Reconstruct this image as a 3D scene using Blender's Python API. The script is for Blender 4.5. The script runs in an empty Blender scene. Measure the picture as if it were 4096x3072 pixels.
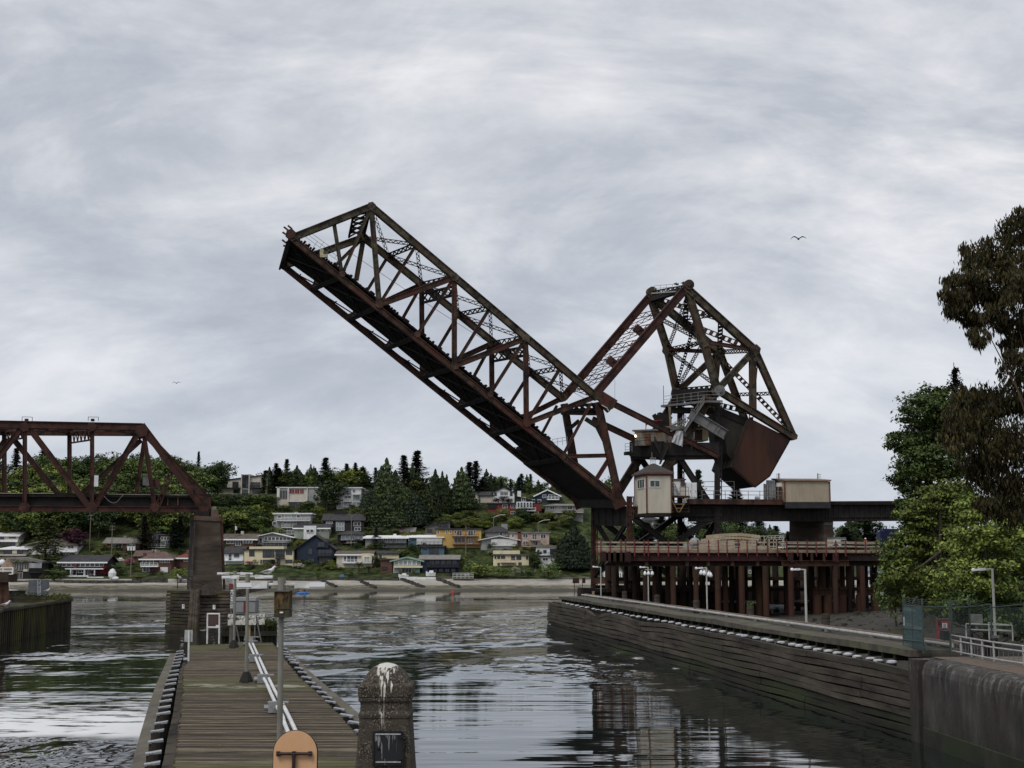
import bpy,bmesh,math,random
from mathutils import Vector,Matrix,noise
V=Vector
sc=bpy.context.scene
COL=sc.collection
R=math.radians
F=5463.0;HOR=2231.0;CAMZ=9.4
PIT=math.atan2(HOR-1536.0,F)
cd=bpy.data.cameras.new("Camera");cam=bpy.data.objects.new("Camera",cd);COL.objects.link(cam)
cam.location=(0,0,CAMZ);cam.rotation_euler=(R(90)+PIT,0,0)
cd.sensor_width=36.0;cd.lens=36.0*F/4096.0;cd.clip_start=0.5;cd.clip_end=6000
sc.camera=cam
SUN_EL,SUN_AZ=R(52),R(215)
w=bpy.data.worlds.new("World");sc.world=w;w.use_nodes=True
nt=w.node_tree;nt.nodes.clear()
def wn(t,**k):
 n=nt.nodes.new(t)
 for a,b in k.items():setattr(n,a,b)
 return n
out=wn('ShaderNodeOutputWorld');bg=wn('ShaderNodeBackground');nt.links.new(bg.outputs[0],out.inputs[0])
sky=wn('ShaderNodeTexSky',sky_type='NISHITA',sun_disc=False,sun_elevation=SUN_EL,sun_rotation=SUN_AZ,air_density=1.0,dust_density=2.0)
tc=wn('ShaderNodeTexCoord');sep=wn('ShaderNodeSeparateXYZ');nt.links.new(tc.outputs['Generated'],sep.inputs[0])
def wmath(op,a,b=None,c=None,clamp=False):
 n=wn('ShaderNodeMath',operation=op,use_clamp=clamp)
 for i,x in enumerate((a,b,c)):
  if x is None:continue
  if isinstance(x,(int,float)):n.inputs[i].default_value=x
  else:nt.links.new(x,n.inputs[i])
 return n.outputs[0]
zz=wmath('ADD',wmath('MAXIMUM',sep.outputs[2],0.0),0.75)
cx=wmath('DIVIDE',sep.outputs[0],zz);cy=wmath('DIVIDE',sep.outputs[1],zz)
cmb=wn('ShaderNodeCombineXYZ');nt.links.new(cx,cmb.inputs[0]);nt.links.new(cy,cmb.inputs[1])
def cloud(scale,det,rough,loc,rot,sx,sy,dist=0.0):
 mp=wn('ShaderNodeMapping');nt.links.new(cmb.outputs[0],mp.inputs[0])
 mp.inputs['Location'].default_value=loc;mp.inputs['Rotation'].default_value=(0,0,rot);mp.inputs['Scale'].default_value=(sx,sy,1)
 n=wn('ShaderNodeTexNoise');nt.links.new(mp.outputs[0],n.inputs[0])
 n.inputs['Scale'].default_value=scale;n.inputs['Detail'].default_value=det;n.inputs['Roughness'].default_value=rough;n.inputs['Distortion'].default_value=dist
 return n.outputs[0]
c1=cloud(3.9,9,0.60,(18.685,7.761,0),R(-28),0.55,1.2,0.6)
c2=cloud(9.5,9,0.62,(16.433,4.955,0),R(-20),0.6,1.3,0.35)
c3=cloud(1.35,3,0.5,(9.641,5.472,0),R(-30),0.7,1.2,0.0)
den=wmath('ADD',wmath('ADD',wmath('MULTIPLY',c1,0.47),wmath('MULTIPLY',c2,0.33)),wmath('MULTIPLY',c3,0.20))
ramp=wn('ShaderNodeValToRGB');nt.links.new(den,ramp.inputs[0])
el=ramp.color_ramp.elements
el[0].position=0.41;el[0].color=(0.41,0.44,0.50,1)
el[1].position=0.60;el[1].color=(0.88,0.872,0.888,1)
e=el.new(0.465);e.color=(0.50,0.53,0.585,1)
e=el.new(0.525);e.color=(0.655,0.67,0.71,1)
hz=wn('ShaderNodeMapRange');nt.links.new(sep.outputs[2],hz.inputs[0]);hz.inputs[1].default_value=0.0;hz.inputs[2].default_value=0.28;hz.inputs[3].default_value=0.6;hz.inputs[4].default_value=0.0;hz.interpolation_type='SMOOTHSTEP'
mixh=wn('ShaderNodeMix',data_type='RGBA');nt.links.new(hz.outputs[0],mixh.inputs[0]);nt.links.new(ramp.outputs[0],mixh.inputs[6]);mixh.inputs[7].default_value=(0.53,0.585,0.68,1)
skm=wn('ShaderNodeVectorMath',operation='SCALE');nt.links.new(sky.outputs[0],skm.inputs[0]);skm.inputs['Scale'].default_value=0.09
mixs=wn('ShaderNodeMix',data_type='RGBA');mixs.inputs[0].default_value=0.93;nt.links.new(skm.outputs[0],mixs.inputs[6]);nt.links.new(mixh.outputs[2],mixs.inputs[7])
scl=wn('ShaderNodeVectorMath',operation='SCALE');nt.links.new(mixs.outputs[2],scl.inputs[0]);scl.inputs['Scale'].default_value=10.0
nt.links.new(scl.outputs[0],bg.inputs[0]);bg.inputs[1].default_value=0.1
sd=bpy.data.lights.new("Sun",'SUN');so=bpy.data.objects.new("Sun",sd);COL.objects.link(so)
sd.energy=1.5;sd.angle=R(22);sd.color=(1.0,0.96,0.9)
dirv=V((math.sin(SUN_AZ)*math.cos(SUN_EL),math.cos(SUN_AZ)*math.cos(SUN_EL),math.sin(SUN_EL)))
so.rotation_euler=dirv.to_track_quat('Z','Y').to_euler()
sc.view_settings.view_transform='Standard';sc.view_settings.look='None';sc.view_settings.exposure=0.1;sc.view_settings.gamma=1.0
sc.cycles.max_bounces=6;sc.cycles.transparent_max_bounces=8
SP,CP=math.sin(PIT),math.cos(PIT)
def ray(px,py):
 r=(px-2048)/F;u=(1536-py)/F
 return V((r,CP-u*SP,SP+u*CP))
def at(px,py,Y):
 d=ray(px,py);return V((0,0,CAMZ))+d*(Y/d.y)
def atz(px,py,z):
 d=ray(px,py);return V((0,0,CAMZ))+d*((z-CAMZ)/d.z)
def reg(x0,y0,s):return lambda x,y:(x0+x*s,y0+y*s)
R1=reg(1080,760,.6329);R2=reg(2180,1080,.4973);R3=reg(2250,1780,.5877);R4=reg(0,1640,.4521)
R5=reg(800,1750,.4069);R6=reg(1500,1750,.4069);R7=reg(500,2250,.5425);R8=reg(2200,2250,.8571)
D=reg(0,0,1.8517)
TH=R(12);AX=V((math.cos(TH),math.sin(TH),0));NR=V((-math.sin(TH),math.cos(TH),0));P0=V((-52.6,195,0));TW=9.0
def BP(p,off=0.0):
 d=ray(*p);o=V((0,0,CAMZ));t=(P0+NR*off-o).dot(NR)/d.dot(NR);return o+d*t
MATS={}
def mat(name,c1,c2=None,scale=1.0,rough=0.8,metal=0.0,bump=0.0,bscale=None,c3=None,stretch=(1,1,1),lo=0.35,hi=0.65,detail=6,dist=0.01,spec=0.3,world=False):
 if name in MATS:return MATS[name]
 m=bpy.data.materials.new(name);m.use_nodes=True;MATS[name]=m
 t=m.node_tree;b=t.nodes['Principled BSDF']
 b.inputs['Roughness'].default_value=rough;b.inputs['Metallic'].default_value=metal;b.inputs['Specular IOR Level'].default_value=spec
 if c2 is None and bump==0:
  b.inputs['Base Color'].default_value=(*c1,1);return m
 if world:
  g=t.nodes.new('ShaderNodeNewGeometry');vec=g.outputs['Position']
 else:
  g=t.nodes.new('ShaderNodeTexCoord');vec=g.outputs['Object']
 mp=t.nodes.new('ShaderNodeMapping');t.links.new(vec,mp.inputs[0]);mp.inputs['Scale'].default_value=stretch
 n=t.nodes.new('ShaderNodeTexNoise');t.links.new(mp.outputs[0],n.inputs[0]);n.inputs['Scale'].default_value=scale;n.inputs['Detail'].default_value=detail;n.inputs['Roughness'].default_value=0.62
 if c2 is None:b.inputs['Base Color'].default_value=(*c1,1)
 else:
  r=t.nodes.new('ShaderNodeValToRGB');t.links.new(n.outputs[0],r.inputs[0])
  r.color_ramp.elements[0].position=lo;r.color_ramp.elements[0].color=(*c1,1)
  r.color_ramp.elements[1].position=hi;r.color_ramp.elements[1].color=(*c2,1)
  cout=r.outputs[0]
  if c3 is not None:
   n2=t.nodes.new('ShaderNodeTexNoise');t.links.new(mp.outputs[0],n2.inputs[0]);n2.inputs['Scale'].default_value=scale*0.37;n2.inputs['Detail'].default_value=4
   r2=t.nodes.new('ShaderNodeValToRGB');t.links.new(n2.outputs[0],r2.inputs[0]);r2.color_ramp.elements[0].position=0.5;r2.color_ramp.elements[1].position=0.64
   mx=t.nodes.new('ShaderNodeMix');mx.data_type='RGBA';t.links.new(r2.outputs[0],mx.inputs[0]);t.links.new(cout,mx.inputs[6]);mx.inputs[7].default_value=(*c3,1);cout=mx.outputs[2]
  t.links.new(cout,b.inputs['Base Color'])
 if bump>0:
  nb=t.nodes.new('ShaderNodeTexNoise');t.links.new(mp.outputs[0],nb.inputs[0]);nb.inputs['Scale'].default_value=bscale or scale*3;nb.inputs['Detail'].default_value=4
  bm=t.nodes.new('ShaderNodeBump');t.links.new(nb.outputs[0],bm.inputs['Height']);bm.inputs['Strength'].default_value=bump;bm.inputs['Distance'].default_value=dist
  t.links.new(bm.outputs[0],b.inputs['Normal'])
 return m
class MB:
 def __init__(s):s.v=[];s.f=[];s.mi=[];s.m=0
 def quad(s,a,b,c,d):s.poly([a,b,c,d])
 def poly(s,pts):
  i=len(s.v);s.v+=[V(p)for p in pts];s.f.append(tuple(range(i,i+len(pts))));s.mi.append(s.m);return s
 def hexa(s,p):
  i=len(s.v);s.v+=[V(q)for q in p]
  for f in((3,2,1,0),(4,5,6,7),(0,1,5,4),(1,2,6,5),(2,3,7,6),(3,0,4,7)):
   s.f.append(tuple(i+k for k in f));s.mi.append(s.m)
  return s
 def box(s,c,sz,M=None):
  x,y,z=(k/2 for k in sz);c=V(c)
  p=[V((-x,-y,-z)),V((x,-y,-z)),V((x,y,-z)),V((-x,y,-z)),V((-x,-y,z)),V((x,-y,z)),V((x,y,z)),V((-x,y,z))]
  if M is not None:p=[M@q for q in p]
  return s.hexa([c+q for q in p])
 def span(s,x0,x1,y0,y1,z0,z1):return s.box(((x0+x1)/2,(y0+y1)/2,(z0+z1)/2),(abs(x1-x0),abs(y1-y0),abs(z1-z0)))
 def bar(s,a,b,w,h,lat=None,ext=0.0):
  a=V(a);b=V(b);d=(b-a)
  if d.length<1e-6:return s
  d.normalize();a=a-d*ext;b=b+d*ext
  if lat is None:lat=V((0,0,1))if abs(d.z)<0.9 else V((1,0,0));lat=lat.cross(d)
  lat=V(lat);lat=(lat-d*lat.dot(d))
  if lat.length<1e-5:lat=d.orthogonal()
  lat.normalize();u=d.cross(lat)
  q=[lat*(-w/2)+u*(-h/2),lat*(w/2)+u*(-h/2),lat*(w/2)+u*(h/2),lat*(-w/2)+u*(h/2)]
  return s.hexa([a+k for k in q]+[b+k for k in q])
 def lace(s,a,b,w,h,lat,pitch=None,t=0.1,cross=False):
  a=V(a);b=V(b);d=(b-a);L=d.length;d.normalize();lat=V(lat);lat=(lat-d*lat.dot(d)).normalized();u=d.cross(lat)
  for k in(-1,1):s.bar(a+u*k*(h/2-t/2),b+u*k*(h/2-t/2),w,t,lat)
  n=max(2,int(L/(pitch or h)))
  for i in range(n):
   k=1 if i%2 else-1
   p=a+d*(L*i/n)+u*k*(h/2-t);q=a+d*(L*(i+1)/n)-u*k*(h/2-t)
   s.bar(p,q,w*0.6,t*0.8,lat)
   if cross:s.bar(a+d*(L*i/n)-u*k*(h/2-t),a+d*(L*(i+1)/n)+u*k*(h/2-t),w*0.5,t*0.8,lat)
  return s
 def batten(s,a,b,w,h,lat,pitch,t=0.1):
  a=V(a);b=V(b);d=(b-a);L=d.length;d.normalize();lat=V(lat);lat=(lat-d*lat.dot(d)).normalized();u=d.cross(lat)
  for k in(-1,1):s.bar(a+u*k*(h/2-t/2),b+u*k*(h/2-t/2),w,t,lat)
  n=max(2,int(L/pitch))
  for i in range(n+1):
   p=a+d*(L*i/n)
   s.bar(p-u*(h/2-t),p+u*(h/2-t),w*0.7,pitch*0.5,lat)
  return s
 def tube(s,pts,r,n=8,r2=None,cap=True):
  pts=[V(p)for p in pts];m=len(pts);rs=r if isinstance(r,(list,tuple))else[r+((r2 if r2 is not None else r)-r)*i/max(1,m-1)for i in range(m)]
  base=len(s.v);ref=None
  for i,p in enumerate(pts):
   d=(pts[min(i+1,m-1)]-pts[max(i-1,0)])
   d=d.normalized()if d.length>1e-9 else V((0,0,1))
   if ref is None:ref=d.orthogonal().normalized()
   ref=(ref-d*ref.dot(d));ref=ref.normalized()if ref.length>1e-6 else d.orthogonal().normalized()
   u=d.cross(ref)
   for k in range(n):
    a=2*math.pi*k/n;s.v.append(p+ref*(rs[i]*math.cos(a))+u*(rs[i]*math.sin(a)))
  for i in range(m-1):
   for k in range(n):
    a=base+i*n+k;b=base+i*n+(k+1)%n
    s.f.append((a,b,b+n,a+n));s.mi.append(s.m)
  if cap:
   s.f.append(tuple(base+k for k in reversed(range(n))));s.f.append(tuple(base+(m-1)*n+k for k in range(n)));s.mi+=[s.m,s.m]
  return s
 def lathe(s,prof,c=(0,0,0),n=24,sq=False):
  c=V(c);base=len(s.v);m=len(prof)
  for r,z in prof:
   for k in range(n):
    a=2*math.pi*(k+0.5)/n;s.v.append(c+V((r*math.cos(a),r*math.sin(a),z)))
  for i in range(m-1):
   for k in range(n):
    a=base+i*n+k;b=base+i*n+(k+1)%n
    s.f.append((a,b,b+n,a+n));s.mi.append(s.m)
  s.f.append(tuple(base+k for k in reversed(range(n))));s.f.append(tuple(base+(m-1)*n+k for k in range(n)));s.mi+=[s.m,s.m]
  return s
 def prism(s,pts,ex):
  n=len(pts);i=len(s.v);ex=V(ex);s.v+=[V(p)for p in pts]+[V(p)+ex for p in pts]
  s.f.append(tuple(reversed(range(i,i+n))));s.f.append(tuple(range(i+n,i+2*n)));s.mi+=[s.m,s.m]
  for k in range(n):
   l=(k+1)%n;s.f.append((i+k,i+l,i+n+l,i+n+k));s.mi.append(s.m)
  return s
 def loft(s,A,B):
  n=len(A);i=len(s.v);s.v+=[V(p)for p in A]+[V(p)for p in B]
  s.f.append(tuple(reversed(range(i,i+n))));s.f.append(tuple(range(i+n,i+2*n)));s.mi+=[s.m,s.m]
  for k in range(n):
   l=(k+1)%n;s.f.append((i+k,i+l,i+n+l,i+n+k));s.mi.append(s.m)
  return s
 def sph(s,c,r,n=10,m=6,sz=(1,1,1)):
  c=V(c);base=len(s.v)
  for j in range(m+1):
   ph=math.pi*j/m
   for k in range(n):
    a=2*math.pi*k/n;s.v.append(c+V((r*sz[0]*math.sin(ph)*math.cos(a),r*sz[1]*math.sin(ph)*math.sin(a),r*sz[2]*math.cos(ph))))
  for j in range(m):
   for k in range(n):
    a=base+j*n+k;b=base+j*n+(k+1)%n
    s.f.append((a+n,b+n,b,a));s.mi.append(s.m)
  return s
 def mesh(s,name,mats,L=None,fixn=True,smooth=False):
  me=bpy.data.meshes.new(name);v=s.v if L is None else[p-L for p in s.v]
  me.from_pydata(v,[],s.f)
  if not isinstance(mats,(list,tuple)):mats=[mats]
  for m in mats:me.materials.append(m)
  if len(mats)>1:me.polygons.foreach_set('material_index',s.mi)
  if fixn and len(s.f)<60000:
   bm=bmesh.new();bm.from_mesh(me);bmesh.ops.recalc_face_normals(bm,faces=bm.faces);bm.to_mesh(me);bm.free()
  if smooth:me.polygons.foreach_set('use_smooth',[True]*len(me.polygons))
  me.update();return me
def link(name,me,parent=None):
 o=bpy.data.objects.new(name,me);COL.objects.link(o)
 if parent is not None:o.parent=parent
 return o
def root_loc(p):
 while p.parent is not None:p=p.parent
 return V(p.location)
def part(name,mb,m,parent,label=None,fixn=True,smooth=False):
 o=link(name,mb.mesh(name,m,root_loc(parent),fixn,smooth),parent)
 if label:o['label']=label
 return o
def thing(name,label,cat,loc=(0,0,0),group=None):
 o=bpy.data.objects.new(name,None);COL.objects.link(o);o.empty_display_size=0.2
 o.location=loc;o['label']=label;o['category']=cat
 if group:o['group']=group
 return o
def tag(o,label,cat,group=None):
 o['label']=label;o['category']=cat
 if group:o['group']=group
 return o
def single(name,mb,m,label,cat,loc=None,group=None,fixn=True,smooth=False):
 L=V(loc)if loc is not None else sum((V(p)for p in mb.v),V())/len(mb.v)
 o=link(name,mb.mesh(name,m,L,fixn,smooth));o.location=L
 return tag(o,label,cat,group)
def struct(name,mb,m,kind='structure',fixn=True,smooth=False):
 o=link(name,mb.mesh(name,m,None,fixn,smooth));o['kind']=kind;return o
def dup(root,loc,rz=0.0,s=1.0,label=None,group=None,cat=None):
 r=root.copy();COL.objects.link(r);r.location=loc;r.rotation_euler=(0,0,rz);r.scale=(s,s,s)if isinstance(s,(int,float))else s
 if label:r['label']=label
 if group:r['group']=group
 if cat:r['category']=cat
 for ch in list(root.children):
  c=ch.copy();COL.objects.link(c);c.parent=r
  for g in list(ch.children):
   q=g.copy();COL.objects.link(q);q.parent=c
 return r
def put(root,loc,rz=0.0,s=1.0,label=None,group=None):
 root.location=loc;root.rotation_euler=(0,0,rz);root.scale=(s,s,s)if isinstance(s,(int,float))else s
 if label:root['label']=label
 if group:root['group']=group
 return root
rnd=random.Random(7)
Q1=reg(2640,1120,.27125);Q2=reg(2380,1540,.27125);Q3=reg(2340,1960,.22604);Q4=reg(2800,1880,.34358);Q5=reg(1100,780,.27125)
steel_olive=mat('steel_olive',(0.0120,0.0100,0.0072),(0.1080,0.0896,0.0600),0.9,0.75,0.0,0.25,6,c3=(0.062,0.036,0.022),lo=0.38,hi=0.66)
steel_brown=mat('steel_brown',(0.0105,0.0056,0.0042),(0.0863,0.0435,0.0285),0.8,0.75,0.0,0.25,6,c3=(0.0638,0.0210,0.0135),lo=0.38,hi=0.66)
steel_red=mat('steel_red',(0.0130,0.0047,0.0035),(0.080,0.029,0.020),0.7,0.7,0.0,0.2,6,c3=(0.045,0.017,0.012),lo=0.38,hi=0.66)
steel_dark=mat('steel_dark',(0.0084,0.0070,0.0070),(0.0280,0.0238,0.0210),0.8,0.8,0.0,0.2,6,lo=0.3,hi=0.75)
steel_black=mat('steel_black',(0.007,0.006,0.006),(0.018,0.015,0.013),0.8,0.85)
steel_grey=mat('steel_grey',(0.10,0.10,0.105),(0.18,0.175,0.17),1.2,0.6,0.0,0.1)
rust_plate=mat('rust_plate',(0.011,0.006,0.006),(0.042,0.015,0.011),0.55,0.75,0,0.2,5,c3=(0.060,0.024,0.012),stretch=(1,1,0.22),lo=0.3,hi=0.72,detail=9)
cw_grey=mat('counterweight_grey',(0.020,0.018,0.015),(0.052,0.045,0.036),0.4,0.85,0,0.2,5,stretch=(1,1,0.4),lo=0.3,hi=0.75)
rail_galv=mat('rail_galvanised',(0.20,0.20,0.20),(0.36,0.36,0.35),3,0.5,0.2)
tie_wood=mat('tie_wood',(0.006,0.005,0.005),(0.020,0.016,0.013),2,0.95)
paint_white=mat('paint_white',(0.55,0.56,0.57),(0.74,0.75,0.76),1.5,0.55,0,0.05)
def member(root,name,p,q,w,h,m,off=0.0,lat=None,lace=False,ext=0.0,off2=None,cross=True):
 a=BP(p,off);b=BP(q,off if off2 is None else off2);mb=MB();lat=lat or NR
 if lace:mb.lace(a,b,w,h,lat,h*(1.0 if cross else 0.8),0.10,cross)
 else:mb.bar(a,b,w,h,lat,ext)
 return part(name,mb,m,root)
def ibeam(root,name,p,q,w,h,m,off=0.0,ext=0.0):
 a=BP(p,off);b=BP(q,off);mb=MB();d=(b-a).normalized();u=d.cross(NR).normalized()
 mb.bar(a,b,w*0.62,h*0.92,NR,ext)
 for k in(-1,1):mb.bar(a+u*k*h*.44,b+u*k*h*.44,w,h*.13,NR,ext)
 return part(name,mb,m,root)
def gusset(root,p,r,m,off=0.0,n=7,sy=1.0,t=0.08,w=0.9):
 r*=.72;n=6
 c=BP(p,off);mb=MB()
 for k in(-1,1):
  pts=[c+AX*(r*math.cos(2*math.pi*i/n+.3))+V((0,0,r*sy*math.sin(2*math.pi*i/n+.3)))+NR*(k*w/2-(t/2))for i in range(n)]
  mb.prism(pts,NR*t)
 mb.bar(c-NR*(w/2-t),c+NR*(w/2-t),r*.5,r*.5,AX)
 return part('gusset_plate',mb,m,root)
def railing(mb,pts,h=1.05,rails=(1.05,0.55),t=0.05,gap=2.0,up=V((0,0,1))):
 for a,b in zip(pts[:-1],pts[1:]):
  a=V(a);b=V(b);L=(b-a).length;n=max(1,int(round(L/gap)))
  for i in range(n+1):
   p=a.lerp(b,i/n);mb.bar(p,p+up*h,t,t)
  for r in rails:mb.bar(a+up*r,b+up*r,t,t)
T=[R1(640,105),R1(925,345),R1(1165,552),R1(1390,745),R1(1615,938),R1(1835,1125),R1(2060,1305)]
B=[R1(135,305),R1(455,535),R1(690,725),R1(930,915),R1(1165,1112),R1(1388,1295),R1(1620,1475),R2(140,1500)]
HEEL=D(1340,1088)
FT=[R1(592,300),R1(748,415),R1(958,600),R1(1190,788),R1(1400,972),R1(1640,1160),R1(1848,1315)]
FB=[R1(85,480),R1(275,615),R1(512,805),R1(738,990),R1(962,1172),R1(1190,1362),R1(1405,1535),R1(1625,1720)]
FHEEL=D(1256,1088)
leaf=thing('bascule_leaf','long rusty truss leaf of the drawbridge raised at an angle against the sky','drawbridge leaf',BP(HEEL))
for s,(t,b,heel,off)in enumerate(((T,B,HEEL,0.0),(FT,FB,FHEEL,TW))):
 mc=steel_olive if s==0 else steel_olive;md=steel_brown
 ibeam(leaf,'top_chord',t[0],t[6],1.0,1.0,mc,off,0.35)
 if s==0:ibeam(leaf,'end_post',b[0],t[0],1.0,1.0,mc,off,0.2)
 else:ibeam(leaf,'end_post',b[0],t[0],1.0,1.0,mc,off,0.2)
 ibeam(leaf,'bottom_chord',b[0],b[7],0.95,0.85,steel_brown,off,0.3)
 ibeam(leaf,'bottom_chord',b[7],heel,1.1,1.0,steel_brown,off,0.3)
 mid=tuple(b[0][k]*.47+t[0][k]*.53 for k in(0,1))
 ibeam(leaf,'hanger',mid,b[1],0.5,0.55,mc,off)
 ibeam(leaf,'strut',t[0],b[1],0.5,0.5,mc,off)
 ibeam(leaf,'vertical_post',t[0],b[2]if s==0 else R1(545,570),0.7,0.75,mc,off)
 for i,j in((2,4),(4,6)):ibeam(leaf,'vertical_post',t[i],b[j],0.7,0.72,md,off)
 for i,j in((1,2),(2,3),(3,4),(4,5),(5,6)):ibeam(leaf,'strut',t[i],b[j],0.5,0.5,md,off)
 for i,j in((2,2),(4,4),(6,6)):ibeam(leaf,'diagonal',b[i],t[j],0.7,0.85,md,off)
 for i in(0,2,4,6):gusset(leaf,t[i],0.95,mc,off)
 for i in(1,2,3,4,5,6,7):gusset(leaf,b[i],0.95 if i%2==0 else 0.7,md,off)
 leg_top=t[6]
 ibeam(leaf,'heel_post',(leg_top[0]+8,leg_top[1]+30),heel,1.0,1.0,md,off,0.3)
 hp=lambda f:tuple(leg_top[k]+(heel[k]-leg_top[k])*f for k in(0,1))
 ibeam(leaf,'hanger',(t[6][0]-22,t[6][1]+30),b[7],0.4,0.42,md,off)
 ibeam(leaf,'strut',b[7],hp(0.55),0.6,0.6,md,off)
 q=tuple(b[7][k]*.45+heel[k]*.55 for k in(0,1))
 ibeam(leaf,'strut',hp(0.57),q,0.6,0.6,md,off)
 mb=MB()
 for k in(-.5,.5):
  mb.prism([BP(p,off+k)for p in(hp(.8),tuple(b[7][i]*.2+heel[i]*.8 for i in(0,1)),(heel[0]-20,heel[1]+25),(heel[0]+30,heel[1]+5))],NR*.06)
 part('heel_plate',mb,steel_red,leaf)
mbs=[]
for i in range(1,6):
 mb=MB();mb.lace(BP(T[i]),BP(FT[i],TW),0.35,0.75 if i%2 else 0.9,V((0,1,0)),0.7,0.09);part('sway_strut',mb,steel_dark,leaf)
for i in range(6):
 a,b=BP(T[i+1]),BP(FT[i],TW);mb=MB();mb.lace(a,b,0.25,0.55,V((0,1,0)),0.55,0.07);part('lateral_brace',mb,steel_brown,leaf)
 a,b=BP(T[i]),BP(FT[i+1],TW);mb=MB();mb.lace(a,b,0.25,0.5,V((0,1,0)),0.55,0.07);part('lateral_brace',mb,steel_dark,leaf)
def frame(pa,pb,drop_a,drop_b,n=4,m=steel_dark,name='cross_frame'):
 a,b=BP(pa),BP(pb,TW);c,d=BP(drop_a),BP(drop_b,TW);mb=MB()
 mb.bar(a,b,.3,.35);mb.bar(c,d,.3,.35)
 for i in range(n):
  for(p,q,r,s_)in((a.lerp(b,i/n),c.lerp(d,(i+1)/n),0,0),(c.lerp(d,i/n),a.lerp(b,(i+1)/n),0,0)):mb.bar(p,q,.16,.2)
 part(name,mb,m,leaf)
frame(T[0],FT[0],Q5(1150,300),Q5(1110,560),5)
frame(Q5(1400,260),Q5(1300,560),Q5(1150,330),Q5(1090,620),4)
for i,j in((2,4),(4,6)):
 f=lambda t,b,k:tuple(t[n]*(1-k)+b[n]*k for n in(0,1))
 frame(f(T[i],B[j],.1),f(FT[i],FB[j],.1),f(T[i],B[j],.2),f(FT[i],FB[j],.2),5)
mb=MB()
pa,pb=BP((T[6][0],T[6][1]+30)),BP((FT[6][0],FT[6][1]+35),TW);pc,pd=BP(R2(470,1200)),BP(R2(130,1180),TW)
for k in(0,.34,.68):mb.bar(pa.lerp(pc,k),pb.lerp(pd,k),.35,.4)
for i in range(6):
 mb.bar(pa.lerp(pb,i/6),pa.lerp(pc,.34).lerp(pb.lerp(pd,.34),(i+1)/6),.15,.25);mb.bar(pa.lerp(pc,.34).lerp(pb.lerp(pd,.34),i/6),pa.lerp(pb,(i+1)/6),.15,.25)
mb.prism([pa.lerp(pc,.34),pb.lerp(pd,.34),pb.lerp(pd,.62),pa.lerp(pc,.62)],NR.cross(V((0,0,1)))*-.12)
part('portal_frame',mb,steel_dark,leaf)
for s_,(c0,c1,c2)in enumerate(((R2(330,1200),R2(420,1260),R2(500,1420)),(R2(270,1215),R2(180,1290),R2(200,1480)))):
 o_=0.6 if s_==0 else TW-.6
 mb=MB()
 for a,b in((c0,c1),(c1,c2)):mb.bar(BP(a,o_),BP(b,o_),.5,.6,NR,.1)
 part('knee_bracket',mb,steel_dark,leaf)
dl=(BP(B[6])-BP(B[0])).normalized();upl=dl.cross(NR);upl=upl if upl.z>0 else-upl
def fl(s_,f,h):
 i=min(6,int(s_));k=s_-i
 a=BP(B[i]).lerp(BP(B[i+1]),k);b=BP(FB[i],TW).lerp(BP(FB[i+1],TW),k)
 return a.lerp(b,f)+upl*h
for i in range(8):
 mb=MB();a,b=fl(min(i,6.999),.03,-.05),fl(min(i,6.999),.97,-.05)
 mb.bar(a,b,.5,1.15,dl);mb.bar(a-upl*.58,b-upl*.58,.7,.12,dl);part('floor_beam',mb,steel_dark,leaf)
mb=MB()
for f in(.12,.3,.42,.6,.7):
 for i in range(7):mb.bar(fl(i,f,.15),fl(min(i+1,6.999),f,.15),.4,.8,NR)
part('stringer',mb,steel_black,leaf)
mb=MB()
nt_=150
for k in range(nt_):
 s_=7*k/nt_+.01;f0=.05+rnd.random()*.015;f1=.80+rnd.random()*.012
 mb.bar(fl(s_,f0,.78+rnd.uniform(-.04,.05)),fl(s_,f1,.78+rnd.uniform(-.04,.05)),.27,.34,upl)
mb.prism([fl(0.02,.05,.58),fl(6.99,.05,.58),fl(6.99,.78,.58),fl(0.02,.78,.58)],upl*-.06)
for k in range(75):
 s_=rnd.uniform(0.05,6.8);mb.bar(fl(s_,.05,1.0),fl(s_,.05+rnd.uniform(.05,.2),1.0+rnd.uniform(.0,.12)),.35,.3,upl)
part('track_ties',mb,tie_wood,leaf)
mb=MB()
for f in(.2,.34,.52,.66):mb.bar(fl(0.02,f,1.08),fl(6.95,f,1.08),.08,.17,NR)
part('rail_track',mb,steel_dark,leaf)
for i in range(7):
 mb=MB();mb.bar(fl(i+.03,.97,-.3),fl(i+.97,.76,-.3),.18,.2);mb.bar(fl(i+.5,.8,-.3),fl(i+.5,.97,-.3),.14,.14);mb.bar(fl(i+.02,.05,-.45),fl(i+.98,.55,-.45),.2,.22);mb.bar(fl(i+.98,.05,-.45),fl(i+.02,.55,-.45),.2,.22)
 part('bottom_lateral',mb,steel_dark,leaf)
mb=MB();mb.prism([fl(0,0,.5),fl(0,1,.5),fl(0,1,-.9),fl(0,0,-.6)],dl*-.25);part('end_plate',mb,steel_brown,leaf)
for p,q in((Q5(250,500),Q5(190,450)),(Q5(200,525),Q5(130,470)),(Q5(160,580),Q5(110,548)),(Q5(160,705),Q5(105,660)),(Q5(160,755),Q5(120,745))):mb=MB();mb.bar(BP(p,.5),BP(q,.5),.3,.22);part('lock_pin',mb,steel_red,leaf)
gusset(leaf,Q5(230,580),1.1,steel_red,0.0,8)
mb=MB();h0,h1=BP(HEEL,.2),BP(FHEEL,TW-.2);k0,k1=fl(6.6,.03,-.2),fl(6.6,.97,-.2);mb.loft([k0,k1,h1,h0],[p+upl*.9 for p in(k0,k1,h1,h0)]);part('heel_deck',mb,steel_black,leaf)
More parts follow.
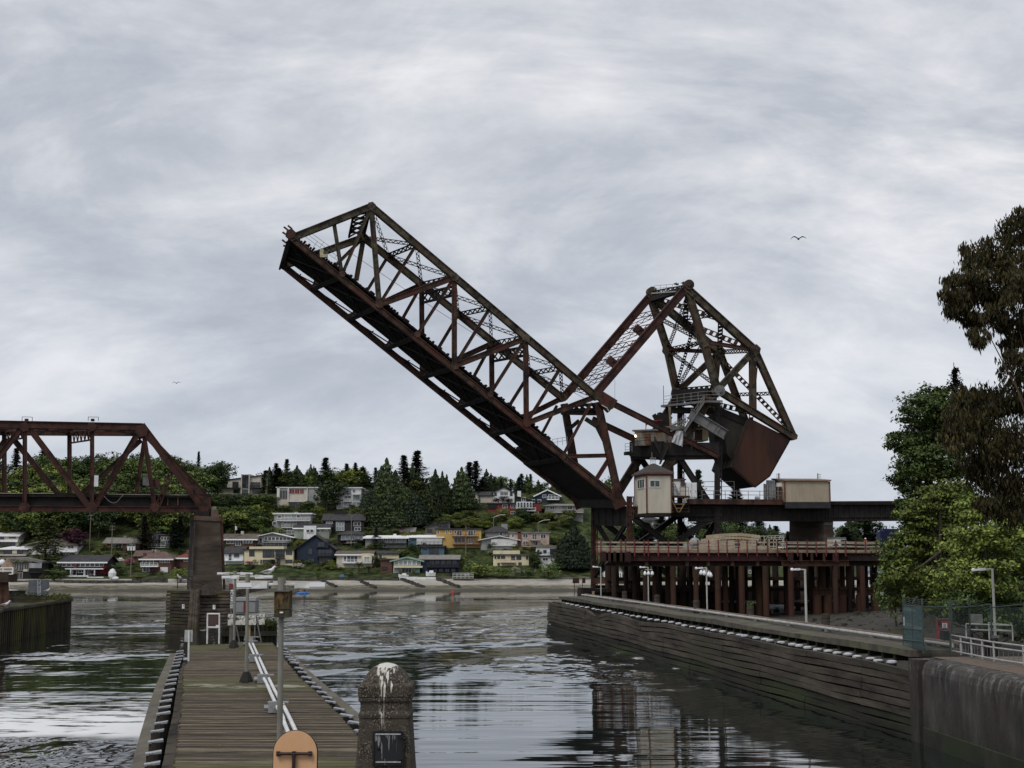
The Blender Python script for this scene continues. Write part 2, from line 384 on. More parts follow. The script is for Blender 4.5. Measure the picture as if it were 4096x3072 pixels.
mb=MB();mb.bar(h0,h1,1.6,1.3,V((1,0,0)));part('heel_girder',mb,steel_dark,leaf)
mb=MB()
railing(mb,[BP(Q5(400,640),-.9),BP(Q5(900,1010),-.9)],1.0,(1.0,.5),.05,2.4,upl);railing(mb,[BP(Q5(440,610),1.2),BP(Q5(880,930),1.2)],1.0,(1.0,),.05,2.4,upl)
part('handrail',mb,steel_grey,leaf)
mb=MB();mb.box(BP(Q5(690,850),0),(.5,.6,1.1));mb.box(BP(Q5(720,900),0),(1.1,.7,.5));mb.tube([BP(Q5(700,830)),BP(Q5(700,810))],.22);part('span_lock_motor',mb,mat('pale_yellow_paint',(.35,.33,.2),(.5,.48,.32),3,.6),leaf)
mb=MB()
pr=None
for k in range(25):
 f=k/24;p=BP((1400+(2420-1400)*f,1010+(1640-1010)*f+60*math.sin(math.pi*f)*.3),1.5)
 if pr is not None:mb.bar(pr,p,.05,.05)
 pr=p
part('cable',mb,steel_black,leaf)
mb=MB()
ra,rb=BP(R2(60,1420),1.5),BP(R2(180,1400),1.5);railing(mb,[ra,rb],1.1,(1.1,.6),.06,.8)
part('handrail',mb,rail_galv,leaf)
A,A_=R2(1140,150),R2(845,205);C,C_=R2(1385,965),R2(1060,985);Dn,D_=R2(1685,645),R2(1405,660);E,E_=R2(1995,1340),R2(1660,1345)
cwf=thing('counterweight_truss','olive triangular steel truss above the rail deck holding a huge hanging counterweight','counterweight',BP(C))
for s,(a,c,d,e,off)in enumerate(((A,C,Dn,E,0.0),(A_,C_,D_,E_,TW))):
 m=steel_olive
 ibeam(cwf,'back_chord',a,d,1.1,1.15,m,off,.3);ibeam(cwf,'end_post',d,e,1.0,0.95,m,off,.2);ibeam(cwf,'lower_chord',c,e,1.1,1.0,m,off,.3)
 mid=R2(1275,575)if s==0 else R2(985,640)
 ibeam(cwf,'front_post',a,mid,1.0,1.05,m,off,.1);ibeam(cwf,'front_post',mid,c,1.0,1.05,m,off,.1)
 gusset(cwf,mid,1.15,m,off,8,1.3)
 ibeam(cwf,'diagonal',c,d,.9,.95,m,off)
 v0=tuple(c[k]*.53+e[k]*.47 for k in(0,1));ibeam(cwf,'vertical_post',(d[0]-8,d[1]),v0,.9,.95,m,off)
 ibeam(cwf,'strut',mid,d,.5,.6,steel_brown,off)
 gusset(cwf,d,1.3,m,off,7);gusset(cwf,c,1.3,m,off,9);gusset(cwf,e,.9,m,off,5)
 mb=MB();cc=BP((a[0]+6,a[1]-14),off)
 mb.tube([cc-NR*.62,cc+NR*.62],.8,20);mb.tube([cc-NR*.85,cc+NR*.85],.35,14);part('apex_pin',mb,steel_olive,cwf)
 mb=MB();cc=BP((c[0]+4,c[1]+5),off);mb.tube([cc-NR*.9,cc+NR*.9],.85,18);mb.tube([cc-NR*1.1,cc+NR*1.1],.35,12);part('trunnion',mb,steel_grey,cwf)
def xb(pa,oa,pb,ob,h,m=steel_dark,style='batten',w=.3,name='lateral_brace',pitch=None):
 mb=MB();a,b=BP(pa,oa),BP(pb,ob);lat=V((0,1,0))
 if style=='batten':mb.batten(a,b,w,h,lat,pitch or h*1.3,.1)
 else:mb.lace(a,b,w,h,lat,pitch or h*.9,.08,style=='x')
 return part(name,mb,m,cwf)
lerp=lambda a,b,f:tuple(a[k]+(b[k]-a[k])*f for k in(0,1))
xb(lerp(A,Dn,.02),0,lerp(A_,D_,.5),TW,.8,steel_dark);xb(lerp(A,Dn,.5),0,lerp(A_,D_,.02),TW,.8,steel_red)
xb(lerp(A,Dn,.5),0,lerp(A_,D_,1),TW,.8,steel_dark);xb(lerp(A,Dn,1),0,lerp(A_,D_,.45),TW,.85,steel_red)
xb(lerp(A,Dn,.42),0,lerp(A_,D_,.42),TW,.7,steel_dark,'z');xb(Dn,0,D_,TW,.75,steel_dark,'x')
xb(lerp(Dn,E,.05),0,lerp(D_,E_,.95),TW,.7,steel_brown);xb(lerp(Dn,E,.92),0,lerp(D_,E_,.1),TW,.7,steel_brown);xb(lerp(Dn,E,.5),0,lerp(D_,E_,.5),TW,.55,steel_dark,'z')
xb(lerp(C,E,.05),0,lerp(C_,E_,.3),TW,.8,steel_dark);xb(lerp(C,E,.5),0,lerp(C_,E_,.1),TW,.8,steel_dark)
mA,mA_=R2(1275,575),R2(985,640)
xb(A,0,A_,TW,1.3,steel_dark,'x',.5,'apex_strut');xb(mA,0,mA_,TW,.55,steel_brown,'z');xb(mA,0,(mA_[0]+15,mA_[1]+18),TW,.5,steel_brown,'z')
xb(lerp(A,mA,.1),0,mA_,TW,.6,steel_dark,'x');xb(mA,0,lerp(A_,mA_,.4),TW,.7,steel_olive,'x')
xb(mA,0,lerp(C_,mA_,.05),TW,.6,steel_dark,'x');xb(lerp(C,mA,.1),0,mA_,TW,.6,steel_olive,'x');xb(lerp(C,mA,.02),0,C_,TW,1.3,steel_dark,'x',.6,'trunnion_strut')
xb(lerp(A,mA,.55),0,lerp(C_,mA_,.1),TW,.5,steel_black,'batten',.2,'ladder',.55)
mb=MB();pa,pb=BP(R2(880,190),TW-1),BP(R2(1075,175),1.2);railing(mb,[pa,pb],1.3,(1.3,.85,.4),.06,1.6);mb.bar(pa,pb,1.2,.2);part('walkway',mb,rail_galv,cwf)
mb=MB();mb.bar(BP(R2(860,235),TW-.5),BP(R2(1100,160),.5),.9,.8);part('apex_girder',mb,steel_dark,cwf)
cwp=[R2(1420,1040),R2(1985,1362),R3(1530,-20),R3(1410,212),R3(1310,286),R3(1155,150),R2(1640,1205),R2(1600,1170)]
near=[BP(p,.9)for p in cwp]
P1,P2,P3,P4,P5=BP(R2(1640,1195),-.1),BP(R2(1972,1362),-.1),BP(R3(1410,210),-.1),BP(R3(1310,286),-.1),BP(R3(1155,150),-.1)
WB=NR*(TW+.3)
for nm,pts,m in(('side_plate',(P1,P2,P3,P4,P5),rust_plate),('far_side_plate',tuple(p+WB for p in(P1,P2,P3,P4,P5)),rust_plate),('front_plate',(P1,P5,P5+WB,P1+WB),cw_grey),('bottom_plate',(P5,P4,P4+WB,P5+WB),steel_black),('toe_plate',(P4,P3,P3+WB,P4+WB),steel_black),('back_plate',(P3,P2,P2+WB,P3+WB),cw_grey)):
 mb=MB();n=(pts[1]-pts[0]).cross(pts[2]-pts[0]).normalized();ctr=(P1+P3+P4+P5)/4+WB/2
 if n.dot(ctr-pts[0])<0:n=-n
 mb.prism(pts,n*.12)
 if nm=='front_plate':
  for k in range(1,6):mb.bar(P1.lerp(P1+WB,k/6)-n*.05,P5.lerp(P5+WB,k/6)-n*.05,.12,.12)
 if nm=='side_plate':
  for f in(.25,.5,.75):mb.bar(P1.lerp(P2,f)+n*.1,P5.lerp(P4.lerp(P3,.5),f)+n*.1,.07,.06)
  for a_,b_ in((P1,P2),(P2,P3),(P3,P4),(P4,P5),(P5,P1)):mb.bar(a_+n*.1,b_+n*.1,.28,.1,n.cross(b_-a_))
 part(nm,mb,m,cwf)
mb=MB();tp=[BP(R2(1400,1100),1),BP(R2(1640,1200),1),BP(R2(1640,1200),TW),BP(R2(1400,1100),TW)];mb.prism(tp,V((0,0,-1.2)));part('counterweight_seat',mb,steel_dark,cwf)
mb=MB();U=[BP(p,1.2)for p in(R2(1415,1150),R2(1640,1195),R3(1150,100),R3(1120,60))];mb.loft(U,[p+NR*7 for p in U]);part('counterweight_block',mb,cw_grey,cwf)
links=thing('counterweight_link','pair of long red brown struts laced together joining the counterweight apex to the leaf','strut',BP(R2(430,965)))
La,Lb,La_,Lb_=R2(1118,165),R2(408,995),R2(842,215),R2(150,1025)
ibeam(links,'strut',La,Lb,.9,1.25,steel_red,-.05);ibeam(links,'strut',La_,Lb_,.9,1.25,steel_red,TW+.05)
for k in range(5):
 f0=.18+k*.155
 mb=MB();mb.lace(BP(lerp(La,Lb,f0),0),BP(lerp(La_,Lb_,f0+.03),TW),.2,.75,V((0,1,0)),.9,.08);part('cross_brace',mb,steel_red,links)
 mb=MB();mb.lace(BP(lerp(La,Lb,f0+.01),0),BP(lerp(La_,Lb_,f0+.16),TW),.18,.6,V((0,1,0)),.8,.07);part('cross_brace',mb,steel_red,links)
for f0 in(.36,.67):
 mb=MB();c=BP(lerp(La,Lb,f0),0).lerp(BP(lerp(La_,Lb_,f0),TW),.42);mb.box(c+AX*.1,(1.5,.5,1.3),Matrix.Rotation(R(40),3,'Y'));mb.box(c+AX*1.2+V((0,0,-.6)),(1.1,.4,1.2),Matrix.Rotation(R(40),3,'Y'));part('junction_plate',mb,steel_red,links)
ops=thing('operating_strut','near brown rack strut running from the raised leaf down to the tower','strut',BP(R2(480,1040)))
ibeam(ops,'beam',R2(455,1030),R2(1395,1500),.7,.85,steel_red,-.9)
mb=MB();c0,c1=BP(R2(440,1010),-.95),BP(R2(560,1085),-.95);mb.bar(c0,c1,.8,1.5,NR);mb.bar(c0-V((0,0,.8)),c1-V((0,0,.9))-AX*.8,.9,.9,NR);part('strut_head',mb,steel_brown,ops)
mb=MB();mb.bar(BP(R2(455,1085),-1.5),BP(R2(500,1110),-1.5),.08,.08);mb.bar(BP(R2(500,1110),-1.5),BP(R2(512,1135),-1.5),.08,.08);part('bracket',mb,paint_white,ops)
ops2=thing('operating_strut','far brown rack strut crossing behind the heel post of the raised leaf','strut',BP(R2(510,1250),TW))
ibeam(ops2,'beam',R2(380,1200),R2(760,1380),.7,.95,steel_red,TW+.9)
tw=thing('bascule_tower','dark steel tower of braced legs carrying the drawbridge hinge','tower',BP(R3(455,960)))
def tleg(name,p,q,w,h,m,off,lace=False,ext=0):return member(tw,name,p,q,w,h,m,off,NR,lace,ext,None,True)
def twin(p,q,off,wid=.95,m=steel_dark,m2=None,lat_h=.32,name='leg'):
 a,b=BP(p,off),BP(q,off);mb=MB();mb.bar(a,b,wid*.8,wid*.55,NR);mb.lace(a-NR*wid*.42,b-NR*wid*.42,.12,wid,NR,wid*.9,.14,True);return part(name,mb,m,tw)
tf=0.0
ba=R3(1050,990);
twin(R2(1390,1050),R3(1048,985),0.0,1.15);twin(R2(1085,1010),R3(800,985),TW,1.15)
twin(R3(455,350),R3(452,985),0.0,1.15,steel_brown);twin(R3(213,430),R3(210,985),TW,1.1,steel_brown)
for off,(l,r)in((0.0,(450,1048)),(TW,(210,800))):
 ibeam(tw,'bottom_strut',R3(l,915),R3(r,915),.7,.7,steel_brown,off);ibeam(tw,'bottom_strut',R3(l,965),R3(r,965),.6,.5,steel_dark,off)
 x0,x1=l,r
 ibeam(tw,'diagonal',R3(x0+15,480),R3(x1-25 if off==0 else x1-60,900),.8,.8,steel_dark,off);ibeam(tw,'diagonal',R3(x0+25,870),R3(x1-15,480),.8,.8,steel_dark,off)
 ibeam(tw,'girder',R3(l,455),R3(r,450),1.0,1.6,steel_black,off,.3)
for(p,q)in((R3(455,500),R3(213,900)),(R3(213,500),R3(455,900)),(R3(1048,520),R3(800,900)),(R3(800,520),R3(1048,900))):
 o1,o2=(0.0,TW)if p[0]>q[0]else(TW,0.0)
 mb=MB();mb.lace(BP(p,o1),BP(q,o2),.4,.8,AX,.75,.14,True);part('cross_brace',mb,steel_dark,tw)
mb=MB();mb.bar(BP(R3(455,485),0),BP(R3(213,480),TW),.6,3.1,AX)
for k in range(6):mb.bar(BP(R3(455,440),0).lerp(BP(R3(213,435),TW),k/5)-V((0,0,2.4)),BP(R3(455,440),0).lerp(BP(R3(213,435),TW),k/5)+V((0,0,.6)),.9,.12,AX)
part('cross_girder',mb,steel_dark,tw)
mb=MB();mb.bar(BP(R3(455,925),0),BP(R3(213,925),TW),.6,.9,AX);part('cross_girder',mb,steel_brown,tw)
mb=MB();mb.bar(BP(R3(1048,450),0),BP(R3(800,450),TW),.6,2.2,AX);part('cross_girder',mb,steel_black,tw)
for off,(tp,bt)in((0.0,(R2(1320,1030),R3(500,480))),(TW,(R2(1040,1060),R3(280,480)))):
 ibeam(tw,'inclined_leg',tp,bt,1.15,1.25,steel_olive,off,.2)
 mb=MB();mb.lace(BP(tp,off-.62),BP(bt,off-.62),.08,1.2,NR,1.0,.1,False);part('leg_lacing',mb,steel_brown,tw)
ibeam(tw,'diagonal',R2(1060,1480),R3(1000,400),.8,.8,steel_dark,0.0,.4);ibeam(tw,'diagonal',R2(760,1500),R3(770,440),.8,.8,steel_dark,TW,.4)
twin(R2(1010,1500),R3(745,440),0.0,.7);twin(R2(735,1540),R3(510,440),TW,.7)
for o_,pp in((-.3,(R2(930,1440),R2(1120,1440),R2(1060,1560),R2(1010,1590),R2(985,1540))),(TW-.3,(R2(690,1470),R2(830,1470),R2(790,1540),R2(740,1590),R2(700,1540)))):mb=MB();mb.prism([BP(p,o_)for p in pp],NR*.6);part('gusset_plate',mb,steel_dark,tw)
mb=MB();ma,mc_=BP(R2(705,1450),TW+.5),BP(R2(1385,1450),-.2)
q=[BP(R2(690,1410),TW),BP(R2(950,1415),-.6),BP(R2(1390,1410),-.6),BP(R2(1150,1405),TW)]
mb.prism(q,V((0,0,-2.2)));part('machinery_floor',mb,steel_black,tw)
mb=MB();mb.bar(BP(R2(950,1440),-.6),BP(R2(1395,1440),-.6),.5,2.0,NR);part('floor_girder',mb,steel_dark,tw)
mb=MB();mb.bar(BP(R2(690,1440),TW-.2),BP(R2(950,1440),-.6),.5,2.4,AX);part('floor_girder',mb,steel_black,tw)
mb=MB();pl=[BP(R2(950,1095),TW),BP(R2(1060,1098),1),BP(R2(1290,1060),-1.0),BP(R2(1400,1062),-1.4),BP(R2(1400,1062),3)]
mb.bar(BP(R2(955,1098),TW),BP(R2(1290,1062),-1),1.2,.35,V((0,1,0)));mb.bar(BP(R2(1285,1060),-1.4),BP(R2(1402,1062),-1.4),1.3,.3,V((0,1,0)));part('platform',mb,steel_grey,tw)
mb=MB();railing(mb,[BP(R2(955,1090),TW),BP(R2(1290,1052),-1.2),BP(R2(1400,1052),-1.6)],1.5,(1.5,.95,.45),.05,1.7);part('handrail',mb,rail_galv,tw)
mb=MB();mb.bar(BP(R2(955,1090),TW),BP(R2(952,930),TW),.09,.09);part('mast',mb,steel_grey,tw)
mb=MB();mb.bar(BP(R2(1040,1010),TW-1),BP(R2(1330,1000),.5),1.2,1.8,V((0,1,0)));mb.bar(BP(R2(1030,1130),TW-2),BP(R2(1340,1130),.5),.8,.9,V((0,1,0)));part('trunnion_girder',mb,steel_black,tw)
mb=MB();ga,gb=BP(R2(1175,1160),-1.2),BP(R2(1440,1320),-1.2);gd=(gb-ga).normalized();gu=gd.cross(NR)
mb.bar(ga,gb,.15,1.5,NR,.2)
for k in(-1,1):mb.bar(ga+gu*k*.75,gb+gu*k*.75,.7,.12,NR,.3)
for f in(.06,.5,.72,.82,.98):p=ga.lerp(gb,f);mb.bar(p-gu*.72-NR*.1,p+gu*.72-NR*.1,.14,.14)
part('plate_girder',mb,steel_grey,tw)
mb=MB()
for k in range(7):p=BP(R2(895+k*14,1200+k*8),TW-2);mb.box(p,(.5,1.6,1.7),Matrix.Rotation(R(-28),3,'Y'))
mb.bar(BP(R2(900,1190),TW-2.5),BP(R2(1000,1230),TW-2.5),1.4,1.9,NR);part('resistor_box',mb,steel_dark,tw)
mb=MB();mb.bar(BP(R2(1140,1330),.4),BP(R2(1260,1140),.4),1.1,1.2,NR,.4);part('rusty_bracket',mb,mat('rust_orange',(.05,.025,.015),(.20,.10,.05),1.2,.8,lo=.35,hi=.7),tw)
def stair(root,pa,oa,pb,ob,m,wdt=.9):
 a,b=BP(pa,oa),BP(pb,ob);mb=MB();d=b-a;n=max(3,int(abs(d.z)/.25));side=V((0,1,0))
 for k in(-1,1):
  mb.bar(a+side*k*wdt/2,b+side*k*wdt/2,.07,.22);mb.bar(a+side*k*wdt/2+V((0,0,1)),b+side*k*wdt/2+V((0,0,1)),.05,.05);mb.bar(a+side*k*wdt/2+V((0,0,.5)),b+side*k*wdt/2+V((0,0,.5)),.04,.04)
  for i in range(0,7):p=a.lerp(b,i/6)+side*k*wdt/2;mb.bar(p,p+V((0,0,1)),.05,.05)
 for i in range(n):p=a.lerp(b,i/n);mb.box(p,(.26,wdt,.04))
 return part('stair',mb,m,root)
stair(tw,R2(1120,1300),-1.4,R2(1280,1060),-1.4,steel_grey);stair(tw,R2(1010,1300),-1.6,R2(1130,1220),-1.6,steel_grey);stair(tw,R2(880,1390),-1.0,R2(925,1480),-1.0,steel_dark);stair(tw,R2(925,1560),-1.2,R2(985,1420),-1.2,steel_dark)
mb=MB();mb.bar(BP(R2(1000,1100),.5),BP(R2(1012,1260),.5),.3,.35);mb.bar(BP(R2(950,1265),.2),BP(R2(1110,1262),.2),.4,.3);mb.bar(BP(R2(1020,1255),.2),BP(R2(1130,1200),.2),.2,.3);part('access_frame',mb,mat('steel_tan',(.10,.085,.06),(.19,.16,.11),1.5,.7),tw)
mb=MB();mb.bar(BP(R2(645,1475),5),BP(R2(700,1475),5),1.6,.5,V((0,1,0)));part('side_platform',mb,steel_dark,tw)
mb=MB();railing(mb,[BP(R2(645,1468),4.2),BP(R2(700,1468),4.2)],1.4,(1.4,.9,.45),.06,.9);part('handrail',mb,rail_galv,tw)
mb=MB();railing(mb,[BP(R2(722,1400),3.0),BP(R2(885,1390),-.5)],1.35,(1.35,.9,.45),.06,1.1);part('handrail',mb,steel_dark,tw)
mb=MB();railing(mb,[BP(R2(1100,1440),-1.6),BP(R2(1180,1440),-1.6)],1.5,(1.5,.8),.1,1.4);railing(mb,[BP(R2(1010,1430),-1.6),BP(R2(1100,1440),-1.6)],1.5,(1.5,.8),.08,1.4);part('handrail',mb,steel_brown,tw)
mb=MB();mb.bar(BP(R2(562,880),4),BP(R2(562,1060),4),.035,.035);part('cable',mb,steel_black,tw)
corr=mat('corrugated_grey',(.16,.155,.14),(.28,.27,.25),1.2,.6,0,.15,c3=(.16,.10,.06),stretch=(1,1,.3))
shed=thing('machinery_shed','low grey corrugated shed with a rusty door on the tower platform','shed',BP(R2(870,1390)))
sa,sb=BP(R2(722,1400),4.0),BP(R2(1130,1400),-.8);sd_=(sb-sa);sd_.z=0;L_=sd_.length;sd_.normalize();sn=V((-sd_.y,sd_.x,0));zb=sb.z
mb=MB();b0,b1=V((sa.x,sa.y,zb)),V((sb.x,sb.y,zb));mb.loft([b0,b1,b1+sn*3.5,b0+sn*3.5],[p+V((0,0,2.25))for p in(b0,b1,b1+sn*3.5,b0+sn*3.5)])
for i in range(36):p=b0.lerp(b1,(i+.5)/36)-sn*.03;mb.bar(p,p+V((0,0,2.2)),.08,.05)
part('wall',mb,corr,shed)
mb=MB();p=b0.lerp(b1,.27)-sn*.06;mb.bar(p+V((0,0,.1)),p+V((0,0,2.0)),.9,.08,sd_);part('door',mb,mat('rust_orange',(0,0,0)),shed)
mb=MB();mb.loft([p+V((0,0,2.27))for p in(b0-sd_*.3-sn*.3,b1-sn*.3,b1+sn*3.7,b0-sd_*.3+sn*3.7)],[p+V((0,0,2.5))for p in(b0-sd_*.3-sn*.3,b1-sn*.3,b1+sn*3.7,b0-sd_*.3+sn*3.7)]);part('roof',mb,steel_grey,shed)
yel=mat('cream_wall',(.34,.29,.14),(.46,.41,.24),1.5,.7)
cab=thing('machinery_cabin','small cream cabin with a brown door at the tower middle','cabin',BP(R2(1240,1370),3))
ca,cb=BP(R2(1160,1375),2.2),BP(R2(1315,1372),2.2);mb=MB();mb.loft([ca,cb,cb+NR*3,ca+NR*3],[p+V((0,0,2.1))for p in(ca,cb,cb+NR*3,ca+NR*3)]);part('wall',mb,yel,cab)
mb=MB();p=ca.lerp(cb,.47)-NR*.05;mb.bar(p+V((0,0,.1)),p+V((0,0,1.75)),1.3,.08,AX);part('door',mb,steel_brown,cab)
mb=MB();p=ca.lerp(cb,.15)-NR*.05;mb.bar(p+V((0,0,.35)),p+V((0,0,1.7)),.75,.08,AX);part('window',mb,paint_white,cab)
mb=MB();p=ca.lerp(cb,.15)-NR*.1;mb.bar(p+V((0,0,.5)),p+V((0,0,1.55)),.5,.06,AX);part('pane',mb,mat('window_glass',(.02,.025,.03),rough=.08,spec=.6),cab)
mb=MB();mb.loft([p+V((0,0,2.12))for p in(ca-AX*.4-NR*.4,cb+AX*.3-NR*.4,cb+NR*3,ca+NR*3)],[p+V((0,0,2.35))for p in(ca-AX*.4-NR*.4,cb+AX*.3-NR*.4,cb+NR*3,ca+NR*3)]);part('roof',mb,mat('steel_tan',(0,0,0)),cab)
tarp_m=mat('tarpaulin_grey',(.22,.23,.25),(.50,.51,.53),2.0,.6,0,.5,4,stretch=(1,1,.5))
mb=MB();o_=-1.75;tp=[BP(p,o_)for p in(R2(1055,1290),R2(1085,1283),R2(1115,1295))];bt=[BP(p,o_-.35)for p in(R2(1020,1385),R2(1075,1405),R2(1108,1423))]
NX,NY=14,10;g={}
for i in range(NX):
 for j in range(NY):
  f,h=i/(NX-1),j/(NY-1);a=tp[0].lerp(tp[2],f);b=bt[0].lerp(bt[2],f);p=a.lerp(b,h)+NR*(.18*math.sin(f*19+h*2)*h+.1*math.sin(f*7+h*5));g[i,j]=len(mb.v);mb.v.append(p)
for i in range(NX-1):
 for j in range(NY-1):mb.f.append((g[i,j],g[i+1,j],g[i+1,j+1],g[i,j+1]));mb.mi.append(0)
single('tarpaulin',mb,tarp_m,'crumpled silver grey tarpaulin hanging over the operating strut','tarpaulin',smooth=True)
mb=MB();c=BP(R2(812,1290),TW-3);mb.bar(c,c+V((0,0,1.6)),.12,.12);mb.prism([c+V((0,0,1.6)),c+V((0,0,.7)),c+V((1.0,0,1.5)),c+V((1.6,0,1.6))],NR*.1);mb.bar(c+V((0,0,1.6)),c+V((2.6,0,1.62)),.12,.12)
single('davit_arm',mb,mat('red_paint',(.22,.02,.02),(.33,.04,.035),2,.6),'small red davit arm above the grey machinery shed','davit')
bm_=bpy.data.materials.new('lamp_glow');bm_.use_nodes=True;bm_.node_tree.nodes['Principled BSDF'].inputs['Emission Color'].default_value=(1,.72,.38,1);bm_.node_tree.nodes['Principled BSDF'].inputs['Emission Strength'].default_value=6
lm=thing('bridge_lamp','small lit warm lamp on the corner of the grey machinery shed','lamp',BP(R2(730,1335),3.2))
mb=MB();mb.sph(BP(R2(728,1335),3.2),.2);part('bulb',mb,bm_,lm);mb=MB();mb.box(BP(R2(728,1350),3.3),(.25,.25,.35));part('bracket',mb,steel_dark,lm)
def P3(p,off):return BP(R3(*p),off)
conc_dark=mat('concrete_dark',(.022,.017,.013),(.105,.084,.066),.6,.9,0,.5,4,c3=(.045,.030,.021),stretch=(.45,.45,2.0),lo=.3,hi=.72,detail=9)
conc_lit=mat('concrete_lit',(.08,.072,.062),(.19,.175,.155),.6,.9,0,.3,8,c3=(.07,.06,.05),stretch=(1,1,.4),lo=.3,hi=.7,detail=9)
conc_foot=mat('concrete_wet',(.012,.012,.010),(.035,.034,.026),.8,.6)
ap=thing('approach_span','dark plate girder span with a railed catwalk running into the trees','bridge span',P3((1300,450),0))
mb=MB();a,b=P3((855,452),0),P3((1815,450),0);mb.bar(a,b,.35,3.0,NR);
for k in(-1,1):mb.bar(a+V((0,0,k*1.5)),b+V((0,0,k*1.5)),.8,.16,NR)
for i in range(28):p=a.lerp(b,(i+.5)/28)-NR*.24;mb.bar(p-V((0,0,1.4)),p+V((0,0,1.4)),.16,.14,AX)
part('girder',mb,steel_black,ap)
mb=MB();a2,b2=P3((1790,452),-.1),P3((2700,446),-.1);mb.bar(a2,b2,.35,3.2,NR)
for k in(-1,.15,1):mb.bar(a2-V((0,0,k*1.45 if k!=.15 else .9)),b2-V((0,0,k*1.45 if k!=.15 else .9)),.8,.16,NR)
for i in range(26):p=a2.lerp(b2,(i+.5)/26)-NR*.24;mb.bar(p-V((0,0,1.4)),p+V((0,0,1.4)),.14,.16,AX)
part('girder',mb,steel_dark,ap)
mb=MB();a,b=P3((855,452),TW),P3((2400,446),TW);mb.bar(a,b,.35,3.0,NR);part('girder',mb,steel_black,ap)
mb=MB();u0,u1=P3((700,398),0),P3((2700,398),0);mb.prism([u0,u1,u1+NR*TW,u0+NR*TW],V((0,0,-.5)));mb.prism([u0-NR*.8,u1-NR*.8,u1,u0],V((0,0,.12)))
for i in range(90):p=u0.lerp(u1,i/90);mb.box(p-NR*.5+V((0,0,-.12)),(.3,1.4,.26),Matrix.Rotation(TH,3,'Z'))
part('track_deck',mb,tie_wood,ap)
mb=MB();c0,c1=P3((845,385),-1.2),P3((1500,390),-1.2);mb.bar(c0,c1,.25,.75,NR);mb.prism([c0+V((0,0,.36)),c1+V((0,0,.36)),c1+NR*1.4+V((0,0,.36)),c0+NR*1.4+V((0,0,.36))],V((0,0,.08)));part('catwalk',mb,steel_brown,ap)
mb=MB();railing(mb,[c0+V((0,0,.35))+AX*2.5,c1+V((0,0,.35))],1.35,(1.35,.75),.08,1.8);railing(mb,[P3((915,355),1),P3((1170,352),1)],2.4,(2.4,1.6),.08,3.0);part('handrail',mb,mat('rail_dull',(.10,.10,.09),(.20,.195,.18),2,.6),ap)
mb=MB();g0,g1=P3((930,430),-.2),P3((1020,425),-.2);mb.prism([P3((975,400),-.3),P3((1085,400),-.3),P3((1075,500),-.3),P3((1035,505),-.3)],NR*.1);part('gusset_plate',mb,steel_dark,ap)
cg=thing('equipment_cage','grey mesh cage with a tall box beside the beige machinery house','cage',P3((1410,375),0))
mb=MB()
for x_ in(1378,1395,1412,1430,1448):mb.bar(P3((x_,378),0),P3((x_,270),0),.07,.07)
for y_ in(272,300,325,350):mb.bar(P3((1376,y_),0),P3((1450,y_),0),.06,.06)
part('frame',mb,rail_galv,cg)
mb=MB();mb.bar(P3((1381,378),.4),P3((1381,265),.4),.35,.5,NR);part('cabinet',mb,steel_grey,cg)
mb=MB();mb.bar(P3((1388,300),.8),P3((1448,300),.8),.05,2.8,NR);part('panel',mb,mat('mesh_grey',(.22,.23,.24),(.30,.31,.32),3,.6),cg)
single('signal_box',MB().box(P3((1325,370),0),(.6,.6,.9)).box(P3((1325,362),0),(.75,.7,.1)),mat('blue_white',(.25,.27,.33),(.45,.46,.5),3,.6),'small pale control box standing behind the catwalk railing','control box')
beige=mat('beige_cladding',(.33,.285,.215),(.40,.35,.265),1.0,.6,0,.1,c3=(.30,.255,.19),stretch=(1,1,.3))
beige_s=mat('booth_cladding',(.47,.44,.37),(.56,.525,.45),.7,.6,0,.08,c3=(.43,.40,.34),stretch=(1,1,.25))
trim=mat('brown_trim',(.10,.045,.035),(.15,.07,.055),2,.6)
glass=mat('window_glass',(0,0,0))
mh=thing('machinery_house','beige ribbed metal machinery house standing on the rail deck','machinery house',P3((1660,390),-2))
fo=-1.6;f0,f1=P3((1514,388),fo),P3((1820,388),fo);H=(P3((1514,247),fo)-f0).z;dpt=NR*4.6
mb=MB();base=[f0,f1,f1+dpt,f0+dpt];mb.loft(base,[f0+V((0,0,H)),f1+V((0,0,H)),f1+dpt+V((0,0,H+.45)),f0+dpt+V((0,0,H+.45))])
for i in range(27):p=f0.lerp(f1,(i+.5)/27)-NR*.03;mb.bar(p+V((0,0,.05)),p+V((0,0,H-.1)),.10,.05,AX)
part('wall',mb,beige,mh)
mb=MB();ro=[f0-AX*.25-NR*.3,f1+AX*.2-NR*.3,f1+AX*.2+dpt,f0-AX*.25+dpt];mb.loft([p+V((0,0,H+(.02 if i<2 else .48)))for i,p in enumerate(ro)],[p+V((0,0,H+(.25 if i<2 else .7)))for i,p in enumerate(ro)]);part('roof',mb,mat('roof_brown',(.17,.11,.08),(.25,.17,.12),1.5,.6),mh)
mb=MB()
for p in(f0,f1):mb.bar(p-NR*.05,p-NR*.05+V((0,0,H)),.22,.14,AX)
part('corner_trim',mb,trim,mh)
mb=MB();mb.bar(f0-V((0,0,.5))-NR*.1,f1-V((0,0,.5))-NR*.1,.3,.95,NR);part('skirt',mb,mat('black_skirt',(.015,.016,.018),(.03,.031,.034),1,.7),mh)
mb=MB();mb.loft([p-V((0,0,.02))for p in(f0+dpt*.1,f1+dpt*.1,f1+dpt,f0+dpt)],[p-V((0,0,.6))for p in(f0+dpt*.1,f1+dpt*.1,f1+dpt,f0+dpt)]);part('floor',mb,steel_black,mh)
sd0=f0-AX*.06
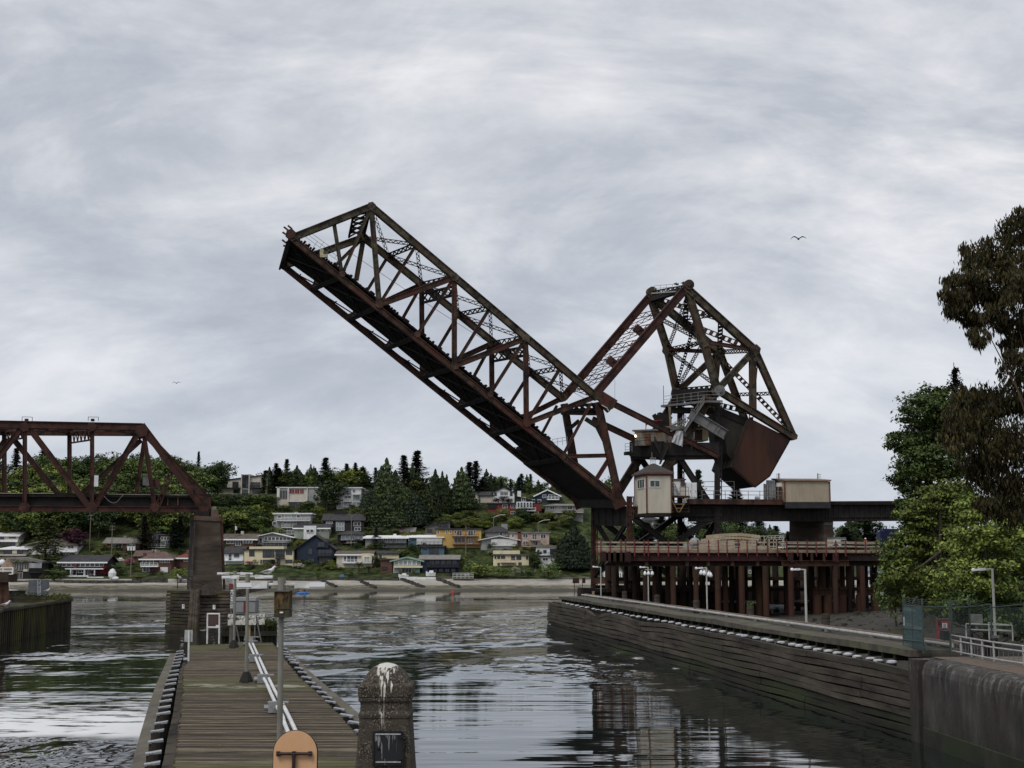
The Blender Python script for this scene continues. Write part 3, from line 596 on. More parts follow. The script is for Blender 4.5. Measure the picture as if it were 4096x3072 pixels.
mb=MB();mb.bar(sd0+dpt*.3+V((0,0,.2)),sd0+dpt*.3+V((0,0,H*.68)),.1,1.3,AX);part('door',mb,trim,mh)
mb=MB();mb.box(sd0+dpt*.3-AX*.2+V((0,0,H*.85)),(.7,.8,.6),Matrix.Rotation(TH,3,'Z'));part('air_conditioner',mb,paint_white,mh)
mb=MB();mb.bar(sd0+dpt*.8-AX*.5+V((0,0,.5)),sd0+dpt*.8-AX*.5+V((0,0,H-.3)),.9,1.3,AX);part('cabinet',mb,steel_grey,mh)
for k,(x_,top)in enumerate(((1472,192),(1737,193))):
 p0,p1=P3((x_,240),3),P3((x_,top),3);am=MB();am.bar(p0-V((0,0,.3)),p1,.14,.14);d_=(p1-p0)
 for f in(.35,.6,.85):am.bar(p0+d_*f-AX*(.45 if k==0 else-.0),p0+d_*f+AX*(.25 if k==0 else .55),.07,.07)
 part('antenna_mast',am,steel_grey,mh)
bo=thing('control_booth','cream ribbed bridge tender booth with a hipped shingle roof','booth',P3((600,465),-5))
o_=-5.0;g0,g1=P3((575,463),o_),P3((741,462),o_);HB=(P3((575,198),o_)-g0).z;dp=NR*6.0
mb=MB();q=[g0,g1,g1+dp,g0+dp];mb.loft(q,[p+V((0,0,HB))for p in q])
for i in range(22):p=g0.lerp(g1,(i+.5)/22)-NR*.02;mb.bar(p+V((0,0,.05)),p+V((0,0,HB-.05)),.05,.04,AX)
for i in range(16):p=g0.lerp(g0+dp,(i+.5)/16)-AX*.02;mb.bar(p+V((0,0,.05)),p+V((0,0,HB-.05)),.04,.05,AX)
part('wall',mb,beige_s,bo)
mb=MB()
for p in(g0,g1,g0+dp):mb.box(p+V((0,0,HB/2)),(.2,.2,HB),Matrix.Rotation(TH,3,'Z'))
mb.bar(g0-NR*.06+V((0,0,HB-.12)),g1-NR*.06+V((0,0,HB-.12)),.1,.3,NR);mb.bar(g0-AX*.06+V((0,0,HB-.12)),g0+dp-AX*.06+V((0,0,HB-.12)),.1,.3,AX)
part('corner_trim',mb,trim,bo)
mb=MB();ov=.4;rr=[g0-AX*ov-NR*ov,g1+AX*ov-NR*ov,g1+AX*ov+dp+NR*ov,g0-AX*ov+dp+NR*ov];rr=[p+V((0,0,HB+.02))for p in rr];rt=[p+V((0,0,.22))for p in rr];c_=sum(rr,V())/4
mb.loft(rr,rt);part('eave',mb,trim,bo)
mb=MB();ap0,ap1=c_+V((0,0,1.75))-NR*.9,c_+V((0,0,1.75))+NR*.9;t2=[p+V((0,0,.01))for p in rt]
mb.poly([t2[0],t2[1],ap0]);mb.poly([t2[1],t2[2],ap1,ap0]);mb.poly([t2[2],t2[3],ap1]);mb.poly([t2[3],t2[0],ap0,ap1]);mb.poly(list(reversed(t2)));part('roof',mb,mat('shingle_dark',(.028,.026,.026),(.085,.08,.076),5,.9,0,.4,12,lo=.3,hi=.7),bo)
def win(root,c,wv,w_,h_,n_,mull=1,fm=None,gm=None):
 n_=n_.normalized();f_=MB();wv=wv.normalized();up=V((0,0,1));t=.09
 for k in(-1,1):f_.bar(c+wv*k*(w_/2)+n_*.05-up*h_/2,c+wv*k*(w_/2)+n_*.05+up*h_/2,t,.1,wv);f_.bar(c-wv*(w_/2+t/2)+up*k*(h_/2+t/2)+n_*.05,c+wv*(w_/2+t/2)+up*k*(h_/2+t/2)+n_*.05,.1,t,n_)
 for i in range(1,mull+1):x=-w_/2+w_*i/(mull+1);f_.bar(c+wv*x+n_*.045-up*(h_/2-t),c+wv*x+n_*.045+up*(h_/2-t),t*.8,.08,wv)
 fo_=part('window',f_,fm or paint_white,root);g_=MB();g_.bar(c-wv*(w_/2-t/2)+n_*.03,c+wv*(w_/2-t/2)+n_*.03,.03,h_-t,n_);part('pane',g_,gm or glass,fo_)
gcurt=mat('curtain_glass',(.02,.035,.03),(.05,.075,.06),2.5,.15,spec=.6)
win(bo,P3((628,264),o_),AX,1.55,.92,-NR,1,paint_white,gcurt)
win(bo,g0+dp*.45+V((0,0,(P3((530,258),o_)-g0).z)),NR,3.6,1.25,-AX,2,paint_white,gcurt)
mb=MB();mb.prism([p-V((0,0,.02))for p in(g0,g1,g1+dp,g0+dp)],V((0,0,-.5)));part('floor',mb,steel_black,bo)
mb=MB();c0_=P3((610,138),o_+2);mb.bar(c0_,P3((608,48),o_+2),.06,.06)
for x_ in(598,622,634):mb.bar(P3((x_,135),o_+2),P3((x_,85),o_+2),.06,.06)
for y_ in(88,108):mb.bar(P3((598,y_),o_+2),P3((634,y_),o_+2),.06,.06)
part('antenna_rack',mb,rail_galv,bo)
hut=thing('equipment_hut','narrow white door hut with a brown roof between booth and cabinets','hut',P3((795,340),-1))
h0,h1=P3((757,345),-1),P3((835,345),-1);HH=(P3((757,240),-1)-h0).z;q=[h0,h1,h1+NR*2.5,h0+NR*2.5]
mb=MB();mb.loft(q,[p+V((0,0,HH))for p in q]);part('wall',mb,beige_s,hut)
mb=MB();q2=[h0-AX*.15-NR*.2,h1+AX*.15-NR*.2,h1+AX*.15+NR*2.6,h0-AX*.15+NR*2.6];mb.loft([p+V((0,0,HH+.02))for p in q2],[p+V((0,0,HH+.22))for p in q2]);part('roof',mb,trim,hut)
mb=MB();p=h0.lerp(h1,.28)-NR*.05;mb.bar(p+V((0,0,.05)),p+V((0,0,2.1)),.95,.08,AX);part('door',mb,paint_white,hut)
win(hut,P3((818,260),-1),AX,.55,.7,-NR,0,trim)
for i,(x0,x1,y0,y1,lb)in enumerate(((843,880,255,362,'white electrical cabinet next to the hut, left half of the pair'),(881,916,256,362,'white electrical cabinet nearest the catwalk railing'))):
 ec=thing('electrical_cabinet',lb,'cabinet',P3(((x0+x1)/2,y1),-1),'white cabinets on the bridge deck');e0,e1=P3((x0,y1),-1),P3((x1,y1),-1);hh=(P3((x0,y0),-1)-e0).z;q=[e0,e1,e1+NR*1.2,e0+NR*1.2]
 mb=MB();mb.loft(q,[p+V((0,0,hh))for p in q]);part('body',mb,paint_white,ec)
 mb=MB();p=e0.lerp(e1,.5)-NR*.05;mb.bar(p+V((0,0,.2)),p+V((0,0,hh-.2)),(e1-e0).length*.8,.06,AX);part('door',mb,mat('paint_white2',(.62,.63,.64),(.72,.73,.74),2,.5),ec)
 mb=MB();mb.box(p-NR*.05+AX*.2+V((0,0,hh*.45)),(.06,.06,.3));part('handle',mb,steel_dark,ec)
stv=thing('booth_stair','rusty steel stair and landing frame hanging beside the booth','stair',P3((800,460),-3))
stair(stv,R3(742,345),-2.5,R3(800,345+0),-2.5,steel_dark)if False else None
mb=MB()
for p,q in(((740,365),(783,455)),((848,365),(797,455)),((783,455),(797,455)),((758,402),(826,402)),((770,430),(812,430))):mb.bar(P3(p,-3),P3(q,-3),.14,.14)
part('hanger',mb,mat('yellow_rust',(.16,.10,.04),(.34,.25,.12),2,.7),stv)
mb=MB();mb.bar(P3((738,352),-2.6),P3((860,352),-2.6),1.0,.3,NR)
for x_ in(742,757,860):mb.bar(P3((x_,355),-2.2),P3((x_,460),-2.2),.12,.12)
for y_ in(380,408,432,455):mb.bar(P3((740,y_),-2),P3((860,y_),-2),.8,.1,NR)
part('landing',mb,steel_brown,stv)
mb=MB();railing(mb,[P3((738,345),-3),P3((757,345),-3)],2.6,(2.6,1.7,.9),.07,.6);mb.bar(P3((760,260),-2.8),P3((800,340),-2.8),.08,.08);mb.bar(P3((765,280),-2.8),P3((790,340),-2.8),.06,.06);railing(mb,[P3((800,345),-3),P3((858,345),-3)],1.3,(1.3,.7),.07,1.0);part('handrail',mb,mat('rail_tan',(.13,.10,.07),(.22,.18,.12),2,.7),stv)
mb=MB()
for k in range(9):p=P3((742+k*5.5,265+k*9),-2.4);mb.box(p,(.3,.9,.06))
part('steps',mb,steel_dark,stv)
pr_=thing('bridge_pier','dark concrete pier under the plate girder span with a paler lit end face','pier',BP(Q4(1300,1300),0))
n0,n1=BP(Q4(1435,580),.3),BP(Q4(1545,585),.3);far=BP(Q4(1040,575),TW);zt=n0.z;n0.z=n1.z=far.z=zt;f2=far+(n1-n0)*1.2
def pz(p,z,s=1.0,c=None):return V((c.x+(p.x-c.x)*s,c.y+(p.y-c.y)*s,z))
cc=(n0+n1+far+f2)/4;ring=[n0,n1,f2,far]
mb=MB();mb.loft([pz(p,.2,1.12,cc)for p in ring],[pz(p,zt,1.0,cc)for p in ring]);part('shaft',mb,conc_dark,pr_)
mb=MB();e0,e1=n0-NR*.05,n1-NR*.05;mb.prism([e0+V((0,0,-.8)),e1+V((0,0,-.8)),e1,e0],NR*-.1);part('lit_end_face',mb,conc_lit,pr_)  # end face given paler concrete to paint in the light falling on it
fs=thing('fixed_truss_span','red brown steel through truss span ending on the concrete pier','truss bridge',BP(R4(1830,900)))
NB=0.0
FBt=890
nt_top=[(-380,115),(220,125),(815,140),(1245,150)];nb_=[(-380,868),(220,872),(810,875),(1370,880),(1815,885)]
ft_top=[(-560,175),(38,182),(620,190),(1195,205)];fb_=[(-560,775),(38,770),(615,770),(1205,768),(1640,765)]
ibeam(fs,'top_chord',R4(-420,118),R4(1250,150),1.0,1.0,steel_red,0,.2);ibeam(fs,'end_post',R4(1262,150),R4(1815,885),1.0,1.05,steel_red,0,.3)
ibeam(fs,'bottom_chord',R4(-420,868),R4(1815,883),.9,.82,steel_red,0,.3)
for x_ in(220,815):ibeam(fs,'vertical_post',R4(x_,150),R4(x_,870),.6,.55,steel_red)
ibeam(fs,'hanger',R4(1275,230),R4(1372,870),.6,.6,steel_red);ibeam(fs,'diagonal',R4(250,150),R4(800,870),.7,.8,steel_red);ibeam(fs,'diagonal',R4(195,150),R4(-300,790),.7,.75,steel_red)
ibeam(fs,'diagonal',R4(1235,180),R4(840,860),.7,.8,steel_red)
mb=MB();mb.lace(BP(R4(1520,545),-.1),BP(R4(1395,850),-.1),.4,.75,NR,.7,.14,True);part('strut',mb,steel_red,fs);mb=MB();mb.lace(BP(R4(1080,400),-.55),BP(R4(870,800),-.55),.1,.3,NR,.5,.06,False);part('ladder',mb,steel_brown,fs)
for x_ in(220,815):gusset(fs,R4(x_,152),1.0,steel_red,0,6);gusset(fs,R4(x_,862),1.15,steel_red,0,6)
gusset(fs,R4(1255,185),1.35,steel_red,0,6);gusset(fs,R4(1370,860),1.0,steel_red,0,6);gusset(fs,R4(1800,875),1.1,steel_red,0,6)
ibeam(fs,'top_chord',R4(-480,190),R4(1230,200),1.0,1.0,steel_brown,TW,.1);ibeam(fs,'bottom_chord',R4(-480,800),R4(1830,800),.9,.8,steel_brown,TW)
ibeam(fs,'end_post',R4(1290,215),R4(1850,800),1.0,1.0,steel_brown,TW)
for x_ in(38,615):ibeam(fs,'vertical_post',R4(x_,200),R4(x_,780),.6,.6,steel_brown,TW)
ibeam(fs,'hanger',R4(1275,280),R4(1200,780),.6,.6,steel_brown,TW);ibeam(fs,'diagonal',R4(120,260),R4(530,760),.7,.8,steel_brown,TW);ibeam(fs,'diagonal',R4(1250,265),R4(720,745),.7,.65,steel_brown,TW)
ibeam(fs,'diagonal',R4(60,250),R4(-280,740),.7,.8,steel_brown,TW)
for(x0,x1)in((640,800),(60,210)):
 mb=MB();a,b=BP(R4(x1,175),.1),BP(R4(x0,185),TW);c,d=BP(R4(x1,265 if x0>300 else 248),.1),BP(R4(x0,290 if x0>300 else 272),TW);mb.bar(a,b,.3,.3);mb.bar(c,d,.25,.22)
 for i in range(5):
  mb.bar(a.lerp(b,i/5),c.lerp(d,(i+.5)/5),.14,.16);mb.bar(c.lerp(d,(i+.5)/5),a.lerp(b,(i+1)/5),.14,.16)
 part('sway_frame',mb,steel_brown,fs)
for(p,q)in(((220,140),(615,200)),((815,150),(38,195)),((815,150),(1195,205)),((1245,160),(615,200)),((-380,120),(38,190)),((220,140),(-560,180))):
 mb=MB();mb.bar(BP(R4(*p)),BP(R4(*q),TW),.4,.4);part('lateral_brace',mb,steel_brown,fs)
mb=MB();mb.bar(BP(R4(1245,200),0),BP(R4(1230,230),TW),.8,.9);part('portal_strut',mb,steel_brown,fs)
mb=MB();a,b=BP(R4(-480,795),.6),BP(R4(1860,815),.6);mb.bar(a,b,.4,1.9,NR);a,b=BP(R4(-480,790),TW-.8),BP(R4(1860,800),TW-.8);mb.bar(a,b,.4,1.9,NR);part('stringer',mb,steel_black,fs)
mb=MB();a,b=BP(R4(-480,742),.4),BP(R4(1870,752),.4);mb.prism([a,b,b+NR*(TW-1),a+NR*(TW-1)],V((0,0,-.35)))
for i in range(150):p=a.lerp(b,i/150);mb.box(p+NR*.3-V((0,0,.25)),(.26,1.4,.32),Matrix.Rotation(TH,3,'Z'))
part('track_deck',mb,tie_wood,fs)
mb=MB();mb.bar(BP(R4(-480,736),.35),BP(R4(480,738),.35),.3,.1,NR);mb.bar(BP(R4(930,745),.35),BP(R4(1680,752),.35),.3,.1,NR);part('deck_edge',mb,mat('pale_plank',(.20,.18,.15),(.32,.29,.25),1,.8),fs)
for i,x_ in enumerate((220,810,1370)):
 mb=MB();mb.bar(BP(R4(x_,850),.2),BP(R4((38,615,1205)[i],775),TW-.2),.5,1.2,AX);part('floor_beam',mb,steel_black,fs)
mb=MB();railing(mb,[BP(R4(850,752),-.6),BP(R4(1700,756),-.6)],1.1,(1.1,.6),.045,2.8);part('handrail',mb,steel_brown,fs)
for x_ in(1485,1575):mb=MB();mb.bar(BP(R4(x_,760),.3),BP(R4(x_,845),.3),.16,.16);part('pipe',mb,mat('rust_orange',(0,0,0)),fs)
mb=MB();mb.prism([BP(R4(*p),-.2)for p in((1720,750),(1865,770),(1868,885),(1790,910),(1720,860))],NR*1.2);part('end_plate',mb,steel_red,fs)
for x_ in(235,820):mb=MB();a=BP(R4(x_-40,95),.4);b=BP(R4(x_+50,97),.4);railing(mb,[a,b],.55,(.55,),.06,1.1);mb.bar(BP(R4(x_,100),.2),BP(R4(x_,78),.2),.5,.4);part('access_rail',mb,steel_brown,fs)
pv=None;mb=MB()
for k in range(16):
 f=k/15;p=BP(R4(920+170*f,760+62*math.sin(math.pi*f)+(0 if f<.8 else-10)),-.5)
 if pv is not None:mb.bar(pv,p,.08,.08)
 pv=p
part('cable',mb,steel_grey,fs)
mb=MB();mb.box(BP(R4(852,628),-.4),(.55,.35,1.55),Matrix.Rotation(TH,3,'Z'));bx=part('junction_box',mb,paint_white,fs)
mb=MB();mb.box(BP(R4(1293,635),.9),(.9,.5,1.05),Matrix.Rotation(TH,3,'Z'))
for k in range(5):mb.bar(BP(R4(1272+k*10,612),.9),BP(R4(1272+k*10,570),.9),.08,.08)
part('cable_box',mb,steel_grey,fs);mb=MB();mb.box(BP(R4(1385,650),.2),(.9,.4,1.2));part('signal_box',mb,steel_red,fs)
lp=thing('bridge_pier','tall tapered concrete pier with a rusty capped head under the truss end','pier',BP(R4(1840,1590),-.5))
tp0,tp1=BP(R4(1728,975),-1.0),BP(R4(1948,985),-1.0);bp0,bp1=BP(R4(1697,1600),-1.0),BP(R4(1968,1600),-1.0);sk=NR*9.5-AX*.9
bat=NR*-.4
mb=MB();mb.loft([bp0+bat,bp1+bat,bp1+sk*1.04,bp0+sk*1.04],[tp0,tp1,tp1+sk,tp0+sk]);part('shaft',mb,conc_dark,lp)
mb=MB();d_=(tp1-tp0).normalized();mb.loft([tp0-d_*.15-NR*.15,tp1+d_*.5-NR*.15,tp1+sk+d_*.4,tp0+sk],[p+V((0,0,.62))for p in(tp0-d_*.15-NR*.15,tp1+d_*.5-NR*.15,tp1+sk+d_*.4,tp0+sk)]);part('cap',mb,mat('concrete_rusty',(.05,.025,.015),(.14,.075,.045),.9,.9,0,.3,8,c3=(.10,.085,.07)),lp)
mb=MB();mb.loft([BP(R4(1862,962),-.6),BP(R4(1950,962),-.6),BP(R4(1950,962),-.6)+sk*.8,BP(R4(1862,962),-.6)+sk*.8],[BP(R4(1870,890),-.4),BP(R4(1925,890),-.4),BP(R4(1925,890),-.4)+sk*.8,BP(R4(1870,890),-.4)+sk*.8]);part('bearing_block',mb,mat('concrete_rusty',(0,0,0)),lp)
mb=MB();mb.box(BP(R4(1790,925),0),(2.2,1.2,.9));part('bearing',mb,steel_black,lp)
mb=MB()
for k in range(5):mb.bar(BP(R4(1872+k*10,886),0),BP(R4(1872+k*10,858),0),.07,.07)
mb.bar(BP(R4(1868,858),0),BP(R4(1916,858),0),.07,.07);part('guard_grille',mb,rail_galv,lp)
mb=MB();mb.bar(BP(R4(1960,1000),-.8),BP(R4(1985,1590),-.8),.3,.4,NR);part('rusty_rail',mb,steel_brown,lp)
mb=MB()
for x_ in(1690,1715):mb.bar(BP(R4(x_,960),-1.6),BP(R4(x_,1420),-1.6),.06,.06)
for k in range(40):y_=965+k*11.4;mb.bar(BP(R4(1690,y_),-1.6),BP(R4(1715,y_),-1.6),.05,.05)
part('ladder',mb,steel_dark,lp)
mb=MB()
for y_ in(960,990,1018):mb.bar(BP(R4(1685,y_),-1.5),BP(R4(1730,y_),-1.5),.08,.08)
for x_ in(1685,1707,1728):mb.bar(BP(R4(x_,955),-1.5),BP(R4(x_,1018),-1.5),.08,.08)
part('ladder_cage',mb,steel_dark,lp)
wm=bpy.data.materials.new('water_dark');wm.use_nodes=True;t_=wm.node_tree;b_=t_.nodes['Principled BSDF']
b_.inputs['Base Color'].default_value=(.008,.012,.010,1);b_.inputs['Roughness'].default_value=.035;b_.inputs['IOR'].default_value=1.6;b_.inputs['Specular IOR Level'].default_value=.5
def N(ty,**k):
 n=t_.nodes.new(ty)
 for a,b in k.items():setattr(n,a,b)
 return n
def Lk(a,b):t_.links.new(a,b)
gp=N('ShaderNodeNewGeometry')
def nz(scale,det,sx,sy,rot=0,rough=.5,dist=0):
 mp=N('ShaderNodeMapping');Lk(gp.outputs['Position'],mp.inputs[0]);mp.inputs['Scale'].default_value=(sx,sy,1);mp.inputs['Rotation'].default_value=(0,0,rot)
 n=N('ShaderNodeTexNoise');Lk(mp.outputs[0],n.inputs[0]);n.inputs['Scale'].default_value=scale;n.inputs['Detail'].default_value=det;n.inputs['Roughness'].default_value=rough;n.inputs['Distortion'].default_value=dist;return n.outputs[0]
def mth(op,a,b=None,clamp=False):
 n=N('ShaderNodeMath',operation=op,use_clamp=clamp)
 for i,x in enumerate((a,b)):
  if x is None:continue
  if isinstance(x,(int,float)):n.inputs[i].default_value=x
  else:Lk(x,n.inputs[i])
 return n.outputs[0]
def ramp(x,lo,hi):
 n=N('ShaderNodeMapRange');Lk(x,n.inputs[0]);n.inputs[1].default_value=lo;n.inputs[2].default_value=hi;n.interpolation_type='SMOOTHSTEP';return n.outputs[0]
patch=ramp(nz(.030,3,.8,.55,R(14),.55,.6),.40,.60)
sep_=N('ShaderNodeSeparateXYZ');Lk(gp.outputs['Position'],sep_.inputs[0])
wob_=mth('MULTIPLY',mth('SUBTRACT',nz(.02,3,1,.6),.5),60.0);yw=mth('ADD',sep_.outputs[1],wob_)
far_=mth('SUBTRACT',1.0,mth('MULTIPLY',ramp(yw,285,312),.95))
mid=mth('MULTIPLY',ramp(yw,92,135),far_)
left=mth('MULTIPLY',mth('SUBTRACT',1.0,ramp(sep_.outputs[0],-13,-9)),far_)
rough_=mth('MAXIMUM',mid,mth('MULTIPLY',left,.9))
amp=mth('MULTIPLY',rough_,mth('ADD',mth('MULTIPLY',patch,.95),.10))
w1=nz(1.0,2,.42,.20,R(6));w2=nz(1.0,2,1.3,.75,R(-6));w3=nz(1.0,2,.13,.85,R(4));w4=nz(1.0,1,.05,.25,R(-3));w5=nz(1.0,2,.16,.10,R(5),.5,.4)
band_=mth('MULTIPLY',ramp(yw,240,262),far_)
h_=mth('MULTIPLY',amp,mth('ADD',mth('ADD',mth('MULTIPLY',w1,.36),mth('MULTIPLY',w2,.018)),mth('MULTIPLY',w5,.75)))
h_=mth('ADD',h_,mth('MULTIPLY',band_,mth('MULTIPLY',w2,.10)))
h2=mth('ADD',h_,mth('MULTIPLY',far_,mth('ADD',mth('MULTIPLY',w3,.020),mth('MULTIPLY',w4,.06))))
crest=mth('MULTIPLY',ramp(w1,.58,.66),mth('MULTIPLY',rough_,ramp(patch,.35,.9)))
yf_=mth('ADD',sep_.outputs[1],mth('MULTIPLY',mth('SUBTRACT',nz(.12,3,1,.5),.5),14.0));fm=nz(.07,4,.7,1.3,R(20),.7,.8);sky_patch=mth('MULTIPLY',mth('MULTIPLY',ramp(fm,.34,.42),mth('SUBTRACT',1.0,ramp(sep_.outputs[0],-18,-14))),mth('MULTIPLY',mth('MULTIPLY',ramp(yf_,71,75),mth('SUBTRACT',1.0,ramp(yf_,80,108))),ramp(mth('ADD',nz(1.0,3,.22,.7,0,.7),mth('MULTIPLY',mth('SUBTRACT',1.0,ramp(yf_,78,100)),.2)),.56,.67)))  # bright near-left patch: reflected sky put into the water colour
sky_glint=mth('MAXIMUM',mth('MULTIPLY',crest,mth('MULTIPLY',ramp(nz(1.4,4,.5,.5,0,.8),.46,.56),.75)),mth('MULTIPLY',sky_patch,.9))  # sky glint on crests and reflected sky, painted white into the base colour
glint_mix=N('ShaderNodeMix',data_type='RGBA');Lk(sky_glint,glint_mix.inputs[0]);glint_mix.inputs[6].default_value=(.008,.012,.010,1);glint_mix.inputs[7].default_value=(.78,.79,.80,1);Lk(glint_mix.outputs[2],b_.inputs['Base Color'])
glint_rough=N('ShaderNodeMapRange');Lk(sky_glint,glint_rough.inputs[0]);glint_rough.inputs[3].default_value=.035;glint_rough.inputs[4].default_value=.6;Lk(glint_rough.outputs[0],b_.inputs['Roughness'])
bp_=N('ShaderNodeBump');Lk(h2,bp_.inputs['Height']);bp_.inputs['Strength'].default_value=1.0;bp_.inputs['Distance'].default_value=1.0;Lk(bp_.outputs[0],b_.inputs['Normal'])
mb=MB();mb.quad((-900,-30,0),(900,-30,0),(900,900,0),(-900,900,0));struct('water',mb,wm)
mb=MB();mb.quad((-4500,-2000,-3),(4500,-2000,-3),(4500,5500,-3),(-4500,5500,-3));struct('ground',mb,mat('seabed_mud',(.03,.028,.02),(.06,.055,.04),.1,.9))
OT=-16.0
def TP(p,o=OT):return BP(R3(*p),o)
red_steel=mat('red_steel',(.022,.007,.007),(.060,.017,.016),.8,.65,0,.1,c3=(.024,.009,.008),lo=.3,hi=.7)
red_paint=mat('red_rail_paint',(.11,.020,.022),(.19,.034,.036),2,.55)
pile_m=mat('pile_rust',(.016,.009,.006),(.070,.032,.017),.55,.8,0,.2,6,c3=(.05,.018,.012),stretch=(1,1,.35),lo=.3,hi=.72,detail=9)
pile_d=mat('pile_dark',(.010,.007,.006),(.036,.018,.012),.5,.85,0,.2,6,stretch=(1,1,.3))
plank_t=mat('plank_tan',(.14,.10,.07),(.33,.26,.19),1.2,.85,0,.2,8,c3=(.22,.15,.10),stretch=(.3,1,1))
tr=thing('work_trestle','rusty temporary work trestle on steel pipe piles with a red railed timber deck','trestle',TP((1200,800)))
zd=TP((300,722)).z
def tz(x,z,o=OT):p=TP((x,722),o);p.z=z;return p
dzp=lambda y:TP((1000,y)).z
for(x0,x1,yo)in((228,1485,0.0),(1485,1945,-.9),(1945,2420,.8)):
 a,b=tz(x0,zd,OT+yo),tz(x1,zd,OT+yo);L=(b-a).length;n=int(L/.33)
 mb=MB()
 for i in range(n):
  p=a.lerp(b,(i+.5)/n);hh_=.26+rnd.uniform(-.03,.03);q_=V((p.x,p.y,0)).normalized()*11;mb.bar(p+V((0,0,-.12))+q_*rnd.uniform(-.004,.004),p+q_+V((0,0,-.12)),.305,hh_,AX)
 part('deck_planks',mb,plank_t,tr)
 mb=MB();mb.bar(a-NR*.08,b-NR*.08,.14,.42,NR);part('fascia_board',mb,plank_t,tr)
mb=MB()
for(x0,x1,yo)in((228,1485,-.12),(1485,1945,-1.05),(1945,2160,.7)):
 for y_ in(662,690,706 if x0<1400 else 668):
  p=tz(x0,TP((x0,y_),OT).z,OT+yo);q=tz(x1,TP((x1,y_),OT).z,OT+yo);m_=p.lerp(q,.5)+V((0,0,-.06));mb.bar(p,m_,.06,.22,NR);mb.bar(m_,q,.06,.22,NR)
part('rail_board',mb,mat('rail_board_tan',(.24,.19,.145),(.40,.34,.27),1.2,.85),tr)
mbp=[]
x=233.0;k=0
while x<2165:
 yo=-.2 if x<1485 else(-1.15 if x<1945 else .6)
 mb=MB();p=tz(x+rnd.uniform(-5,5),zd,OT+yo);mb.bar(p-V((0,0,.75)),p+V((0,0,1.62+rnd.uniform(-.06,.06))),.11,.13,NR);mb.bar(p-V((0,0,.3)),p-V((0,0,.3))+NR*.2,.2,.3,AX);part('rail_post',mb,red_paint,tr)
 x+=66 if k%3 else(30 if rnd.random()<.3 else 70);k+=1
for i,(x0,x1,o_,m)in enumerate(((430,1520,OT+.3,red_steel),(265,2420,OT+4.5,pile_d),(265,2420,OT+9.5,pile_d),(1880,2420,OT+.6,pile_d))):
 mb=MB();z0=dzp(762);a,b=tz(x0,z0,o_),tz(x1,z0,o_);H_=dzp(738)-dzp(787);mb.bar(a,b,.14,H_,NR)
 for kk in(-1,1):mb.bar(a+V((0,0,kk*H_/2)),b+V((0,0,kk*H_/2)),.6,.12,NR)
 n=int((b-a).length/2.2)
 for q in range(n):p=a.lerp(b,(q+.5)/n)-NR*.15;mb.bar(p-V((0,0,H_/2-.1)),p+V((0,0,H_/2-.1)),.16,.08,AX)
 part('girder',mb,m,tr)
for x_,m in((275,red_steel),(443,red_steel),(1548,red_steel),(1856,red_steel),(355,pile_d),(398,pile_d),(318,pile_d),(1620,pile_m),(1695,pile_m),(1778,pile_m)):
 mb=MB();wd=.42 if m is not red_steel else .95;p=tz(x_,dzp(762),OT-(.2 if x_<1500 else .9));RD=V((p.x,p.y,0)).normalized();mb.bar(p,p+RD*9.5,.2,dzp(740)-dzp(785),AX)
 for kk in(-1,1):mb.bar(p+V((0,0,kk*.7)),p+RD*9.5+V((0,0,kk*.7)),.12,wd,V((0,0,1)))
 mb.bar(p-NR*.05-V((0,0,.6)),p-NR*.05+V((0,0,.6)),.1,wd*.95,NR);part('cross_beam',mb,m,tr)
for(x0,x1,o_,m)in((322,1500,OT+.8,pile_d),(1490,1945,OT-.6,pile_m),(322,2420,OT+5.5,pile_d),(1945,2420,OT+1.2,pile_d)):
 mb=MB();z0=dzp(805);a,b=tz(x0,z0,o_),tz(x1,z0,o_);H_=dzp(788)-dzp(824);mb.bar(a,b,.2,H_,NR)
 for kk in(-1,1):mb.bar(a+V((0,0,kk*H_/2)),b+V((0,0,kk*H_/2)),.7,.1,NR)
 n=int((b-a).length/1.3)
 for q in range(n):p=a.lerp(b,(q+.5)/n)-NR*.2;mb.bar(p-V((0,0,H_/2-.1)),p+V((0,0,H_/2-.1)),.14,.06,AX)
 part('cap_beam',mb,m,tr)
for x_ in(570,845,990,1155,1325):
 mb=MB();p=tz(x_,dzp(806),OT+.2);mb.bar(p,p+V((p.x,p.y,0)).normalized()*9,.5,dzp(788)-dzp(824),AX);part('cross_beam',mb,red_steel if x_<900 else pile_m,tr)
front=[(348,30),(560,32),(750,38),(905,36),(1052,40),(1215,42),(1378,44),(1548,40),(1850,38),(2035,38),(2230,38)]
for i,(x_,wd)in enumerate(front):
 mb=MB();p=tz(x_,dzp(824),OT+(.3 if x_ not in(1548,1850)else-.6));r_=wd*.5877/28.5/2;mb.tube([V((p.x,p.y,-2.5)),p],r_,14)
 for kk in range(4):zz_=rnd.uniform(1,7);mb.tube([V((p.x,p.y,zz_)),V((p.x,p.y,zz_+.06))],r_+.02,14)
 part('pile',mb,pile_m if i>1 else pile_d,tr)
for i,(x_,wd,o_)in enumerate(((490,32,5.5),(625,34,3.5),(660,30,9),(712,34,5.5),(870,30,9),(1105,36,3.5),(1145,34,9),(1190,30,6),(1330,44,4),(1352,36,9),(1690,40,5.5),(1760,50,4.0),(1800,36,9),(1900,34,5),(1942,40,2.5),(1518,40,6),(1300,30,9.5),(430,30,9),(2120,38,4),(2060,30,9))):
 mb=MB();p=tz(x_,dzp(824),OT+o_);r_=wd*.5877/27.5/2;mb.tube([V((p.x,p.y,-2.5)),p],r_,12);part('pile',mb,pile_m if i in(5,8,11,13)else pile_d,tr)
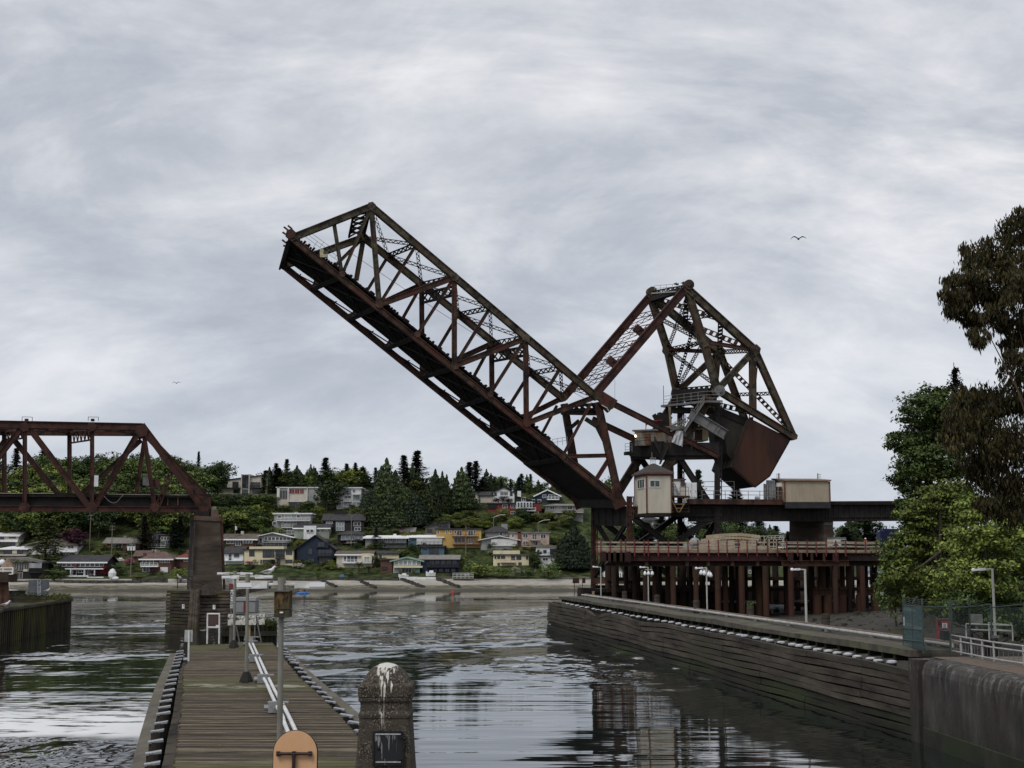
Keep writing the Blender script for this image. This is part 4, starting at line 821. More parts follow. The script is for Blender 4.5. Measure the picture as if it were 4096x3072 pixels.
for i in range(26):mb=MB();p=tz(300+i*72+rnd.uniform(-14,14),dzp(824),OT+(12.5 if i%2 else 14.5));mb.tube([V((p.x,p.y,-2.5)),p],.5,10);part('pile',mb,pile_d,tr)
for z_,o_ in((4.6,12),(2.2,13),(6.2,14)):mb=MB();a,b=tz(300,z_,OT+o_),tz(2300,z_,OT+o_);mb.bar(a,b,.3,.55,NR);part('brace',mb,pile_d,tr)
for(x0,x1,st)in((1700,1825,(1725,1795)),(1875,1925,(1895,)),(1995,2150,(2015,2118))):
 sp=thing('pile_cap',{1700:'rusty sawtooth topped cap beam low between the trestle piles',1875:'short rusty cap beam on a single stub pile',1995:'rusty sawtooth cap beam nearest the green trees'}[x0],'pile cap',tz(x0,TP((x0,1020),OT+2).z,OT+2),'low cap beams under the trestle')
 zc0,zc1=TP((x0,1022),OT+2).z,TP((x0,980),OT+2).z;a,b=tz(x0,(zc0+zc1)/2,OT+2),tz(x1,(zc0+zc1)/2,OT+2);Hc=zc1-zc0
 mb=MB();mb.bar(a,b,.2,Hc,NR)
 for kk in(-1,1):mb.bar(a+V((0,0,kk*Hc/2)),b+V((0,0,kk*Hc/2)),.8,.1,NR)
 n=max(3,int((b-a).length/.7))
 for q in range(n):
  p=a.lerp(b,(q+.5)/n);mb.bar(p-NR*.2-V((0,0,Hc/2)),p-NR*.2+V((0,0,Hc/2)),.12,.08,AX);mb.prism([p+V((0,0,Hc/2+.05)),p+AX*.4+V((0,0,Hc/2+.05)),p+V((0,0,Hc/2+.55))-AX*.1],NR*.1)
 part('beam',mb,pile_m,sp)
 for s_ in st:mb=MB();p=tz(s_,zc0,OT+2);mb.tube([V((p.x,p.y,-2)),p],.62,12);part('stub_pile',mb,pile_m,sp)
mat_m=mat('timber_mat',(.30,.25,.18),(.46,.40,.30),1.5,.85,0,.2,8,c3=(.36,.28,.19),stretch=(.25,1,1))
layers=[(985,1330,690,706),(990,1325,668,688),(1000,1330,650,667),(1005,1335,630,648),(1042,1342,605,628)]
for i,(x0,x1,y0,y1)in enumerate(layers):
 cm=MB();o_=OT+6;a,b=TP((x0,y1),o_),TP((x1,y1),o_);H_=(TP((x0,y0),o_).z-a.z)*.86;b.z=a.z
 n=14
 for j in range(n):
  p=a.lerp(b,(j+.5)/n);cr=.3*math.sin(math.pi*(j+.5)/n)*(1 if i>2 else .3)-.12*(i>2);mb_w=(b-a).length/n
  cm.box(p+NR*2+V((0,0,H_/2+cr)),(mb_w-.015,4.2,H_),Matrix.Rotation(TH,3,'Z'))
  cm.bar(p-NR*.12+V((0,0,cr-.02)),p+NR*.1+V((0,0,cr-.02)),.14,.1,AX)
 single('crane_mat_layer',cm,mat_m,('lowest layer of tan timber mats stacked on the trestle deck','second lowest layer of the tan timber mat stack','middle layer of the tan timber mat stack','fourth layer up of the tan timber mat stack','topmost crowned layer of the tan timber mat stack')[i],'timber mats',group='stacked timber mats on the trestle')
fr_m=mat('tan_frame',(.30,.28,.23),(.42,.40,.34),2,.6)
for i,(x0,x1,y0,y1,lb)in enumerate(((1290,1345,628,698,'tan scaffold frame leaning against the mat stack'),(1345,1400,620,698,'middle tan scaffold frame beside the mat stack'),(1400,1445,618,640,'small tan rectangular frame above the railing'),(1447,1506,616,642,'rightmost tan rectangular frame above the railing'))):
 o_=OT+5;mb=MB()
 for x_ in(x0,(x0+x1)/2,x1):mb.bar(TP((x_,y1),o_),TP((x_,y0),o_),.1,.1)
 for y_ in(y0,(y0+y1)/2,y1):mb.bar(TP((x0,y_),o_),TP((x1,y_),o_),.1,.1)
 if i<2:mb.bar(TP((x0,y1),o_),TP((x1,y0),o_),.07,.07)
 p=TP((x0,706),o_);mb.bar(TP((x0+8,708),o_),TP((x0+8,y1),o_),.1,.1);mb.bar(TP((x1-8,708),o_),TP((x1-8,y1),o_),.1,.1)
 single('scaffold_frame',mb,fr_m,lb,'frame',group='tan steel frames on the trestle')
mb=MB();p=TP((1191,702),OT+2);mb.lathe([(.36,0),(.42,.9),(.47,.92),(.47,1.02),(.1,1.1)],p,14);single('bin',mb,mat('teal_dark',(.02,.05,.055),(.035,.075,.08),3,.6),'dark teal bin standing behind the trestle railing','bin')
mb=MB();c=TP((868,678),OT+3);mb.tube([c,c+V((.9,0,.25))],.55,12);mb.sph(c+V((.7,0,.35)),.78,12,8,(1,1,.85));mb.box(c+V((-.4,0,-.2)),(1.1,.9,.7));mb.bar(c-V((1,0,.5)),c+V((.1,0,.5)),.15,.15);single('concrete_mixer',mb,mat('mixer_grey',(.16,.17,.18),(.32,.33,.34),3,.5),'grey drum mixer standing at the trestle railing','mixer')
trk=thing('truck','white boxy truck parked at the far end of the trestle deck','truck',TP((1895,705),OT+6))
mb=MB();a,b=TP((1846,690),OT+6),TP((1932,690),OT+6);hh=TP((1846,642),OT+6).z-a.z;q=[a,b,b+NR*2.2,a+NR*2.2];mb.loft(q,[p+V((0,0,hh))for p in q]);part('body',mb,mat('off_white',(.42,.41,.38),(.5,.49,.46),2,.5),trk)
mb=MB();mb.loft([p+V((0,0,hh+.02))for p in q],[p+V((0,0,hh+.3))for p in q]);part('roof',mb,steel_grey,trk)
mb=MB();p=a.lerp(b,.82)-NR*.05+V((0,0,hh*.6));mb.bar(p-AX*.5,p+AX*.5,.06,.7,NR);part('window',mb,glass,trk)
for f in(.18,.8):mb=MB();p=a.lerp(b,f)-V((0,0,.1));mb.tube([p-NR*.05,p+NR*.3],.5,14);part('wheel',mb,tie_wood,trk)
vest=thing('person','worker in an orange vest standing behind the trestle railing near the trees','person',TP((2064,706),OT+4));bz=TP((2064,722),OT+4).z+.1;pc=TP((2064,706),OT+4);pc.z=bz
def skin_person(name,joints,edges,m,root,sub=1):
 me=bpy.data.meshes.new(name);me.from_pydata([V(j[0])for j in joints],edges,[]);o=link(name,me,root)
 o.modifiers.new('skin','SKIN');sl=me.skin_vertices[0].data if me.skin_vertices else None
 if sl is None:
  bm=bmesh.new();bm.from_mesh(me);bm.verts.layers.skin.verify();bm.to_mesh(me);bm.free();sl=me.skin_vertices[0].data
 for i,j in enumerate(joints):sl[i].radius=(j[1],j[1]if len(j)<3 else j[2]);sl[i].use_root=(i==0)
 s_=o.modifiers.new('sub','SUBSURF');s_.levels=sub;s_.render_levels=sub;me.materials.append(m);return o
body_j=[((0,0,.95),.16,.12),((0,0,1.2),.15,.11),((0,0,1.42),.17,.11),((0,0,1.54),.06),((0,-.01,1.66),.10),((0,-.01,1.76),.075),((.1,0,.9),.095),((.11,0,.5),.065),((.12,0,.08),.05),((-.1,0,.9),.095),((-.11,.02,.5),.065),((-.13,.03,.08),.05),((.21,0,1.42),.06),((.25,-.02,1.13),.045),((.24,-.1,.9),.035),((-.21,0,1.42),.06),((-.25,-.02,1.13),.045),((-.22,-.12,.92),.035),((.13,-.15,.04),.045),((-.14,-.12,.04),.045)]
body_e=[(0,1),(1,2),(2,3),(3,4),(4,5),(0,6),(6,7),(7,8),(0,9),(9,10),(10,11),(2,12),(12,13),(13,14),(2,15),(15,16),(16,17),(8,18),(11,19)]
vest.location=pc
skin_person('body',body_j,body_e,mat('work_clothes',(.05,.055,.08),(.09,.09,.11),8,.9),vest)
mb=MB();mb.lathe([(.19,1.0),(.21,1.2),(.22,1.45),(.1,1.52)],(0,0,0),12);o=link('vest',mb.mesh('vest',mat('orange_cloth',(.55,.12,.03),(.65,.16,.04),6,.8)),vest)
mb=MB();mb.lathe([(.15,1.70),(.14,1.76),(.08,1.84),(.01,1.86)],(0,0,0),12);link('helmet',mb.mesh('helmet',mat('paint_white',(0,0,0))),vest)
bc=thing('blue_crane','dark blue crane machinery poking up behind the green trees','crane',BP(Q4(2170,800),14))
navy=mat('navy_paint',(.012,.018,.06),(.025,.035,.10),2,.5)
mb=MB();mb.box(BP(Q4(2180,785),14),(3.0,2.5,2.0));part('engine_housing',mb,navy,bc);mb=MB();mb.box(BP(Q4(2205,720),14),(2.6,2,1.0));mb.tube([BP(Q4(2160,705),14),BP(Q4(2160,725),14)],.35,10);part('cab',mb,navy,bc)
mb=MB();mb.bar(BP(Q4(2170,690),14),BP(Q4(2168,655),14),.12,.12);mb.bar(BP(Q4(2200,690),14),BP(Q4(2212,640),14),.05,.05);mb.bar(BP(Q4(2165,820),14),V((BP(Q4(2165,820),14).x,BP(Q4(2165,820),14).y,2)),1.2,1.2);part('mast',mb,navy,bc)
mb=MB();c=BP(Q4(885,1600),OT+10)
for i in range(9):mb.sph(c+V((rnd.uniform(-2,2),rnd.uniform(-1,1),rnd.uniform(-.2,.2))),rnd.uniform(.5,.9),9,6,(1.6,1,.6))
single('tarp_heap',mb,mat('tarp_pale',(.30,.33,.38),(.48,.50,.53),1.2,.7,0,.5,3),'pale blue tarpaulin heap lying between the trestle piles','tarpaulin')
sw=thing('bulkhead_wall','dark timber sheet bulkhead behind the trestle piles','wall',BP(Q4(500,1600),4))
mb=MB();a,b=BP(Q4(-100,1370),5),BP(Q4(1000,1350),5);n=60
for i in range(n):p=a.lerp(b,(i+.5)/n);mb.bar(V((p.x,p.y,-1)),p+V((0,0,rnd.uniform(-.15,.15))),.36,.3,NR)
part('sheet_piles',mb,pile_d,sw)
mb=MB();a,b=BP(Q4(260,1532),OT+9),BP(Q4(690,1530),OT+9);mb.bar(a,b,.25,.3,NR);a,b=BP(Q4(1080,1525),OT+9),BP(Q4(2000,1515),OT+9);mb.bar(a,b,.25,.3,NR);part('waler',mb,mat('waler_grey',(.10,.10,.09),(.2,.2,.18),1,.8),sw)
fb=thing('tower_fender','low black timber fender footing round the tower legs','fender',P3((350,990),0))
mb=MB()
for k in range(40):p=P3((195+k*22,985),-2.2);mb.bar(V((p.x,p.y,-1)),V((p.x,p.y,P3((300,985-rnd.random()*12),-2).z)),.4,.4)
mb.bar(P3((180,990),-2.6),P3((1060,990),-2.6),.4,.5,NR);mb.bar(P3((115,1000),-1.5),P3((200,1000),-1.5),2,1.2,NR);part('pile_row',mb,steel_black,fb)
mb=MB();o0=[P3((180,985),-2),P3((1070,985),-2),P3((830,985),TW+1.5),P3((100,985),TW+1.5)];mb.loft([V((p.x,p.y,-1))for p in o0],[V((p.x,p.y,o0[0].z-.4))for p in o0]);part('footing',mb,conc_foot,fb)
ZD=4.3
wood_grey=mat('wharf_wood',(.012,.010,.008),(.100,.083,.064),.8,.9,0,.45,5,c3=(.045,.042,.026),stretch=(1,.22,1.6),lo=.3,hi=.72,detail=9,dist=.05)
wood_low=mat('wharf_wood_wet',(.006,.006,.004),(.030,.027,.018),.8,.75,0,.45,5,c3=(.028,.036,.012),stretch=(1,.22,1.6),lo=.3,hi=.72,detail=9,dist=.05)
walk_m=mat('walkway_gravel',(.035,.031,.025),(.11,.097,.078),1.6,.95,0,.4,14,c3=(.10,.10,.06),lo=.3,hi=.7,detail=10)
cap_white=mat('pile_cap_white',(.32,.34,.36),(.58,.60,.62),3,.6,0,.1)
W0,W1=atz(3638,2602,ZD),atz(2232,2384,ZD)
WD=(W1-W0).normalized();WN=V((WD.y,-WD.x,0));WN=WN if WN.x>0 else-WN
def WP(s,n,z=ZD):p=W0.lerp(W1,s)+WN*n;return V((p.x,p.y,z))
WLEN=(W1-W0).length
wh=thing('timber_wharf','long weathered timber guide wharf with a gravelly walkway running to the bridge','wharf',WP(.5,0,0))
nrow=11;tall=ZD-.80
for r in range(nrow):
 mb=MB();zt=tall-r*.42;nseg=64
 for i in range(nseg):
  s0,s1=-.05+1.05*i/nseg,-.05+1.05*(i+1)/nseg
  wv=lambda s:.035*math.sin(s*31+r*.6)+.02*math.sin(s*77+r*1.3)-(.55*math.exp(-((s-.72)/.035)**2)if r<2 else 0)-(.25*math.exp(-((s-.52)/.05)**2)if r<3 else 0)
  out=-1.35+.035*math.sin(r*7+(i//5)*2.3)+(.12 if r in(6,9)else 0)-.03*r;h_=.345+.03*math.sin(r*3.1+(i//5))
  mb.hexa([WP(s0,out,zt+wv(s0)-h_),WP(s1,out,zt+wv(s1)-h_),WP(s1,out+.35,zt+wv(s1)-h_),WP(s0,out+.35,zt+wv(s0)-h_),WP(s0,out,zt+wv(s0)),WP(s1,out,zt+wv(s1)),WP(s1,out+.35,zt+wv(s1)),WP(s0,out+.35,zt+wv(s0))])
 part('fender_timber',mb,wood_grey if r<6 else wood_low,wh)
mb=MB()
for i in range(70):p=WP((i+.5)/70,-.7);mb.tube([V((p.x,p.y,-2.5)),V((p.x,p.y,ZD-.75))],.2,8)
mb.hexa([WP(0,-1.0,-2),WP(1,-1.0,-2),WP(1,-.6,-2),WP(0,-.6,-2),WP(0,-1.0,ZD-1.2),WP(1,-1.0,ZD-1.2),WP(1,-.6,ZD-1.2),WP(0,-.6,ZD-1.2)])
part('back_piles',mb,steel_black,wh)
mb=MB();nseg=50;WW=3.4
for i in range(nseg):
 s0,s1=i/nseg,(i+1)/nseg;e0,e1=.10*math.sin(s0*40)+.05*math.sin(s0*97),.10*math.sin(s1*40)+.05*math.sin(s1*97);d0,d1=.06*math.sin(s0*23),.06*math.sin(s1*23)
 mb.hexa([WP(s0,e0,ZD-.35),WP(s1,e1,ZD-.35),WP(s1,WW,ZD-.35),WP(s0,WW,ZD-.35),WP(s0,e0,ZD+d0),WP(s1,e1,ZD+d1),WP(s1,WW,ZD+d1),WP(s0,WW,ZD+d0)])
part('walkway',mb,walk_m,wh)
for i in range(55):s_=i/55+rnd.random()*.008;mb=MB();mb.bar(WP(s_,.15+.1*math.sin(s_*40),ZD-.55),WP(s_,1.5,ZD-.55),.3,.36,WD);part('deck_beam',mb,wood_low,wh)
mb=MB();mb.bar(WP(0,WW-.2,ZD-.6),WP(1,WW-.2,ZD-.6),.4,1.0,WN);part('back_beam',mb,wood_grey,wh)
pile_t=mat('fender_post',(.010,.008,.006),(.034,.028,.021),2,.9,0,.3,6,stretch=(1,1,.3))
def capped_post(name,lb,grp,r=.26,h=1.0,tilt=0):
 t_=thing(name,lb,'post',(0,0,0),grp);mb=MB();mb.tube([(0,0,-h),(0,0,-.06)],r,12);part('shaft',mb,pile_t,t_);mb=MB();mb.lathe([(r+.03,-.10),(r+.03,0),(r*.6,.04),(.01,.05)],(0,0,0),14);part('cap',mb,cap_white,t_);return t_
cp0=None;ss=[]
s_=.012
while s_<.93:ss.append(s_);s_+=.0135+.019*s_
for i,s_ in enumerate(ss):
 p=WP(s_+rnd.uniform(-.003,.003),-.55+rnd.uniform(-.07,.07),ZD-.68+rnd.uniform(-.05,.05))
 if cp0 is None:cp0=capped_post('fender_post','white capped timber post in the row along the wharf edge','white capped posts along the wharf edge');put(cp0,p)
 else:dup(cp0,p,rnd.random()*6)
pipe_m=mat('pipe_grey',(.26,.26,.26),(.42,.42,.41),1.5,.5,.1)
pi_=thing('conduit_pipe','pale grey pipe lying along the landward edge of the wharf','pipe',WP(.5,2.6))
mb=MB();mb.tube([WP(.965*k/30,2.55+.03*math.sin(k),ZD+.25)for k in range(31)],.11,8);part('pipe',mb,pipe_m,pi_)
mb=MB();mb.tube([WP(.965*k/30,2.9,ZD+.33+.02*math.sin(k*2))for k in range(31)],.10,8);part('hose',mb,mat('hose_brown',(.10,.07,.055),(.17,.13,.10),1,.8),pi_)
for k in range(14):mb=MB();p=WP(.03+k*.07,2.7,ZD);mb.box(p+V((0,0,.12)),(.8,.25,.2));part('saddle',mb,steel_grey,pi_)
bol=thing('mooring_post','dark timber mooring post','post',(0,0,0),'mooring posts on the wharf walkway')
mb=MB();mb.lathe([(.30,-.2),(.29,.5),(.31,1.0),(.30,1.08),(.24,1.14),(.01,1.15)],(0,0,0),12);part('shaft',mb,wood_grey,bol);mb=MB();mb.lathe([(.315,.80),(.315,.86)],(0,0,0),12);part('band',mb,steel_dark,bol)
bl=[None,((2628,2422),'timber mooring post right of the lamp with three hanging globes'),((2786,2450),'timber mooring post between the two globe hung lamps'),((3002,2480),'timber mooring post with a tuft of green weed on its top'),((3304,2520),'nearest timber mooring post, right of the tallest bare lamp')]
bl[0]=((2498,2404),'farthest short timber mooring post on the wharf')
first=True
for(px,lb)in bl:
 p=atz(px[0],px[1],ZD)
 if first:put(bol,p,.3,1,lb);first=False
 else:dup(bol,p,rnd.random()*6,1,lb)
wt=MB();p=atz(3002,2480,ZD)
for i in range(120):d_=V((rnd.gauss(0,.14),rnd.gauss(0,.14),rnd.uniform(0,.35)));c=p+V((0,0,1.12))+d_;wt.poly([c,c+V((rnd.uniform(-.09,.09),rnd.uniform(-.09,.09),.1)),c+V((rnd.uniform(-.09,.09),rnd.uniform(-.09,.09),.03))])
single('weed_tuft',wt,mat('weed_green',(.06,.10,.025),(.11,.17,.045),5,.8),'green weed tuft growing on top of a mooring post','weed',fixn=False)
pole_m=mat('lamp_pole_grey',(.34,.34,.31),(.46,.46,.43),2,.5);head_m=mat('lamp_head',(.55,.57,.58),(.68,.70,.71),3,.45);lens_m=mat('lamp_lens',(.75,.77,.80),rough=.25)
def wharf_lamp(px_base,px_top,x_head,label,globes=None,z=ZD,thick=.075):
 b=atz(px_base[0],px_base[1],z);t_=at(px_top[0],px_top[1],b.y);h_=at(x_head[0],x_head[1],b.y)
 l_=thing('dock_lamp',label,'lamp post',b,'lamp posts on the wharf');mb=MB();mb.tube([b,V((b.x,b.y,t_.z))],thick,10,thick*.9);part('pole',mb,pole_m,l_)
 tt=V((b.x,b.y,t_.z));mb=MB();mb.box(b+V((0,0,.08)),(.4,.4,.16));part('base',mb,steel_grey,l_)
 mb=MB();mb.tube([tt-V((0,0,.05)),V((h_.x,b.y,h_.z+.02))],.05,8);part('arm',mb,pole_m,l_)
 m_=tt.lerp(h_,.38);m2=tt.lerp(h_,.72);mb=MB();mb.bar(m_,m2,.26,.16,V((0,1,0)));part('ballast_box',mb,head_m,l_);mb=MB();mb.bar(m2,h_,.24,.12,V((0,1,0)));mb.sph(h_,.13,10,6);part('lamp_head',mb,lens_m,l_)
 if globes:
  g0=at(globes[0][0],globes[0][1]-16,b.y);g1=at(globes[-1][0],globes[-1][1]-16,b.y);mb=MB();mb.tube([g0,g1],.04,6);part('globe_bar',mb,pole_m,l_)
  for g in globes:c=at(g[0],g[1],b.y);gb=MB();gb.lathe([(.05,.30),(.12,.22),(.2,.02),(.17,-.14),(.01,-.2)],c,12);part('globe',gb,lens_m,l_,smooth=True)
 return l_
wharf_lamp((2404,2388),(2402,2268),(2374,2267),'farthest slim wharf lamp beside the dark tower leg')
wharf_lamp((2594,2410),(2594,2268),(2562,2269),'wharf lamp with a bar of three white globes, the farther one',[(2580,2295),(2594,2295),(2609,2295)])
wharf_lamp((2829,2448),(2827,2270),(2785,2273),'wharf lamp with a cluster of white globes, the nearer one',[(2805,2292),(2817,2294),(2835,2299),(2842,2302)])
wharf_lamp((3226,2498),(3222,2276),(3168,2278),'tall bare wharf lamp standing before the rusty piles',None,ZD,.1)
for(px,top,lb,w_)in(((2298,2382),2312,'small brown notice board on a post at the far end of the wharf',.9),((2330,2378),2312,'slim second post with a small brown plate at the far end of the wharf',.45)):
 b=atz(px[0],px[1],ZD);nb=thing('notice_board',lb,'sign',b,'boards at the wharf end');mb=MB();mb.bar(b,V((b.x,b.y,at(px[0],top,b.y).z)),.08,.08);part('post',mb,steel_brown,nb);mb=MB();t_=V((b.x+.2,b.y-.08,at(px[0],top,b.y).z-.35));mb.box(t_,(w_,.06,.75));part('board',mb,steel_brown,nb)
mb=MB();p=atz(2373,2388,ZD);mb.box(p+V((0,0,.35)),(.3,.3,.7));mb.box(p+V((0,0,.72)),(.36,.36,.06));single('power_box',mb,mat('plank_tan',(0,0,0)),'small tan box standing at the far end of the wharf','box')
wallc=mat('lock_concrete',(.014,.0135,.0125),(.090,.085,.078),.8,.9,0,.9,9,c3=(.034,.028,.025),stretch=(1,1,.45),lo=.3,hi=.74,detail=10,dist=.04)
wallw=mat('lock_concrete_wet',(.010,.011,.008),(.035,.036,.022),.6,.7,0,.4,7,c3=(.02,.028,.010),stretch=(1,1,.5),detail=9)
wall_top=mat('lock_top',(.065,.052,.042),(.14,.115,.095),1.4,.95,0,.4,12,c3=(.13,.085,.06),lo=.3,hi=.7,detail=10)
K0=atz(3645,2632,ZD-.1);KD=(atz(4096,2725,ZD-.1)-K0).normalized();KN=V((-KD.y,KD.x,0));KN=KN if KN.y>0 else-KN
def KP(s,n,z):p=K0+KD*s+KN*n;return V((p.x,p.y,z))
t_=wallc.node_tree;pbw=t_.nodes['Principled BSDF'];src_=pbw.inputs['Base Color'].links[0].from_socket;gpw=N('ShaderNodeNewGeometry');szw=N('ShaderNodeSeparateXYZ');Lk(gpw.outputs['Position'],szw.inputs[0]);gp=gpw
def dripn(sc,lo,hi):
 mp=N('ShaderNodeMapping');Lk(gpw.outputs['Position'],mp.inputs[0]);mp.inputs['Scale'].default_value=(1,1,.32);n_=N('ShaderNodeTexNoise');Lk(mp.outputs[0],n_.inputs[0]);n_.inputs['Scale'].default_value=sc;n_.inputs['Detail'].default_value=6;n_.inputs['Roughness'].default_value=.7;return ramp(n_.outputs[0],lo,hi)
def mixw(f,a,b):
 n_=N('ShaderNodeMix',data_type='RGBA');Lk(f,n_.inputs[0]);Lk(a,n_.inputs[6]);n_.inputs[7].default_value=(*b,1);return n_.outputs[2]
cw_=mixw(mth('MULTIPLY',mth('MULTIPLY',dripn(2.6,.50,.64),ramp(szw.outputs[2],2.6,4.1)),.32),src_,(.33,.32,.30));cw_=mixw(mth('MULTIPLY',mth('SUBTRACT',1.0,ramp(szw.outputs[2],.9,2.4)),mth('MULTIPLY',dripn(1.1,.35,.6),.8)),cw_,(.020,.021,.014));cw_=mixw(mth('MULTIPLY',dripn(.8,.56,.68),.5),cw_,(.075,.04,.03));Lk(cw_,pbw.inputs['Base Color'])
lw=thing('lock_wall','massive stained concrete lock wall with a rounded top edge','wall',KP(4,0,0))
mb=MB();prof=[(-.05,-2.5),(-.05,ZD-.75),(.02,ZD-.45),(.16,ZD-.22),(.4,ZD-.1),(1.2,ZD-.06)];S=[1.6+i*1.2 for i in range(40)]
for(n0_,z0),(n1_,z1)in zip(prof[:-1],prof[1:]):
 for s0,s1 in zip(S[:-1],S[1:]):mb.quad(KP(s0,n0_,z0),KP(s1,n0_,z0),KP(s1,n1_,z1),KP(s0,n1_,z1))
mb.quad(KP(1.6,-.05,-2.5),KP(1.6,1.2,-2.5),KP(1.6,1.2,ZD-.06),KP(1.6,.02,ZD-.4));part('wall_face',mb,wallc,lw,smooth=False)
mb=MB();mb.hexa([KP(-.1,-.12,-2.5),KP(1.15,-.12,-2.5),KP(1.15,3,-2.5),KP(-.1,3,-2.5),KP(-.1,-.12,ZD-.12),KP(1.15,-.12,ZD-.12),KP(1.15,3,ZD-.05),KP(-.1,3,ZD-.05)]);part('end_block',mb,wallc,lw)
mb=MB();mb.hexa([KP(1.15,.5,-2.5),KP(1.7,.5,-2.5),KP(1.7,2,-2.5),KP(1.15,2,-2.5),KP(1.15,.5,ZD-.3),KP(1.7,.5,ZD-.3),KP(1.7,2,ZD-.3),KP(1.15,2,ZD-.3)]);part('joint_slot',mb,steel_black,lw)
mb=MB();mb.hexa([KP(1.65,-.12,-2),KP(46,-.12,-2),KP(46,.3,-2),KP(1.65,.3,-2),KP(1.65,-.12,.85),KP(46,-.12,.85),KP(46,.3,1.0),KP(1.65,.3,1.0)]);part('wet_band',mb,wallw,lw)
mb=MB();mb.quad(KP(-.1,1.1,ZD-.055),KP(48,1.1,ZD-.055),KP(48,30,ZD-.03),KP(-.1,30,ZD-.03));mb.quad(KP(-.1,1.1,ZD-.055),KP(-.1,30,ZD-.03),KP(-.1,30,-2),KP(-.1,1.1,-2));part('walkway',mb,wall_top,lw)
mesh_m=bpy.data.materials.new('chain_link');mesh_m.use_nodes=True;t_=mesh_m.node_tree;pb=t_.nodes['Principled BSDF'];pb.inputs['Base Color'].default_value=(.05,.075,.065,1);pb.inputs['Roughness'].default_value=.6
pb.inputs['Alpha'].default_value=.24
slat_m=mat('fence_slats',(.020,.048,.050),(.055,.10,.10),1.2,.55,0,.3,20,stretch=(.3,.3,6),c3=(.09,.13,.125))
post_g=mat('fence_post_green',(.025,.04,.035),(.055,.08,.07),3,.5);wire_m=mat('wire_grey',(.12,.13,.13),rough=.5)
def SP_(px,py,Y):return at(px,py,Y)
S5=reg(3400,2050,.4218)
gt=thing('chain_link_gate','tall chain link gate filled with teal slats and topped with barbed wire','gate',atz(*S5(695,1335),ZD))
yg=atz(*S5(695,1335),ZD).y;yl=atz(*S5(508,1265),ZD).y
def gp_(x,y,f):return at(*S5(x,y),yl+(yg-yl)*f)
A0,A1,B0_,B1_=gp_(508,1265,0),gp_(503,795,0),gp_(697,1335,1),gp_(683,815,1)
mb=MB();mb.tube([A0,A1],.05,8);mb.tube([B0_,B1_],.06,8);mb.tube([gp_(600,1290,.5),gp_(590,890,.5)],.035,6);part('post',mb,post_g,gt)
mb=MB()
for y0,y1 in((878,895),(1095,1115),(1205,1225)):mb.tube([gp_(505,y0,0),gp_(690,y1,1)],.035,6)
part('frame',mb,post_g,gt)
mb=MB();mb.quad(gp_(507,1258,0),gp_(696,1300,1),gp_(686,895,1),gp_(504,880,0));o=part('mesh_panel',mb,slat_m,gt,fixn=False)
mb=MB()
for k in range(4):
 pv=None
 for j in range(9):
  f=j/8;p=gp_(504+180*f,805+k*18+22*f+(6 if j%2 else-4),f)
  if pv is not None:mb.bar(pv,p,.015,.015)
  pv=p
mb.bar(gp_(590,870,.5),gp_(632,800,.6),.05,.05);part('barbed_wire',mb,wire_m,gt)
mb=MB();mb.box(gp_(516,1030,.05)-V((0,.05,0)),(.11,.03,.5));part('notice_plate',mb,paint_white,gt)
fe=thing('chain_link_fence','chain link security fence with barbed wire running behind the red cabinet','fence',atz(*S5(955,1335),ZD))
ye=atz(*S5(955,1335),ZD).y
fposts=[((697,1335),(683,815),yg-.02),((955,1335),(943,818),ye),((963,1120),(960,830),ye+1),((1140,1150),(1128,805),ye+6),((1345,1160),(1335,870),ye+4),((1660,1130),(1650,850),ye+1)]
for i,(b,t__,Y)in enumerate(fposts[1:]):mb=MB();mb.tube([at(*S5(*b),Y),at(*S5(*t__),Y)],.055,8);part('post',mb,post_g,fe)
mb=MB()
for i in range(len(fposts)-1):
 (b0,t0,Y0_),(b1,t1,Y1_)=fposts[i],fposts[i+1]
 if i==1:continue
 yy0=895 if i==0 else 900;yy1=895 if i<3 else 870
 mb.tube([at(S5(t0[0],yy0)[0],S5(0,yy0)[1],Y0_),at(S5(t1[0],yy1)[0],S5(0,yy1)[1],Y1_)],.035,6)
 if i in(0,2):mb.tube([at(*S5(b0[0],1112),Y0_),at(*S5(b1[0],1105),Y1_)],.025,6)
 for k in range(4):mb.bar(at(*S5(t0[0],t0[1]+8+k*20),Y0_),at(*S5(t1[0],t1[1]+8+k*20),Y1_),.014,.014)
part('top_rail',mb,post_g,fe)
for i in range(len(fposts)-1):
 if i==1:continue
 (b0,t0,Y0_),(b1,t1,Y1_)=fposts[i],fposts[i+1]
 mb=MB();mb.quad(at(*S5(b0[0],1335 if i==0 else 1140),Y0_),at(*S5(b1[0],1335 if i==0 else 1140),Y1_),at(*S5(t1[0],900),Y1_),at(*S5(t0[0],900),Y0_));part('mesh_panel',mb,mesh_m,fe,fixn=False)
rc=thing('fire_cabinet','red steel cabinet with a white notice beside the chain link fence','cabinet',atz(*S5(885,1240),ZD));Yc=atz(*S5(885,1240),ZD).y
c0,c1=at(*S5(830,1225),Yc),at(*S5(962,1225),Yc);hc=at(*S5(830,1028),Yc).z-ZD;q=[V((c0.x,Yc,ZD)),V((c1.x,Yc,ZD)),V((c1.x+.3,Yc+1.2,ZD)),V((c0.x+.3,Yc+1.2,ZD))]
redc=mat('cabinet_red',(.16,.018,.025),(.26,.035,.045),1.5,.5,0,.05)
mb=MB();mb.loft(q,[p+V((0,0,hc))for p in q]);part('body',mb,redc,rc)
mb=MB();mb.loft([p+V((0,0,hc+.01))for p in q],[p+V((0,0,hc+.09))for p in q]);part('lid',mb,mat('red_steel',(0,0,0)),rc)
mb=MB();p=at(*S5(898,1072),Yc-.03);mb.box(p,(.29,.02,.28));part('notice',mb,paint_white,rc)
mb=MB()
